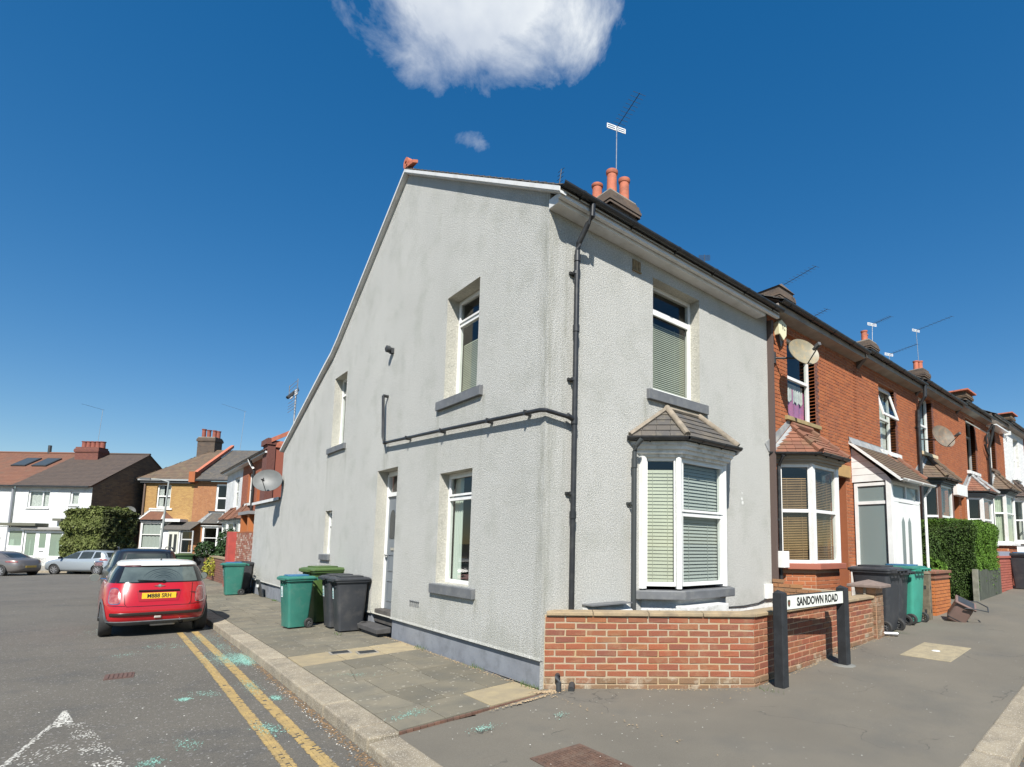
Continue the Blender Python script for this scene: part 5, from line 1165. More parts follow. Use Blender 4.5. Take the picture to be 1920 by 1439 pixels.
# ---------------------------------------------------------------- yellow brick pair facing along the far street
def Tfar(u, dep): return FT @ Matrix.Translation((u, dep, 0))
OY = -35.91      # along-street offset of the left corner, filled in from the measured point below
def farhouse(name, label, u_off, dep):
    t = thing(name, label, 'house', tuple(far(u_off, dep)), A41); return t
oy = Vector((-2.088, 51.296, 0))-Vector((CAM.x, CAM.y, 0)); U41 = Vector((math.cos(A41), math.sin(A41), 0)); D41 = Vector((-math.sin(A41), math.cos(A41), 0))
oy_u = oy.dot(U41)
hy = farhouse('end_terrace_house', 'yellow brick house with hipped brown roof and terracotta bay roof, behind the black car', oy_u, 44)
EZ_ = 6.35; op = [(1.15, 2.3, 4.15, 6.05, .15), (2.95, 4.1, -.5, 2.9, .1), (.3, 2.5, .8, 3.0, .1)]
m = MB(); rv = []; wall(m, 0.15, 4.16, -.5, [(0.15, EZ_), (4.16, EZ_)], op, reveal=rv); m.build('front_wall', M('tan_mortar', (.36, .26, .13), .95), hy); build_all(rv, 'reveal', BRICKY, hy)
bricks(hy, I4, brick_cells(.15, 4.16, -.5, [(.15, EZ_), (4.16, EZ_)], op), BRICKY)
m = MB(); m.poly([(.15, 0, -.5), (.15, 0, EZ_), (.15, 8, EZ_), (.15, 8, -.5)]); m.build('side_wall', BRICKB, hy)
m = MB(); m.box(-.25, 4.16, -.35, -.25, EZ_+.0, EZ_+.12); m.build('gutter', M('grey_gutter', (.35, .36, .36), .5), hy); m = MB(); m.box(-.1, 4.16, -.25, 0, EZ_-.2, EZ_); m.build('soffit', BLACKM, hy)
RZ = 9.65
hipface(hy, (-.35, -.35, EZ_+.12), (4.2, -.35, EZ_+.12), (4.2, 4.2, RZ), (2.7, 4.2, RZ), TILEB, .3, .28, False, base=TILEB)
hipface(hy, (-.35, 8.4, EZ_+.12), (-.35, -.35, EZ_+.12), (2.7, 4.2, RZ), (2.7, 4.2, RZ), TILEB, .3, .28, False, base=TILEB)
chimney(hy, 2.15, 4.3, 8.2, 10.75, 1.55, 1.0, [(1.75, 4.0, .75), (2.1, 4.15, .7), (2.5, 4.3, .7), (2.8, 4.4, .65)], BRICKS, pot_r=.17, potmat=TERRAF)
m = MB(); m.box(1.3, 3.0, 3.6, 3.75, 8.2, 8.6); m.build('flashing', WPAINT, hy)
window(hy, I4, 1.15, 2.3, 4.15, 6.05, dep=.1, hs=[5.1], fwid=.1, blind='cloth', bmat=NET, split=.4, room=True)
sill(hy, I4, .7, 2.55, 4.12, .14, .1, .12, WPAINT)
bay(hy, I4, (.15, .55, 2.2, 2.6), .5, .85, 2.9, (.75, 2.0, 3.85), 3.12, 1.95, WPAINT, TILEO, WPAINT, WPAINT, BRICKY, -.5, 'cloth', BLINDW)
dish('satellite_dish', 'grey dish on the corner of the yellow brick house over the big hedge', tuple(hy.matrix_world @ Vector((0, 0, 3.7))) if False else tuple(far(oy_u-.3, 43.4, 3.75)), (-.5, -.6, 0), (-.25, -1, .3), .42, DISHM, .3)
pipe(hy, I4, [(.2, -.1, -.4), (.2, -.1, 6.2)], .07, mat=M('brown_pipe', (.14, .10, .08), .6))
m = MB(); m.box(2.7, 3.9, -.9, 0, 3.0, 3.22); m.build('door_head', WHITE, hy)
m = MB(); m.prism([(2.65, -1.2, 2.35), (5.0, -1.2, 2.35), (5.0, 0, 3.0), (2.65, 0, 3.0)], (0, 0, .06)); m.build('porch_roof', SLATE, hy)
m = MB(); m.box(2.75, 4.1, -1.0, -.9, -.4, 2.45); m.build('porch_front', WHITE, hy)
m = MB(); m.box(3.2, 4.0, -1.06, -1.0, -.2, 2.2); dd = m.build('door', M('cream_door', (.55, .55, .48), .4), hy)
m = MB()
for a in (3.3, 3.68): m.box(a, a+.22, -1.075, -1.06, .6, 2.0)
m.build('door_glass', M('dark_door_glass', (0, 0, 0)), dd)
window(hy, I4 @ Matrix.Translation((0, -.95, 0)), 4.15, 5.1, .5, 2.3, dep=.0, hs=[1.6], fwid=.09, room=False, mat=M('grey_upvc', (.45, .45, .44), .5))
hz = farhouse('terraced_house', 'orange brick house with slate roof and red coping, next to the yellow one', oy_u+4.16, 44)
op = [(1.85, 3.15, 3.95, 6.15, .12), (1.2, 3.4, .7, 2.7, .1)]
m = MB(); rv = []; wall(m, 0, 5, -.5, [(0, EZ_), (5, EZ_)], op, reveal=rv); m.build('front_wall', MORTARP, hz); build_all(rv, 'reveal', WPAINT, hz)
bricks(hz, I4, brick_cells(0, 5, -.5, [(0, EZ_-.1), (5, EZ_-.1)], op, flemish=True), M('orange_brown_brick', (.33, .15, .06), .9, rndcol=[(.30, .13, .055), (.36, .16, .065), (.27, .11, .05), (.40, .19, .08)], fine=.1))
hipface(hz, (0.1, -.35, EZ_+.12), (5.2, -.35, EZ_+.12), (5.2, 4.2, RZ), (.1, 4.2, RZ), SLATE, .25, .22, False, base=SLATE)
m = MB(); m.prism([(-.08, -.4, EZ_+.25), (-.08, 4.3, RZ+.25), (-.08, 4.3, RZ+.5), (-.08, -.4, EZ_+.55)], (.28, 0, 0)); m.build('coping', TERRA, hz)
m = MB(); m.box(-.2, .3, -.45, .2, EZ_-.1, EZ_+.75); m.build('kneeler', BRICKR, hz)
m = MB(); m.box(0, 5, -.4, -.3, EZ_, EZ_+.12); m.build('gutter', BLACKP, hz)
window(hz, I4, 1.85, 3.15, 3.95, 6.15, dep=.06, hs=[5.0], fwid=.13)
m = MB(); m.box(1.4, 3.3, -.1, 0, 3.82, 3.93); m.build('sill', BLACKM, hz)
bay(hz, I4, (.95, 1.35, 2.5, 2.9), .45, .75, 2.6, (1.6, 2.6, 3.75), 2.9, 1.75, WPAINT, SLATE, LEADM, WPAINT, WPAINT, -.5, None)
m = MB(); m.box(3.6, 5.6, 1.0, 5, EZ_, EZ_+3.0) if False else None
# ---------------------------------------------------------------- white semi and its red roofed neighbour
ow = Vector((-5.056, 48.685, 0))-Vector((CAM.x, CAM.y, 0)); ow_u = ow.dot(U41)
def semi(name, label, u0, u1, tile, ops, side=False):
    h = farhouse(name, label, ow_u+u1, 40); T = Matrix.Translation((-u1, 0, 0)); EZs, RZs = 5.38, 8.62
    m = MB(T); rv = []; wall(m, u0, u1, -.6, [(u0, EZs), (u1, EZs)], ops, reveal=rv); m.build('front_wall', PEBB, h); build_all(rv, 'reveal', PEBB, h)
    if side:
        m = MB(T); m.poly([(u1, 0, -.6), (u1, 9.6, -.6), (u1, 9.6, EZs), (u1, 4.9, RZs), (u1, 0, EZs)]); m.build('side_wall', BRICKB, h)
        bb_ = MB(T); Tq = T @ frame((u1, 0, 0), R(90)); bricks(h, Tq, [c_ for c_ in brick_cells(0, 9.6, -.6, [(0, EZs), (4.9, RZs), (9.6, EZs)], [], bl=.3, bh=.1)], BRICKB)
        m = MB(Tq @ Matrix.Translation((0, -.02, 0))); window(h, Tq, 7.3, 8.2, 3.1, 4.3, dep=-.03, hs=[3.8], fwid=.1, room=False, gl=M('dark_door_glass', (0, 0, 0)))
    hipface(h, (u0, -.3, EZs+.02), (u1+.1, -.3, EZs+.02), (u1+.1, 4.9, RZs), (u0, 4.9, RZs), tile, .28, .25, False, T, base=tile)
    m = MB(T); m.poly([(u0, 4.9, RZs), (u1+.1, 4.9, RZs), (u1+.1, 9.8, EZs), (u0, 9.8, EZs)]); m.build('rear_roof', tile, h)
    m = MB(T); m.tube([(u0, 4.9, RZs+.03), (u1+.1, 4.9, RZs+.03)], .1, 6); m.build('ridge_tile', tile, h); m = MB(T); m.box(u0, u1, -.38, -.28, EZs-.06, EZs+.05); m.build('gutter', BLACKP, h)
    return h, T
o1 = [(-4.72, -3.12, 3.78, 5.08, .12), (-1.60, -.92, 4.0, 5.02, .12)]
s1, Ts = semi('semi_detached_house', 'white pebbledashed house with dark brown roof behind the silver car', -5.76, 0, TILED, o1, True)
window(s1, Ts, -4.72, -3.12, 3.78, 5.08, dep=.08, vs=[-3.68], fwid=.1, blind='cloth', bmat=NET); window(s1, Ts, -1.60, -.92, 4.0, 5.02, dep=.08, fwid=.11, blind='cloth', bmat=NET)
sill(s1, Ts, -4.8, -3.05, 3.78, .08, .08, .1, WPAINT); sill(s1, Ts, -1.7, -.85, 4.0, .08, .08, .1, WPAINT)
gf = MB(Ts); gf.box(-5.35, -1.3, -.5, -.1, -.5, .15); gf.box(-5.35, -4.2, -.5, -.1, .15, .85); gf.build('bay_base', WPAINT, s1)
TsB = Ts @ Matrix.Translation((0, -.5, 0))
window(s1, TsB, -5.36, -4.2, .85, 2.3, dep=0, fwid=.12, room=False, gl=GREENPANE)
window(s1, TsB, -4.13, -3.2, .15, 2.05, dep=0, fwid=.12, room=False, gl=GREENPANE); window(s1, TsB, -2.35, -1.3, .15, 2.05, dep=0, fwid=.12, room=False, gl=GREENPANE)
m = MB(TsB); m.box(-3.2, -2.35, 0, .08, -.45, 2.05); dd = m.build('door', WHITE, s1); m = MB(TsB); m.box(-3.02, -2.55, -.012, 0, .85, 1.9); m.build('door_glass', GREENPANE, dd); m = MB(TsB); m.box(-2.95, -2.62, -.02, 0, .55, .6); m.build('letter_plate', BLACKM, dd)
m = MB(TsB); m.box(-5.4, -1.2, .02, .5, 2.05, 2.3); m.build('bay_head', WPAINT, s1); m = MB(Ts); m.box(-5.7, -2.95, -1.0, 0, 2.42, 2.62); m.build('canopy', M('mossy_canopy', (.12, .12, .09), .9), s1); m = MB(Ts); m.box(-4.15, -1.1, -.8, 0, 2.16, 2.34); m.build('porch_canopy', M('grey_fascia', (.30, .29, .27), .8), s1)
m = MB(Ts); m.box(-2.35, -1.7, -.4, 0, 2.82, 3.0); m.build('small_canopy', M('mossy_canopy', (0, 0, 0)), s1)
pipe(s1, Ts, [(-5.76, -.12, -.5), (-5.76, -.12, 5.2)], .08, mat=M('grey_pipe', (.22, .23, .25), .6))
chimney(s1, -4.3, 4.3, 7.4, 9.0, 1.9, .9, [(-4.95+.38*k, 4.3, .55) for k in range(5)], M('red_brown_brick', (.17, .065, .05), .9, rndcol=[(.15, .06, .05), (.2, .08, .055)]), Ts, pot_r=.19, potmat=TERRAF)
o2 = []
s2, T2s = semi('semi_detached_house', 'white house with orange red roof and two skylights at the left edge', -12.6, -5.80, TILEO, o2)
for k, a in enumerate((-9.0, -7.35)):
    m = MB(T2s @ Matrix.Translation((a, 3.2, 7.56)) @ Matrix.Rotation(math.atan2(3.24, 5.2), 4, 'X')); m.box(0, 1.15, -.75, .75, .02, .13); sk = m.build('skylight', BLACKM, s2); m = MB(T2s @ Matrix.Translation((a, 3.2, 7.56)) @ Matrix.Rotation(math.atan2(3.24, 5.2), 4, 'X')); m.box(.1, 1.05, -.65, .65, .125, .14); m.build('pane', M('sky_glass', (.05, .06, .065), .35), sk)
m = MB(T2s); m.tube([(-8.4, 4.9, 8.6), (-8.4, 4.9, 9.3)], .12, 8); m.build('flue', BLACKM, s2)
m = MB(T2s); m.box(-12.6, -5.9, -.06, 0, 2.38, 2.44); m.build('string_course', WPAINT, s2)
m = MB(T2s); m.box(-8.3, -6.6, -1.2, 0, -.5, 1.8); m.prism([(-8.6, -1.3, 1.9), (-6.4, -1.3, 1.5), (-6.4, 0, 1.5), (-8.6, 0, 1.9)], (0, 0, .12)); m.build('porch', WPAINT, s2)
sb = thing('estate_sign', 'purple and grey sale board standing by the white house', 'sign', tuple(far(ow_u-5.7, 37.5, -.45)), A41)
m = MB(); m.box(0, .9, 0, .04, .55, 1.25); m.build('board', M('purple_board', (.10, .05, .13), .6), sb); m = MB(); m.box(0, .9, -.005, .045, 1.25, 1.55); m.build('board_top', M('grey_board', (.22, .18, .22), .6), sb); m = MB(); m.box(-.08, -.0, 0, .06, 0, 1.7); m.build('post', WHITE, sb)
# aerials of the far houses
yagi('tv_aerial', 'thin aerial over the row of pots on the white house', tuple(far(ow_u-3.9, 44.3, 9.0)), tuple(far(ow_u-3.75, 44.3, 12.3)), (-.8, -.3, .1), 1.4, 4, .1, False)
yagi('tv_aerial', 'thin aerial beside the tall chimney of the yellow brick house', tuple(far(oy_u+4.9, 48.3, 9.4)), tuple(far(oy_u+5.1, 48.3, 13.3)), (-.9, .3, .25), 1.9, 4, .1, False)
# the multi-element aerial seen over the long sloping roof
ga = thing('tv_aerial', 'grid aerial with white reflectors above the long sloping roof of the grey house', 'aerial', (1.0, 16.7, 4.0), 0, 'television aerials'); m = MB(); m.tube([(0, 0, 0), (0, 0, 3.15)], .03, 8); m.build('mast', ALU, ga)
m = MB()
for z in (2.5, 2.62, 2.72, 2.85, 3.05, 3.2, 3.35, 3.5): m.tube([(-.1, .62, z), (-.1, -.62, z)], .008, 5)
for y_ in (.6, -.6): m.obox((-.1, y_, 3.3), (1, 0, 0), (0, 1, 0), (0, 0, 1), .012, .02, .25)
m.build('director', ALU, ga, kind='stuff'); m = MB()
for y_ in (-.33, .33): m.obox((-.06, y_, 3.12), (1, 0, 0), (0, 1, 0), (0, 0, 1), .01, .22, .12)
m.build('reflector', WHITE, ga); m = MB(); m.tube([(.1, .2, 3.35), (-.3, -.1, 2.9)], .06, 6); m.build('boom', BLACKM, ga)
# ---------------------------------------------------------------- low brick garden wall: chamfered length, then along the street
GW = thing('garden_wall', 'low red brick garden wall with sandstone coping wrapping the corner in front of the bay', 'wall', (0, 0, 0)); GW['near'] = 1
A0 = Vector((.055, -.005, 0)); B0 = Vector((2.045, -1.565, 0)); C0 = Vector((6.36, -1.415, 0)); LA = (B0-A0).length; LB_ = (C0-B0).length
TA = Matrix.Translation(A0) @ Matrix.Rotation(math.atan2(B0.y-A0.y, B0.x-A0.x), 4, 'Z'); TB = Matrix.Translation(B0) @ Matrix.Rotation(math.atan2(C0.y-B0.y, C0.x-B0.x), 4, 'Z')
ZT = .855
m = MB(TA); m.box(0, LA-.004, .006, .21, -.1, ZT-.005); m.build('mortar_core', MORTAR, GW); m = MB(TB); m.box(.012, LB_, .006, .21, -.1, ZT-.005); m.build('mortar_core', MORTARP, GW)
cnt = 0; unit = {}
def brick_obj(T, a, b, za, zb, mat, par, proud):
    """shares one mesh between bricks of the same length"""
    L = round(b-a, 2); key = (L, mat.name, random.randrange(6))
    if key not in unit:
        q = MB(); q.box(-L/2, L/2, 0, .05, -.033, .033, 0, 'k'); q.v = [(x+random.uniform(-.0035, .0035), y+(random.uniform(-.003, .003) if y < .01 else 0), z+random.uniform(-.003, .003)) for x, y, z in q.v]; me = q.mesh('brick', mat); unit[key] = me
    o = bpy.data.objects.new('brick', unit[key]); COL.objects.link(o); o.parent = par
    o.matrix_local = T @ Matrix.Translation(((a+b)/2, -proud, (za+zb)/2)) @ Matrix.Rotation(random.uniform(-.006, .006), 4, 'Y') @ Matrix.Rotation(random.uniform(-.008, .008), 4, 'Z')
    bv = o.modifiers.new('b', 'BEVEL'); bv.width = .006; bv.segments = 1
for T, L, g0 in ((TA, LA, 0.0), (TB, LB_, 0.0)):
    bl = .247 if T is TA else .232; top = ZT-.018; k = 0; z = top-.0785
    while z > -.08:
        u = -(bl/2 if k % 2 else 0)+(.0 if T is TA else .0); zb0 = z+.006; zb1 = z+.0715
        while u < L-.02:
            e_ = u+bl if L-(u+bl) > .11 else L+.03
            a, b = max(u, 0)+.0075, min(e_, L+.004)-.0075; u = e_
            if b-a < .05: continue
            gx_ = (T @ Vector(((a+b)/2, 0, 0))); 
            if zb1 < G(gx_.x, gx_.y)-.02: continue
            low = z < .06+G(gx_.x, gx_.y)*.9
            mt = BRICKO if (low or (T is TB and a > 3.6 and random.random() < .6)) else BRICKL
            if cnt < 292 : brick_obj(T, a, b, zb0, zb1, mt, GW, random.uniform(-.003, .002)+(.005 if low else 0)); cnt += 1
            else:
                q = MB(T); q.box(a, b, -.002, .05, zb0, zb1, 0, 'k'); q.build('brick', mt, GW)
        z -= .0785; k += 1
m = MB(TA); 
for i, (a, b) in enumerate(((0.02, .57), (.575, 1.24), (1.245, 1.9), (1.905, LA+.01))): 
    m = MB(TA); m.prism([(a, -.03, ZT-.012), (a, .24, ZT-.012), (a, .24, ZT+.03), (a, .1, ZT+.045), (a, -.03, ZT+.03)], (b-a, 0, 0)); m.build('coping_stone', COPING, GW, bevel=.008)
a = 0
while a < LB_-.35:
    b = min(a+.66, LB_-.28); m = MB(TB); m.prism([(a+.003, -.03, ZT-.012), (a+.003, .24, ZT-.012), (a+.003, .24, ZT+.03), (a+.003, .1, ZT+.045), (a+.003, -.03, ZT+.03)], (b-a-.006, 0, 0)); m.build('coping_stone', COPING, GW, bevel=.008); a = b+.0001
    if b >= LB_-.3: break
PX = LB_-.30
m = MB(TB); m.box(PX, LB_+.03, -.05, .28, .0, 1.02); m.build('pier_core', MORTARP, GW)
for (T_, L_) in ((TB @ Matrix.Translation((PX, -.05, 0)), .33), (TB @ Matrix.Translation((PX, .28, 0)) @ Matrix.Rotation(-R(90), 4, 'Z'), .33)):
    bricks(GW, T_, brick_cells(0, L_, .1, [(0, .98), (L_, .98)], []), BRICKO, stuffname='pier_brickwork')
m = MB(TB); cx_ = PX+.165; m._a([(cx_-.27, -.16, 1.02), (cx_+.27, -.16, 1.02), (cx_+.27, .39, 1.02), (cx_-.27, .39, 1.02), (cx_-.27, -.16, 1.07), (cx_+.27, -.16, 1.07), (cx_+.27, .39, 1.07), (cx_-.27, .39, 1.07), (cx_, .115, 1.15)], [(0, 3, 2, 1), (0, 1, 5, 4), (1, 2, 6, 5), (2, 3, 7, 6), (3, 0, 4, 7), (4, 5, 8), (5, 6, 8), (6, 7, 8), (7, 4, 8)])
m.build('pier_cap', M('brown_concrete_cap', (.22, .165, .14), .93, col2=(.17, .13, .11), vs=6, fine=.15), GW, bevel=.01)
m = MB(TB); m.box(PX-.03, PX+.03, .1, .14, .9, 1.02); m.build('grey_upright', CONC, GW)
# boundary wall between the two front gardens, seen over the low wall
DW = thing('dividing_wall', 'old brown brick dividing wall between the grey house and the red brick one', 'wall', (5.3, -1.2, 0)); TD = Matrix.Translation((-5.3, 1.2, 0)) @ frame((5.25, -.02, 0), -R(90))
m = MB(TD); m.box(0.0, 1.30, .006, .2, -.1, .98); m.build('mortar_core', MORTAR, DW); bricks(DW, TD, brick_cells(0, 1.3, .0, [(0, 1.18), (.5, 1.1), (1.3, .9)], []), M('ochre_old_brick', (.34, .16, .07), .9, rndcol=[(.36, .18, .075), (.30, .14, .065), (.22, .13, .07), (.4, .2, .08)], fine=.15, dirt=((.2, .15, .09), 5, .5)), stuffname='brickwork')
# iron pipe stub and elbow poking from the wall foot
el = thing('pipe_stub', 'black iron pipe elbow and stub at the left foot of the garden wall', 'pipe', (.13, -.2, 0)); m = MB(); m.tube([(-.02, -.02, -.02), (-.02, -.02, .10), (0.0, .03, .15), (.05, .09, .15)], .032, 10); m.build('elbow', BLACKM, el, smooth=50)
m = MB(); m.tube([(.10, -.10, .02), (.18, -.02, .05)], .038, 10); m.build('stub', BLACKM, el, smooth=50); m = MB(); m.tube([(.185, -.015, .055), (.20, 0, .06)], .02, 8); m.build('plug', WHITE, el)
# ---------------------------------------------------------------- street name sign
SG = thing('street_sign', 'street name board on two black posts in front of the brick wall', 'street sign', (2.285, -1.775, 0)); SG['near'] = 1
S0 = Vector((2.285, -1.775, 0)); S1 = Vector((3.905, -1.83, .075)); dS = (S1-S0); aS = math.atan2(dS.y, dS.x); TSg = Matrix.Rotation(aS, 4, 'Z'); LS = math.hypot(dS.x, dS.y)
BPOST = M('black_painted_post', (.013, .015, .017), .8, col2=(.022, .025, .028), vs=8, fine=.25, finescale=70, bump=.35, bscale=45)
for u_, z0_ in ((0, 0), (LS, .075)):
    m = MB(TSg @ Matrix.Translation((u_, 0, 0))); m.box(-.062, .062, -.062, .062, z0_-.1, 1.135); m._a([(-.062, -.062, 1.135), (.062, -.062, 1.135), (.062, .062, 1.135), (-.062, .062, 1.135), (0, .03, 1.175)], [(0, 1, 4), (1, 2, 4), (2, 3, 4), (3, 0, 4)])
    m.build('post', BPOST, SG, bevel=.008)
m = MB(TSg); m.box(.07, LS-.07, -.035, .0, .925, 1.105); m.build('backing_board', BPOST, SG)
m = MB(TSg); m.box(.072, LS-.072, -.042, -.0352, .935, 1.095); m.build('name_plate', M('sign_white', (.78, .79, .72), .35, col2=(.72, .73, .66), vs=4), SG)
INK = M('sign_black', (.02, .02, .02), .5)
gtext('SANDOWN ROAD', .142, INK, SG, TSg @ Matrix.Translation((.86, -.0425, 1.012)) @ Matrix.Rotation(R(90), 4, 'X'), .0012, .90, .0052)
m = MB(TSg); n_ = 10
m.prism([(.135+.030*math.sin(math.pi*k/n_-math.pi/2), -.0421, 1.03+.022*math.cos(math.pi*k/n_-math.pi/2)) for k in range(n_+1)]+[(.163, -.0421, .985), (.135, -.0421, .958), (.107, -.0421, .985)], (0, -.001, 0)); m.build('crest', M('crest_olive', (.075, .07, .035), .5), SG)
m = MB(TSg); m.prism([(.118, -.0432, 1.02), (.132, -.0432, 1.02), (.13, -.0432, .985)], (0, -.0006, 0)); m.prism([(.140, -.0432, 1.02), (.153, -.0432, 1.02), (.142, -.0432, .985)], (0, -.0006, 0)); m.build('crest_detail', M('crest_red', (.3, .05, .05), .5), SG)
for u_, z0_ in ((0, 0), (LS, .075)):
    m = MB(TSg @ Matrix.Translation((u_, 0, z0_+.006))); m.lathe([(0, .012), (.10, .012), (.17, 0), (.19, -.02)], n=12); m.build('concrete_footing', M('grey_footing', (.19, .19, .17), .95, col2=(.16, .16, .145), vs=9, fine=.2), SG, smooth=60)
# ---------------------------------------------------------------- wheelie bins
def wbin(label, loc, rz, body, lid, cat='wheelie bin', inner=None, sc=1.0, sticker=False, group='wheelie bins', tall=1.0, dy=1.0):
    """front faces local -y, wheels and handle at +y"""
    t = thing('wheelie_bin', label, cat, loc, rz, group); S = Matrix.Diagonal((sc, sc*dy, sc*tall, 1))
    m = MB(S); w0, w1, d0, d1, h = .215, .265, .20, .285, .95; nz_ = 8
    def rr(w, y0, y1, z, r=.05):
        P = []
        for (cx, cy, a0) in ((w-r, y0+r, -90), (w-r, y1-r, 0), (-w+r, y1-r, 90), (-w+r, y0+r, 180)):
            for k in range(4): a = R(a0+30*k); P.append((cx+r*math.cos(a), cy+r*math.sin(a), z))
        return P
    rings = [rr(w0, -d0-.005, .22, .03, .04), rr(w0+.004, -d0-.01, .235, .12, .05)]
    for q in (.25, .5, .75, .97): rings.append(rr(w0+(w1-w0)*q, -d0-(d1-d0)*q, .24+.05*q, .03+h*q, .05))
    rings += [rr(w1+.028, -d1-.028, .325, .955, .05), rr(w1+.03, -d1-.03, .33, .995, .05)]
    vs_ = [p for rg in rings for p in rg]; n = 16
    fs = [(i*n+k, i*n+(k+1) % n, (i+1)*n+(k+1) % n, (i+1)*n+k) for i in range(len(rings)-1) for k in range(n)]+[tuple(range(n-1, -1, -1)), tuple((len(rings)-1)*n+k for k in range(n))]
    m._a(vs_, fs); m.build('body', body, t, smooth=35)
    m = MB(S)        # ribs under the rim at the front
    for x in (-.12, 0, .12): m.box(x-.008, x+.008, -.302, -.27, .86, .95)
    m.build('rib', body, t)
    m = MB(S); L = MB(S)
    lr = [rr(w1+.045, -d1-.055, .335, .995, .05), rr(w1+.045, -d1-.055, .335, 1.02, .05), rr(w1+.01, -d1-.01, .31, 1.045, .06), rr(w1-.03, -d1+.04, .27, 1.05, .06)]
    vs_ = [p for rg in lr for p in rg]; fs = [(i*n+k, i*n+(k+1) % n, (i+1)*n+(k+1) % n, (i+1)*n+k) for i in range(3) for k in range(n)]+[tuple(range(n-1, -1, -1)), tuple(3*n+k for k in range(n))]
    m._a(vs_, fs)
    m.box(-.2, .2, -d1-.085, -d1-.05, .975, 1.018)
    ld_ = m.build('lid', lid, t, smooth=35)
    q = MB(S); P = rr(w1-.06, -d1+.06, .22, 1.051, .06); q.prism(P, (0, 0, .022)); q.build('lid_panel', inner or lid, ld_, smooth=30)
    m = MB(S); m.tube([(-.21, .36, .985), (-.21, .40, 1.0), (.21, .40, 1.0), (.21, .36, .985)], .015, 8)
    for x in (-.21, -.07, .07, .21): m.box(x-.012, x+.012, .30, .41, .96, 1.015)
    m.build('handle', lid if lid is BBLACK else body, t)
    m = MB(S); m.tube([(-.24, .22, .10), (.24, .22, .10)], .012, 8); m.build('axle', BLACKM, t)
    for sx in (-1, 1):
        wl = MB(S @ Matrix.Translation((sx*.255, .225, .10))); wl.lathe([(.055, -.025), (.088, -.028), (.10, -.018), (.10, .018), (.088, .028), (.055, .025)], (0, 0, 0), 'x', 24); wh = wl.build('wheel', RUBBER, t, smooth=40)
        hb = MB(S @ Matrix.Translation((sx*.255, .225, .10))); hb.lathe([(.012, sx*.024), (.028, sx*.022), (.028, sx*.008)], (0, 0, 0), 'x', 12); hb.lathe([(.056, -.02), (.056, .02)], (0, 0, 0), 'x', 24)
        for k in range(6): a = k*math.pi/3; hb.obox((sx*.012, .04*math.cos(a), .04*math.sin(a)), (1, 0, 0), (0, math.cos(a), math.sin(a)), (0, -math.sin(a), math.cos(a)), .006, .02, .007)
        hb.build('hub', HUB, wh)
    if sticker:
        q = MB(S); x0 = -.16; sl = .013
        q.poly([(x0, -.262, .62), (x0+.11, -.262, .62), (x0+.11, -.280, .84), (x0, -.280, .84)]); q.build('sticker', STICK, t)
        q = MB(S); 
        for z in (.65, .67, .7, .73, .76): q.box(x0+.015, x0+.09, -.285+(.84-z)*.08, -.270+(.84-z)*.08, z, z+.008)
        q.build('sticker_print', M('sticker_print', (.12, .3, .3), .6), t)
    return t
wbin('teal wheelie bin with blue lid standing furthest forward on the slabs by the side door', (-1.0, 6.74, -.03), -R(84), BTEAL, BTEAL, inner=BBLUE, sticker=True, sc=.96, dy=.86)
wbin('charcoal wheelie bin nearest the side door step', (-.33, 5.66, -.02), -R(94), BBLACK, BBLACK, sticker=True, sc=.97)
wbin('charcoal wheelie bin between the olive green bin and the one by the step', (-.33, 6.26, -.02), -R(92), BBLACK, BBLACK, sticker=True, sc=.97)
wbin('olive green wheelie bin against the grey wall behind the near teal bin', (-.36, 7.30, -.04), -R(80), BGREEN, BGREEN, sc=1.10)
wbin('teal wheelie bin with blue lid at the rear corner of the grey house', (-.66, 15.95, G(0, 15.9)), -R(92), BTEAL, BTEAL, inner=BBLUE, sticker=True, sc=1.0)
wbin('dark wheelie bin half hidden against the wall behind the far teal bin', (-.28, 16.75, G(0, 16.5)), -R(92), BBLACK, BBLACK, sc=1.0)
wbin('dark green wheelie bin standing by the striped low wall behind the red car', (-.85, 28.6, G(0, 28)), -R(90), M('dark_green_bin', (.035, .085, .035), .5), M('mossy_lid', (.06, .09, .03), .6), sc=1.15)
wbin('blue-lidded bin left of the dark green bin behind the red car', (-1.45, 29.6, G(0, 29)), -R(90), BTEAL, BBLUE, sc=1.1)
wbin('black wheelie bin in the shade right of the dark green one', (-.15, 28.9, G(0, 28)), -R(90), BBLACK, BBLACK, sc=1.1)
wbin('charcoal wheelie bin just past the pier of the garden wall', (6.95, -1.16, .185), R(178), BBLACK, BBLACK, sc=1.12)
wbin('charcoal wheelie bin squeezed between the first charcoal bin and the teal one', (7.62, -1.12, .205), R(183), BBLACK, BBLACK, sc=1.05)
wbin('teal wheelie bin with blue lid beside the wooden gate post', (8.25, -1.18, .23), R(176), M('light_teal_bin', (.05, .30, .22), .45, col2=(.045, .26, .19), vs=4), BTEAL, inner=BBLUE, sc=1.08)
wbin('dark wheelie bin with blue lid by the far red garden wall on the right', (17.2, -1.62, .53), R(180), BBLACK, BBLACK, inner=BBLUE, sc=1.05)
# drain can lying by the wall end
cn = thing('drink_can', 'crushed silver can lying on its side at the foot of the wall pier', 'drink can', (6.50, -1.54, .185), R(-60)); m = MB(); m.tube([(-.16, 0, .035), (-.15, 0, .035), (.1, 0, .035), (.11, 0, .035)], [.025, .035, .035, .025], 12); m.build('can', ALU, cn, smooth=40)
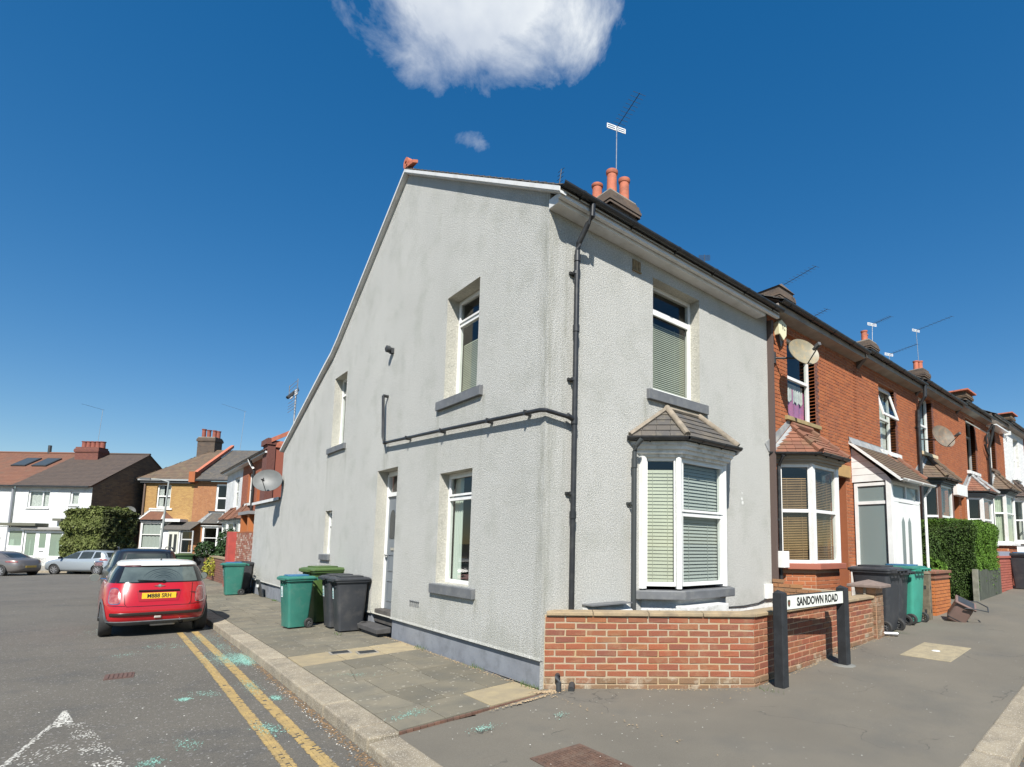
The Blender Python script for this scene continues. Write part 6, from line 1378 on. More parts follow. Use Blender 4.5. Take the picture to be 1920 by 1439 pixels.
# wooden post
wp = thing('gate_post', 'weathered wooden post with two notches beside the teal bin', 'post', (8.93, -1.40, .2)); m = MB(); m.box(-.075, .075, -.075, .075, 0, .99); m._a([(-.085, -.085, .99), (.085, -.085, .99), (.085, .085, .99), (-.085, .085, .99), (0, 0, 1.08)], [(0, 1, 4), (1, 2, 4), (2, 3, 4), (3, 0, 4)]); m.build('post', WOODP, wp, bevel=.006)
m = MB()
for z in (.2, .68): m.box(-.079, -.07, -.02, .02, z, z+.07); m.box(-.02, .02, -.079, -.07, z, z+.07)
m.build('notch', BLACKM, wp)
# orange brick pier
bp = thing('brick_pier', 'bright orange brick garden pier with moulded terracotta cap behind the wooden post', 'wall', (9.55, -1.38, .2)); 
m = MB(); m.box(.01, 1.05, .01, .8, 0, .86); m.build('mortar_core', MORTARP, bp); bricks(bp, I4, brick_cells(0, 1.06, 0, [(0, .86), (1.06, .86)], []), BRICKC, stuffname='brickwork')
bricks(bp, frame((0, .8, 0), -R(90)), brick_cells(0, .8, 0, [(0, .86), (.8, .86)], []), BRICKC, stuffname='brickwork')
m = MB(); m.box(-.03, 1.09, -.03, .83, .86, .90); m.box(.0, 1.06, .0, .8, .90, .97); m.box(-.04, 1.10, -.04, .84, .97, 1.03); m.build('pier_cap', TILER, bp, bevel=.008)
# brown bucket tipped on its side
bu = thing('planter_bucket', 'brown plastic planter bucket tipped over by the wooden post, black handle out', 'bucket', (9.15, -1.80, .255), R(20)); TT = Matrix.Rotation(R(28), 4, 'X') @ Matrix.Rotation(R(-14), 4, 'Y')
m = MB(TT); m.box(-.20, .20, -.16, .16, .03, .42)
for v_i, v in enumerate(m.v): pass
m.build('body', BUCK, bu, bevel=.04); m = MB(TT); m.box(-.23, .23, -.19, .19, .42, .46); m.build('rim', BUCK, bu, bevel=.015); m = MB(TT); m.box(-.185, .185, -.145, .145, .455, .465); m.build('mouth', BLACKM, bu); m = MB(TT); m.box(-.205, .205, -.165, .165, .10, .112); m.build('groove', BLACKM, bu)
m = MB(TT); m.tube([(-.235, 0, .40), (-.26, -.18, .50), (-.15, -.36, .52), (.15, -.36, .52), (.26, -.18, .50), (.235, 0, .40)], .012, 8); m.build('handle', BLACKM, bu, smooth=50)
# dark green fence under the hedge
fe = thing('board_fence', 'dark green upright board fence below the clipped hedge', 'fence', (12.85, -1.4, .33)); x = 0
while x < 2.45: m = MB(); m.box(x+.003, x+.145, 0, .02, -.1+.035*x, .86+random.uniform(-.008, .008)); m.build('fence_board', FENCEW, fe); x += .15
m = MB(); m.box(-.07, .03, -.03, .08, -.1, .88); m.build('fence_post', M('pale_weathered_wood', (.26, .25, .20), .9, col2=(.17, .17, .13), vs=8), fe)
# far red garden wall on the front street
rw = thing('garden_wall', 'red painted brick garden wall beyond the clipped hedge', 'wall', (15.4, -1.35, .45)); m = MB(); m.box(0, 1.75, .01, .22, -.1, 1.02); m.build('mortar_core', M('pink_mortar', (.40, .15, .11), .9), rw); bricks(rw, I4, brick_cells(0, 1.75, 0, [(0, 1.02), (1.75, 1.02)], []), M('red_painted_brick', (.34, .095, .065), .85, rndcol=[(.32, .09, .06), (.38, .11, .075), (.30, .085, .06)], fine=.1), stuffname='brickwork')
m = MB(); m.box(-.03, 1.78, -.03, .25, 1.02, 1.09); m.build('coping', M('red_painted_brick', (0, 0, 0)), rw, bevel=.01); m = MB(); m.box(.3, 1.6, .0, .2, 1.09, 1.22); m.build('blue_grey_ledge', M('bluegrey', (.25, .27, .32), .7), rw)
rw2 = thing('garden_wall', 'red brick garden wall at the far right behind the cut off bin', 'wall', (18.2, -1.28, .5)); m = MB(); m.box(0, 12, 0, .22, -.1, 1.1); m.build('wall', M('red_painted_brick', (0, 0, 0)), rw2)
# side street: rear yard wall with red pier, low striped walls
yw = thing('yard_wall', 'patched brick yard wall with red painted pier behind the grey house', 'wall', (0, 17.1, -.15)); TY = Matrix.Translation((0, -17.1, .15)) @ frame((.02, 0, 0), -R(90))
m = MB(TY); m.box(-20.2, -17.06, .012, .22, -.3, 1.93); m.build('mortar_core', MORTAR, yw)
bricks(yw, TY, brick_cells(-20.2, -17.06, -.25, [(-20.2, 1.93), (-17.0, 1.93)], []), M('patched_brick', (.30, .12, .08), .9, rndcol=[(.28, .10, .06), (.36, .16, .10), (.52, .42, .33), (.26, .09, .06), (.34, .12, .07), (.60, .55, .48)], fine=.15), stuffname='brickwork')
m = MB(TY); m.box(-20.65, -20.2, -.28, .2, -.3, 1.98); m.build('pier', REDPAINT, yw, bevel=.02)
m = MB(TY); m.box(-20.2, -17.06, -.02, .24, 1.93, 1.98); m.build('coping', BRICKR, yw)
lw = thing('low_wall', 'low brown brick garden wall with recessed courses along the side street pavement', 'wall', (0, 21, -.2)); TL = Matrix.Translation((0, -21, .2)) @ frame((0, 0, 0), -R(90))
m = MB(TL); m.box(-33, -22.3, .02, .2, -.5, .80); m.build('mortar_core', M('brown_mortar', (.22, .16, .11), .95), lw); bricks(lw, TL, brick_cells(-33, -22.3, -.45, [(-33, .78), (-22.3, .78)], [], bl=.225, bh=.1), M('brown_red_brick', (.20, .09, .06), .9, rndcol=[(.18, .08, .055), (.24, .10, .065), (.16, .08, .06)]), stuffname='brickwork')
m = MB(TL); m.box(-33, -22.3, -.02, .24, .80, .87); m.build('coping', COPING, lw)
# grey house gate leaning by the back: thin dark strip with white label
gt = thing('timber_gate', 'narrow dark gate panel leaning at the rear corner of the grey wall', 'gate', (-.12, 14.6, G(0, 14.6)-.01)); m = MB(); m.obox((0, 0, .28), (0, 1, 0), Vector((1, 0, .25)).normalized(), Vector((-.25, 0, 1)).normalized(), .22, .02, .28); m.build('panel', BLACKM, gt); m = MB(); m.box(-.09, -.05, -.08, .08, .32, .40); m.build('label_plate', WHITE, gt)
# lamp post of the far street
lp = thing('street_lamp', 'tall grey lamp post in front of the yellow brick house', 'street lamp', tuple(far(-28.55, 37, -.5))); m = MB(); m.tube([(0, 0, 0), (0, 0, 1.3), (0, 0, 1.35), (.15, 0, 6.1)], [.11, .11, .07, .05], 12); m.build('column', M('galvanised_grey', (.30, .32, .30), .6), lp, smooth=30)
m = MB(); m.tube([(.15, 0, 6.05), (-.35, .2, 6.2), (-.9, .35, 6.2)], .04, 8); m.build('bracket_arm', M('galvanised_grey', (0, 0, 0)), lp); m = MB(); m.obox((-1.1, .42, 6.2), (.9, -.35, 0), (.35, .9, 0), (0, 0, 1), .3, .1, .06); m.build('lantern', HUB, lp)
# ---------------------------------------------------------------- foliage
def leafmat(name, c0, c1):
    return M(name, c0, .65, col2=c1, vs=2.5, rnd=.45, spec=.25)
def hedge(name, label, cat, loc, size, n, leaf, mats, rz=0, core=None, bulge=.06, kind=None, clip=None):
    """clipped block: leaves crowd its skin, near-black core box inside"""
    t = thing(name, label, cat, loc, rz); sx, sy, sz = size; g_ = rng
    ph = g_.uniform(0, 6, 12)
    for mi, (mt, share, test) in enumerate(mats):
        m = MB(); N_ = int(n*share); vs_ = []; fs = []; rr = []
        k = 0
        while k < N_:
            f = g_.choice(5, p=[.26, .26, .14, .14, .20]); a, b = g_.uniform(0, 1, 2); d = abs(g_.normal(0, .09))-.03
            if f == 0: p = [a*sx, 0+d, b*sz]; nn = (0, -1, 0)
            elif f == 1: p = [0+d, a*sy, b*sz]; nn = (-1, 0, 0)
            elif f == 2: p = [a*sx, sy-d, b*sz]; nn = (0, 1, 0)
            elif f == 3: p = [sx-d, a*sy, b*sz]; nn = (1, 0, 0)
            else: p = [a*sx, b*sy, sz-d]; nn = (0, 0, 1)
            q = bulge*(math.sin(p[0]*3.1+ph[0])+math.sin(p[1]*3.7+ph[1])+math.sin(p[2]*4.3+ph[2])+.7*math.sin(p[0]*8+p[2]*7+ph[3])+.7*math.sin(p[1]*9-p[2]*6+ph[4]))
            p = [p[i]+nn[i]*q for i in range(3)]
            r_ = .18 # rounded shoulders
            ex = max(0, r_-min(p[0], sx-p[0])); ez = max(0, p[2]-(sz-r_)); ey = max(0, r_-min(p[1], sy-p[1]))
            if (ex and ez and ex*ex+ez*ez > r_*r_*1.1) or (ey and ez and ey*ey+ez*ez > r_*r_*1.1): continue
            if clip and not clip(p): continue
            if test and not test(p): 
                if g_.random() > .03: k += 1; continue
            s_ = leaf*g_.uniform(.6, 1.3); n3 = Vector(nn)+Vector(g_.normal(0, .6, 3)); n3.normalize(); u = n3.orthogonal().normalized(); u.rotate(Matrix.Rotation(g_.uniform(0, 6.28), 3, n3)); v = n3.cross(u); P = Vector(p); b0 = len(vs_)
            vs_ += [P-u*s_, P+v*s_*.5+n3*s_*.15, P+u*s_, P-v*s_*.5+n3*s_*.15]; fs.append((b0, b0+1, b0+2, b0+3)); rr.append(float(g_.uniform(.01, 1))); k += 1
        m.v = [tuple(v) for v in vs_]; m.f = fs; m.r = rr; m.mi = [0]*len(fs)
        m.build('foliage', mt, t, kind='stuff')
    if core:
        m = MB(); ci = .16 if leaf < .05 else .5; m.box(ci, sx-ci, ci, sy-ci, 0, sz-ci-.05); m.build('twigs', M('hedge_core', (.018, .022, .010), 1.0), t)  # solid near-black box darkens the gaps between leaves
    return t
DG, DG2 = leafmat('dark_privet', (.035, .065, .014), (.055, .095, .02)), leafmat('fresh_privet', (.075, .15, .018), (.10, .19, .025))
OL, OL_SHADE = leafmat('olive_laurel', (.10, .125, .03), (.14, .16, .05)), leafmat('shaded_laurel', (.05, .062, .02), (.075, .085, .03))
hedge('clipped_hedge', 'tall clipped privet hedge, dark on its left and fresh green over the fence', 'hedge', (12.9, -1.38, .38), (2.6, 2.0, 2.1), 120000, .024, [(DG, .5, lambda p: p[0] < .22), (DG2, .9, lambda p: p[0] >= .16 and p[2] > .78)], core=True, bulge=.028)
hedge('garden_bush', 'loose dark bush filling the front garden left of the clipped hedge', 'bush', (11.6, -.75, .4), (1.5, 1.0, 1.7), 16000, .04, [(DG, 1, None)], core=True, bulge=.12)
m = None
sprig = hedge('low_shrub', 'small light green shrub above the orange brick pier', 'bush', (10.9, -1.1, 1.1), (.7, .6, .34), 2200, .035, [(DG2, 1, None)], core=False, bulge=.06)
hedge('clipped_hedge', 'big square olive hedge in front of the white semi, beyond the silver car', 'hedge', tuple(far(-33.85, 35.5, -.5)), (2.75, 2.6, 4.0), 26000, .10, [(OL, .8, lambda p: p[0] < 2.55), (OL_SHADE, .7, lambda p: p[0] >= 2.4)], rz=A41, core=True, bulge=.10)  # right face gets darker leaf colour, painted as its shaded side
def bush(name, label, loc, rad, n, leaf, mt, trunk=True, rz=0, sq=1.15, low=None):
    t = thing(name, label, 'bush', loc, rz); vs_ = []; fs = []; rr = []; lobes = [(Vector((rng.normal(0, .4)*rad, rng.normal(0, .4)*rad, rad*sq*rng.uniform(.4, 1.5))), rad*rng.uniform(.35, .62)) for _ in range(11)]
    for _ in range(n):
        c, r_ = lobes[rng.integers(len(lobes))]; d = Vector(rng.normal(0, 1, 3)).normalized(); P = c+d*r_*(1-abs(rng.normal(0, .16)))
        if P.z < .05: continue
        s_ = leaf*rng.uniform(.6, 1.3); n3 = (d+Vector(rng.normal(0, .6, 3))).normalized(); u = n3.orthogonal().normalized(); v = n3.cross(u); b0 = len(vs_); vs_ += [P-u*s_, P+v*s_*.55, P+u*s_, P-v*s_*.55]; fs.append((b0, b0+1, b0+2, b0+3)); rr.append(float(rng.uniform(.01, 1)))
    m = MB(); m.v = [tuple(v) for v in vs_]; m.f = fs; m.r = rr; m.mi = [0]*len(fs); m.build('foliage', mt, t, kind='stuff')
    if trunk: m = MB(); m.tube([(0, 0, -.1), (.03, 0, rad*.6), (0, .03, rad*sq)], [.06, .045, .02], 7); m.build('trunk', M('bark', (.10, .075, .05), .9), t)
    return t
bush('garden_shrub', 'dark green rounded shrub in the side street garden beside the red pier', (.75, 26.6, -.3), 1.15, 9000, .07, M('dark_shrub', (.028, .06, .018), .6, rnd=.5, spec=.3), sq=1.1)
bush('flowering_shrub', 'yellow green flowering shrub under the dark shrub by the red pier', (.3, 25.4, -.3), .5, 2600, .045, M('yellow_flower_leaf', (.30, .29, .03), .7, rnd=.5))
bush('garden_shrub', 'small shrub behind the grey saloon at the left edge', tuple(far(-38.9, 35, -.5)), .6, 1500, .07, OL)
bt = thing('bare_branches', 'bare twigs showing above the long sloping roof beside the aerial', 'branches', (1.6, 18.5, 4.6)); m = MB()
for k in range(9): a = rng.uniform(-.5, .5, 3); m.tube([(0, .1*k-.4, 0), (a[0]*.3, .1*k-.4+a[1]*.5, .8), (a[0]*.7, .1*k-.4+a[1], 1.5+a[2]*.5)], [.012, .008, .003], 4)
m.build('branches', M('bark', (0, 0, 0)), bt)
# weeds at wall feet
wd = MB()
for (x, y, n_) in ((-.02, .2, 50), (-.03, 3.1, 30), (-.02, 1.4, 30), (6.9, -1.5, 60), (-.03, 12.9, 60), (2.0, -1.72, 20), (-.6, 5.3, 12)):
    for _ in range(n_):
        a = rng.normal(0, 1, 4); px_, py_ = x+a[0]*.03-(.01 if x < 0 else 0), y+a[1]*.12; z = G(px_, py_); wd._a([(px_, py_, z), (px_+.008, py_, z), (px_+.01+a[2]*.015, py_+a[3]*.015, z+.03+abs(a[2])*.02)], [(0, 1, 2)], .5)
tag(wd.build('weeds', M('weed_green', (.07, .11, .03), .8, rnd=.3)), 'small weeds growing along the foot of the walls', 'weeds', kind='stuff')
# ---------------------------------------------------------------- cars: a stack of rounded plan outlines; +y is the nose
def car_surface(levels):
    zs = [l[0] for l in levels]
    def at(z):
        z = clampf(z, zs[0], zs[-1])
        for i in range(len(zs)-1):
            if z <= zs[i+1]+1e-9:
                t = (z-zs[i])/(zs[i+1]-zs[i]); p0 = levels[max(i-1, 0)]; p1, p2 = levels[i], levels[i+1]; p3 = levels[min(i+2, len(levels)-1)]
                out = []
                for k in range(1, 5):
                    m1 = (p2[k]-p0[k])/(p2[0]-p0[0])*(p2[0]-p1[0]) if p0 is not p1 else p2[k]-p1[k]; m2 = (p3[k]-p1[k])/(p3[0]-p1[0])*(p2[0]-p1[0]) if p3 is not p2 else p2[k]-p1[k]
                    # monotone limiting
                    dlt = p2[k]-p1[k]
                    m1 = clampf(m1, min(0, 3*dlt), max(0, 3*dlt)); m2 = clampf(m2, min(0, 3*dlt), max(0, 3*dlt))
                    out.append((2*t**3-3*t*t+1)*p1[k]+(t**3-2*t*t+t)*m1+(-2*t**3+3*t*t)*p2[k]+(t**3-t*t)*m2)
                return out
        return list(levels[-1][1:])
    return at
def car(name, label, loc, rz, levels, paint, roofmat=None, roofz=9, wheels=(), wr=.30, glasspatches=(), rim='alloy', cut=True, group='parked cars', archmat=None, zcut=None):
    t = thing(name, label, 'car', loc, rz, group); at = car_surface(levels); z0, z1 = levels[0][0], levels[-1][0]
    NZ, NR = 46, 112
    base = [2*math.pi*k/2000 for k in range(2000)]
    def ring(z):
        yr, yf, hw, n = at(z); yc, hl = (yr+yf)/2, (yf-yr)/2
        pts = np.array([(hw*np.sign(math.cos(a))*abs(math.cos(a))**(2/n), yc+hl*np.sign(math.sin(a))*abs(math.sin(a))**(2/n)) for a in base[::5]])
        d = np.r_[0, np.cumsum(np.linalg.norm(np.diff(np.r_[pts, pts[:1]], axis=0), axis=1))]; s = np.linspace(0, d[-1], NR, endpoint=False); pp = np.r_[pts, pts[:1]]
        return np.c_[np.interp(s, d, pp[:, 0]), np.interp(s, d, pp[:, 1])]
    zl = sorted(set([z0+(z1-z0)*k/NZ for k in range(NZ+1)]+([roofz] if roofz < z1 else []))); m = MB(); 
    for z in zl: m.v += [(float(x), float(y), z) for x, y in ring(z)]
    for i in range(len(zl)-1):
        for k in range(NR): m.f.append((i*NR+k, i*NR+(k+1) % NR, (i+1)*NR+(k+1) % NR, (i+1)*NR+k)); m.mi.append(2 if (roofmat and zl[i] >= roofz-1e-6) else 0); m.r.append(0)
    n = len(m.v); m.v += [(0, float(np.mean([v[1] for v in m.v[-NR:]])), z1+.004)]; 
    for k in range(NR): m.f.append(((len(zl)-1)*NR+k, (len(zl)-1)*NR+(k+1) % NR, n)); m.mi.append(2 if roofmat else 0); m.r.append(0)
    m.f.append(tuple(range(NR-1, -1, -1))); m.mi.append(1); m.r.append(0)
    DARK = M('underbody', (.012, .012, .012), .8)
    body = m.build('body', [paint, DARK, roofmat or paint], t, smooth=True)
    if cut:
        for wy in wheels:
            c = MB(); c.lathe([(wr+.045, -1.2), (wr+.045, 1.2)], (0, wy, wr-.01), 'x', 40); c.f += [tuple(range(39, -1, -1)), tuple(40+k for k in range(40))]; c.r += [0, 0]; c.mi = [1]*len(c.f)
            co = c.build('cutter', [paint, DARK, DARK]); bo = body.modifiers.new('c', 'BOOLEAN'); bo.operation = 'DIFFERENCE'; bo.solver = 'EXACT'; bo.object = co
            bpy.context.view_layer.update(); dg = bpy.context.evaluated_depsgraph_get()
            co.parent = t; bpy.context.view_layer.update(); dg = bpy.context.evaluated_depsgraph_get()
            nm = bpy.data.meshes.new_from_object(body.evaluated_get(dg)); body.modifiers.clear(); body.data = nm; bpy.data.objects.remove(co)
        for p in body.data.polygons: p.use_smooth = True
        body.data.set_sharp_from_angle(angle=R(45))
    # wheels
    for wy in wheels:
        for sx in (-1, 1):
            hw = at(.45)[2]; x = sx*(hw-.115); T = Matrix.Translation((x, wy, wr))
            w = MB(T); w.lathe([(wr*.62, -.09), (wr*.93, -.095), (wr, -.07), (wr, .07), (wr*.93, .095), (wr*.62, .09)], (0, 0, 0), 'x', 36); wo = w.build('wheel', RUBBER, t, smooth=40)
            q = MB(T); o = sx*.07; q.lathe([(wr*.63, o*1.1), (wr*.58, o*.7), (.05, o*.6), (0, o*.65)], (0, 0, 0), 'x', 30); q.build('rim', M('dark_rim', (.05, .05, .05), .5), wo)
            q = MB(T)
            for k in range(7):
                a = 2*math.pi*k/7; q.obox((o*1.05, wr*.33*math.cos(a), wr*.33*math.sin(a)), (1, 0, 0), (0, math.cos(a), math.sin(a)), (0, -math.sin(a), math.cos(a)), .012, wr*.29, wr*.07)
            q.lathe([(wr*.66, o*1.15), (wr*.58, o*1.2), (wr*.56, o)], (0, 0, 0), 'x', 30); q.lathe([(0, o*1.2), (.045, o*1.15)], (0, 0, 0), 'x', 12); q.build('spoke', M('alloy_silver', (.45, .45, .46), .35, metal=.6), wo)
    def surf(side, a, z, off=.004):
        """side r/f: a = x -> point on tail/nose; side L/R: a = y"""
        yr, yf, hw, n = at(z); yc, hl = (yr+yf)/2, (yf-yr)/2
        if side in 'rf':
            q = min(.999, abs(a)/hw); s = (1-q**n)**(1/n)
            return Vector((a, yc-hl*s-off if side == 'r' else yc+hl*s+off, z))
        q = min(.999, abs(a-yc)/hl); s = (1-q**n)**(1/n)
        return Vector(((-1 if side == 'L' else 1)*(hw*s+off), a, z))
    def patch(nm, side, quad, mat, nu=14, nv=10, off=.004, thick=0, par=t, smooth=True):
        """quad: four (a,z) corners: bottom-left, bottom-right, top-right, top-left"""
        A, B, C, D = [np.array(q) for q in quad]; mb = MB()
        def f_(u, v):
            p = A*(1-u)*(1-v)+B*u*(1-v)+C*u*v+D*(1-u)*v; return surf(side, p[0], p[1], off)
        mb.grid(nu, nv, f_)
        if side in 'fR' and False: pass
        o = mb.build(nm, mat, par, smooth=smooth)
        if thick: sd = o.modifiers.new('s', 'SOLIDIFY'); sd.thickness = thick; sd.offset = 0
        return o
    return t, patch, surf, at, body
MRED = M('red_car_paint', (.40, .006, .012), .28, coat=.8, spec=.5)
CARW = M('white_car_roof', (.72, .72, .68), .3, coat=.4)
GRIM = M('grey_car_plastic', (.13, .14, .15), .6, col2=(.10, .105, .11), vs=9)
CBLK = M('gloss_black_trim', (.012, .012, .013), .15)
DKGL = M('dark_car_glass', (.025, .030, .030), .08, spec=.5, col2=(.045, .055, .052), vs=1.2)
MIRG = M('mirror_glass', (.35, .4, .38), .08, metal=.7)
mini_levels = [(.19, .30, 3.40, .74, 5), (.25, .10, 3.56, .80, 5), (.32, .03, 3.62, .835, 5.5), (.48, .0, 3.64, .845, 5.5), (.60, .02, 3.62, .845, 5.5), (.72, .055, 3.56, .838, 5.2), (.84, .10, 3.42, .825, 5), (.93, .14, 3.05, .80, 4.8), (.985, .165, 2.66, .765, 4.8),
               (1.04, .19, 2.58, .745, 4.8), (1.2, .28, 2.36, .69, 4.6), (1.31, .35, 2.18, .635, 4.4), (1.335, .33, 2.14, .63, 4.4), (1.37, .37, 2.05, .60, 4.2), (1.395, .50, 1.90, .53, 3.6), (1.41, .80, 1.6, .36, 3)]
MZ = -.165
mt_, patch, surf, at, mbody = car('parked_car', 'red hatchback with white roof parked at the kerb over the yellow lines', (-3.075, 7.93, MZ), R(.6), mini_levels, MRED, CARW, 1.312, (.60, 3.02), .30)
mt_['near'] = 1
# rear glass with its dark surround, wraparound side glass
patch('glass_surround', 'r', [(-.752, .995), (.752, .995), (.636, 1.308), (-.636, 1.308)], CBLK, 40, 8, .003)
rg = patch('rear_window', 'r', [(-.60, 1.015), (.60, 1.015), (.535, 1.285), (-.535, 1.285)], M('rear_screen', (.055, .07, .068), .05, col2=(.10, .125, .118), vs=2.2, spec=.9), 20, 8, .009)
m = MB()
for i, r_ in enumerate((.27, .235, .20, .165, .125, .085)):      # heated window arcs, and reflected rings painted as dark lines
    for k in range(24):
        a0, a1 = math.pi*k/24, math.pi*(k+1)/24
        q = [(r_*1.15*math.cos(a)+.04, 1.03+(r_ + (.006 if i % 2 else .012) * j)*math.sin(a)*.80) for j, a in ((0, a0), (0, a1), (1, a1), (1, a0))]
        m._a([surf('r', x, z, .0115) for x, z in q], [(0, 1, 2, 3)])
m.build('heater_reflection_arc', M('dark_arc_line', (.012, .018, .022), .1), rg)
for s_, sd in ((-1, 'L'), (1, 'R')):
    patch('side_window', sd, [(.20, .995), (2.50, .995), (2.14, 1.308), (.38, 1.308)], CBLK, 30, 6, .003)
    patch('side_glass', sd, [(.50, 1.03), (1.15, 1.03), (1.12, 1.28), (.56, 1.28)], DKGL, 8, 5, .007); patch('side_glass', sd, [(1.23, 1.03), (2.28, 1.03), (2.06, 1.28), (1.22, 1.28)], DKGL, 10, 5, .007)
patch('windscreen', 'f', [(-.66, 1.01), (.66, 1.01), (.56, 1.29), (-.56, 1.29)], DKGL, 14, 6)
m = MB(); m.grid(18, 3, lambda u, v: surf('r', -.30+.60*u, 1.318+.028*v, .03-.03*v)); m.build('roof_spoiler', CARW, mt_, smooth=True)
m = MB(); m.grid(8, 2, lambda u, v: surf('r', -.16+.36*u, 1.300+.012*v, .012)); m.build('brake_light', CBLK, mt_)
# lamps
LAMP = M('red_lamp_lens', (.26, .04, .04), .15, col2=(.36, .13, .12), vs=16, coat=.4)
for s_ in (-1, 1):
    for nm, e, mt, of in (('lamp_ring', .009, CHROME, .006), ('tail_lamp', 0, LAMP, .013)):
        q = [(.56, .63), (.735, .63), (.715, .905), (.60, .905)]; cx_, cz_ = .655, .768
        m = MB(); n_ = 28; pts = []
        for k in range(n_):     # rounded quad
            a = 2*math.pi*k/n_; ca, sa = math.cos(a), math.sin(a); uu = .5+.5*np.sign(ca)*abs(ca)**.55; vv = .5+.5*np.sign(sa)*abs(sa)**.55
            A, B, C, D = [np.array(p) for p in q]; p = A*(1-uu)*(1-vv)+B*uu*(1-vv)+C*uu*vv+D*(1-uu)*vv; p = np.array([cx_, cz_])+(p-np.array([cx_, cz_]))*(1+e/.1); pts.append((s_*p[0], p[1]))
        rings = []
        for f_ in (0, .35, .7, 1): rings += [surf('r', s_*cx_+(x-s_*cx_)*f_, cz_+(z-cz_)*f_, of+.012*(1-f_*f_)) for x, z in pts]
        fs = []
        for i in range(3):
            for k in range(n_): fs.append((i*n_+k, i*n_+(k+1) % n_, (i+1)*n_+(k+1) % n_, (i+1)*n_+k))
        m._a(rings, fs); m.build(nm, mt, mt_, smooth=True)
# hatch seams
def seam(pts, w=.004, side='r', mat=CBLK, off=.0045):
    m = MB(); 
    for (a, b) in zip(pts, pts[1:]):
        a, b = np.array(a), np.array(b); n_ = 6; d = (b-a)/np.linalg.norm(b-a); p = np.array([-d[1], d[0]])*w
        for k in range(n_):
            q0, q1 = a+(b-a)*k/n_, a+(b-a)*(k+1)/n_; m._a([surf(side, *(q0-p), off), surf(side, *(q1-p), off), surf(side, *(q1+p), off), surf(side, *(q0+p), off)], [(0, 1, 2, 3)])
    return m.build('panel_seam', mat, mt_)
seam([(-.52, .985), (-.50, .62), (-.47, .575), (.47, .575), (.50, .62), (.52, .985)]); seam([(-.84, .60), (-.49, .585)]); seam([(.49, .585), (.84, .60)])
for s_ in (-1, 1): pass
# plate recess, plate, handle bar, badge, lettering
patch('plate_recess', 'r', [(-.30, .66), (.30, .66), (.34, .86), (-.34, .86)], M('deep_red_paint', (.30, .006, .01), .35, coat=.5), 8, 4, .006)
m = MB(); m.grid(10, 4, lambda u, v: surf('r', -.31+.62*u, .835+.034*v, .012+.022*math.sin(math.pi*v))); m.build('boot_handle', M('dark_chrome', (.05, .03, .035), .15, metal=.5), mt_, smooth=True)
yp = surf('r', 0, .76).y-.022
m = MB(); m.box(-.26, .26, yp, yp+.012, .705, .815); pl = m.build('number_plate', M('plate_yellow', (.78, .50, .03), .4), mt_, bevel=.004)
gtext('M888 SRH', .106, INK, mt_, Matrix.Translation((0, yp-.002, .757)) @ Matrix.Rotation(R(90), 4, 'X'), .001, .80, .0022)
m = MB(); m.lathe([(0, -.004), (.03, -.002), (.034, .004)], (0, surf('r', 0, .935).y-.008, .935), 'y', 18)
for s_ in (-1, 1): m.prism([(s_*.03, surf('r', 0, .935).y-.01, .925), (s_*.085, surf('r', .08, .935).y-.01, .934), (s_*.085, surf('r', .08, .935).y-.01, .94), (s_*.03, surf('r', 0, .935).y-.01, .947)], (0, .008, 0))
m.build('winged_badge', CHROME, mt_)
gtext('COOPER', .034, M('badge_dark', (.04, .02, .02), .3), mt_, Matrix.Translation((.50, surf('r', .52, .81).y-.006, .80)) @ Matrix.Rotation(R(90), 4, 'X'), .002, 1.1, .001)
m = MB(); y_ = surf('r', 0, 1.02).y; m.obox((-.13, y_-.022, 1.035), Vector((1, 0, -.08)).normalized(), (0, 1, 0), (0, 0, 1), .21, .008, .009); m.lathe([(0, -.03), (.03, -.02), (.03, .0)], (.06, y_-.0, 1.015), 'y', 12); m.build('wiper', CBLK, mt_)
# bumper: black strip, grey lower apron and arches
patch('bumper_strip', 'r', [(-.70, .405), (.70, .405), (.70, .462), (-.70, .462)], M('black_strip', (.03, .022, .018), .3), 30, 4, .014, .012)
patch('lower_apron', 'r', [(-.80, .205), (.80, .205), (.835, .30), (-.835, .30)], GRIM, 40, 5, .006, .01)
for s_ in (-1, 1):
    m = MB(); n_ = 18
    for wy in (.60, 3.02):
        def f_(u, v, wy=wy):
            a = math.pi*(-.08+1.16*u); r_ = .335+.062*v; y, z = wy+r_*math.cos(a), max(.2, .30+r_*math.sin(a)); p = surf('L' if s_ < 0 else 'R', clampf(y, .06, 3.58), z, .008); p.y = y; return p
        m.grid(n_, 3, f_)
    # the grey band rising round the tail corner
    m.grid(10, 4, lambda u, v: surf('r', s_*(.70+.13*u), .22+(.10+.30*u*u)*v, .007)); m.build('arch_trim', GRIM, mt_, smooth=True)
patch('fog_lamp', 'r', [(-.055, .345), (.055, .345), (.05, .385), (-.05, .385)], M('pale_lamp', (.55, .50, .45), .2), 6, 4, .012, .01)
m = MB(); m.tube([(.36, .20, .265), (.36, -.015, .255)], .036, 14, False); m.build('exhaust', CHROME, mt_, smooth=50); m = MB(); m.tube([(.36, .1, .262), (.36, .02, .257)], .03, 12); m.build('exhaust_bore', CBLK, mt_); m = MB(); m.box(-.1, .3, .22, .55, .17, .25); m.build('silencer', ALU, mt_, bevel=.03)
for s_ in (-1, 1):
    m = MB(); c = Vector((s_*.94, 2.22, 1.0)); m.lathe([(0, .10), (.06, .085), (.088, .03), (.085, -.02), (.0, -.022)], c, 'y', 20); m.tube([c+Vector((-s_*.2, .0, -.04)), c+Vector((-s_*.05, .03, -.02))], .02, 8)
    mo = m.build('door_mirror', CHROME if s_ < 0 else CBLK, mt_, smooth=50); q = MB(); q.lathe([(0, -.024), (.076, -.024)], c, 'y', 20); q.build('mirror_glass', MIRG, mo)
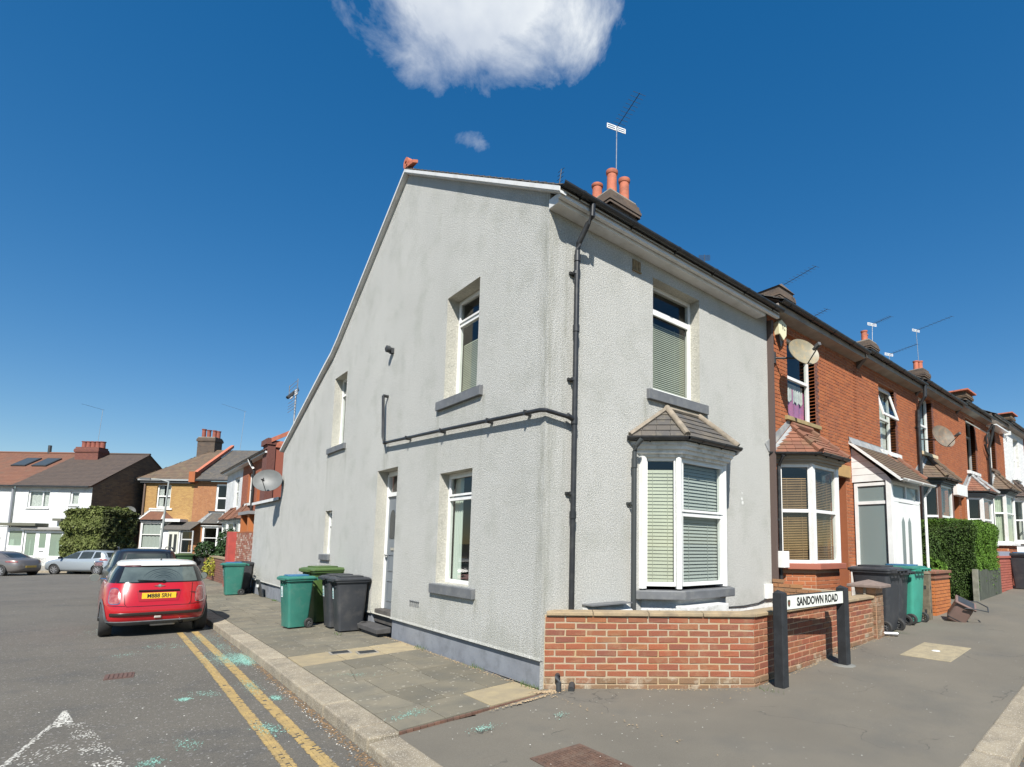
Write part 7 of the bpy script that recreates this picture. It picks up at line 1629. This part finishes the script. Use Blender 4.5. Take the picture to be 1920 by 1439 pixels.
m = MB(); m.tube([(.03, .75, 1.40), (.03, .70, 1.50)], .005, 6); m.tube([(.03, .76, 1.40), (.03, .75, 1.425)], .014, 8); m.build('aerial_stub', CBLK, mt_)
# silver hatchback, side on
SILV = M('silver_car_paint', (.36, .40, .43), .3, metal=.35, coat=.7)
lv = [(.20, .35, 3.6, .70, 5), (.28, .08, 3.9, .80, 5), (.42, .0, 3.97, .85, 5), (.60, .02, 3.96, .865, 5), (.78, .06, 3.80, .86, 4.8), (.90, .10, 3.35, .84, 4.6), (.98, .13, 2.98, .82, 4.6), (1.10, .20, 2.72, .75, 4.4), (1.30, .36, 2.35, .66, 4.2), (1.40, .5, 2.1, .58, 3.8), (1.45, .75, 1.85, .45, 3.2), (1.465, 1.0, 1.6, .3, 3)]
def finish(t, patch, surf, sw, lamps, glass=DKGL, rearw=None):
    for sd in 'LR':
        for q in sw: patch('side_window', sd, q, glass, 12, 7, .004)
    if rearw: patch('rear_window', 'r', rearw, glass, 12, 7, .004)
    for s_ in (-1, 1): patch('tail_lamp', 'r', [(s_*a, z) for a, z in lamps], M('red_lamp_lens', (0, 0, 0)), 8, 5, .006, .01)
fr = Vector((-5.99, 39.35)); re = Vector((-4.15, 37.75)); hd = (fr-re).normalized(); ang = math.atan2(hd.y, hd.x)-R(90)
o0 = re-hd*.62+Vector((hd.y, -hd.x))*.78
st, sp_, ss_, sa_, _ = car('parked_car', 'silver hatchback parked side on across the end of the street', (o0.x, o0.y, -.56), ang, lv, SILV, None, 9, (.62, 3.14), .31)
finish(st, sp_, ss_, [[(.50, 1.02), (.92, .98), (.92, 1.36), (.66, 1.36)], [(1.0, .97), (1.72, .95), (1.70, 1.38), (1.0, 1.39)], [(1.80, .95), (2.82, .96), (2.18, 1.36), (1.78, 1.38)]], [(.62, .86), (.80, .86), (.78, .96), (.66, .94)], rearw=[(-.62, 1.03), (.62, 1.03), (.54, 1.33), (-.54, 1.33)])
sp_('windscreen', 'f', [(-.66, 1.02), (.66, 1.02), (.56, 1.36), (-.56, 1.36)], DKGL, 10, 6)
for s_ in (-1, 1):
    m = MB(); m.obox((s_*.93, 2.72, 1.0), (1, 0, 0), (0, 1, 0), (0, 0, 1), .09, .07, .06); m.build('door_mirror', CBLK, st, bevel=.02)
m = MB(); m.obox((0, .0, .45), (1, 0, 0), (0, 1, 0), (0, 0, 1), .6, .03, .1); m.build('bumper_insert', CBLK, st)
# grey saloon at the left edge
lg = [(.20, .4, 4.3, .72, 5), (.28, .1, 4.65, .82, 5), (.45, .0, 4.75, .87, 4.6), (.62, .0, 4.72, .88, 4.4), (.80, .05, 4.5, .87, 4.2), (.92, .12, 4.0, .84, 4.0), (.98, .30, 3.6, .80, 4), (1.06, .62, 3.35, .74, 4), (1.22, 1.05, 3.0, .66, 4), (1.34, 1.45, 2.7, .58, 3.6), (1.40, 1.8, 2.4, .42, 3)]
gs, gp_, gsf, ga_, _ = car('parked_car', 'dark grey saloon at the left edge seen from behind', tuple(Vector((-6.95, 38.2, -.58))), R(42), lg, M('grey_car_paint', (.17, .155, .145), .35, metal=.4, coat=.7), None, 9, (.85, 3.75), .32)
finish(gs, gp_, gsf, [[(1.15, 1.03), (2.1, 1.02), (2.1, 1.32), (1.65, 1.32)], [(2.2, 1.02), (3.3, 1.02), (2.75, 1.30), (2.18, 1.32)]], [(.56, .80), (.80, .80), (.80, .86), (.56, .86)], rearw=[(-.60, 1.04), (.60, 1.04), (.50, 1.28), (-.50, 1.28)])
m = MB(); m.box(-.26, .26, -.03, 0, .50, .61); m.build('number_plate', M('plate_shade', (.35, .24, .05), .5), gs)
# black estate in front of the red car
lb = [(.22, .35, 4.3, .74, 5), (.30, .08, 4.5, .82, 5), (.50, .0, 4.6, .90, 5), (.72, .0, 4.58, .905, 5), (.92, .05, 4.4, .89, 4.8), (1.02, .10, 3.9, .87, 4.8), (1.10, .14, 3.5, .82, 4.6), (1.3, .26, 3.2, .76, 4.4), (1.5, .40, 2.9, .70, 4.2), (1.58, .5, 2.7, .64, 4), (1.62, .8, 2.4, .5, 3.4)]
bs, bp_, bsf, ba_, _ = car('parked_car', 'black estate car parked just ahead of the red hatchback, mostly hidden', (-2.98, 14.5, -.27), R(1), lb, M('black_car_paint', (.010, .011, .013), .4, coat=.35), None, 9, (.85, 3.6), .33)
finish(bs, bp_, bsf, [[(.5, 1.12), (1.3, 1.10), (1.3, 1.46), (.75, 1.46)], [(1.4, 1.10), (2.4, 1.10), (2.4, 1.48), (1.4, 1.48)], [(2.5, 1.10), (3.4, 1.12), (2.9, 1.46), (2.5, 1.48)]], [(.62, .70), (.86, .70), (.84, .88), (.64, .88)], rearw=[(-.68, 1.13), (.68, 1.13), (.60, 1.50), (-.60, 1.50)])
for s_ in (-1, 1):
    m = MB(); m.tube([(s_*.62, .9, 1.63), (s_*.62, 1.0, 1.67), (s_*.6, 2.5, 1.67), (s_*.6, 2.6, 1.62)], .015, 6); m.build('roof_rail', CBLK, bs); m = MB(); m.obox((s_*1.0, 3.1, 1.12), (1, 0, 0), (0, 1, 0), (0, 0, 1), .11, .07, .075); m.build('door_mirror', CHROME if s_ < 0 else CBLK, bs, bevel=.02)
# loose repeats that were drawn together become parts of their own
def split_loose(o):
    me = o.data; n = len(me.vertices); par = list(range(n))
    def find(a):
        while par[a] != a: par[a] = par[par[a]]; a = par[a]
        return a
    for p in me.polygons:
        v = p.vertices; a = find(v[0])
        for b in v[1:]:
            b = find(b)
            if a != b: par[b] = a
    comp = {}
    for p in me.polygons: comp.setdefault(find(p.vertices[0]), []).append(p.index)
    if len(comp) < 2: return
    mats = list(me.materials)
    for k, idx in enumerate(comp.values()):
        vi = {}; vs_ = []; fs = []
        for i in idx:
            f = []
            for v in me.polygons[i].vertices:
                if v not in vi: vi[v] = len(vs_); vs_.append(tuple(me.vertices[v].co))
                f.append(vi[v])
            fs.append(f)
        nm = bpy.data.meshes.new(o.name.split('.')[0]); nm.from_pydata(vs_, [], fs)
        for m_ in mats: nm.materials.append(m_)
        nm.polygons.foreach_set('use_smooth', [me.polygons[idx[0]].use_smooth]*len(fs)); nm.update()
        if me.polygons[idx[0]].use_smooth: nm.set_sharp_from_angle(angle=R(45))
        if k == 0: o.data = nm
        else:
            c = o.copy(); c.data = nm; COL.objects.link(c); c.parent = o.parent
SPL = {'bay_post', 'hip_mortar', 'hip_tile', 'moulding', 'door_glass', 'pane', 'wall_flashing', 'porch_pillar', 'notch', 'rib', 'arch_trim', 'filler_patch', 'bay_base', 'carport', 'aerial_stub', 'chimney_cowl', 'render_drip', 'plinth'}
for o in list(bpy.data.objects):
    if o.type == 'MESH' and o.name.split('.')[0] in SPL and o.parent and o.get('kind') != 'stuff': split_loose(o)
for o in bpy.data.objects:
    if 'near' in o: del o['near']
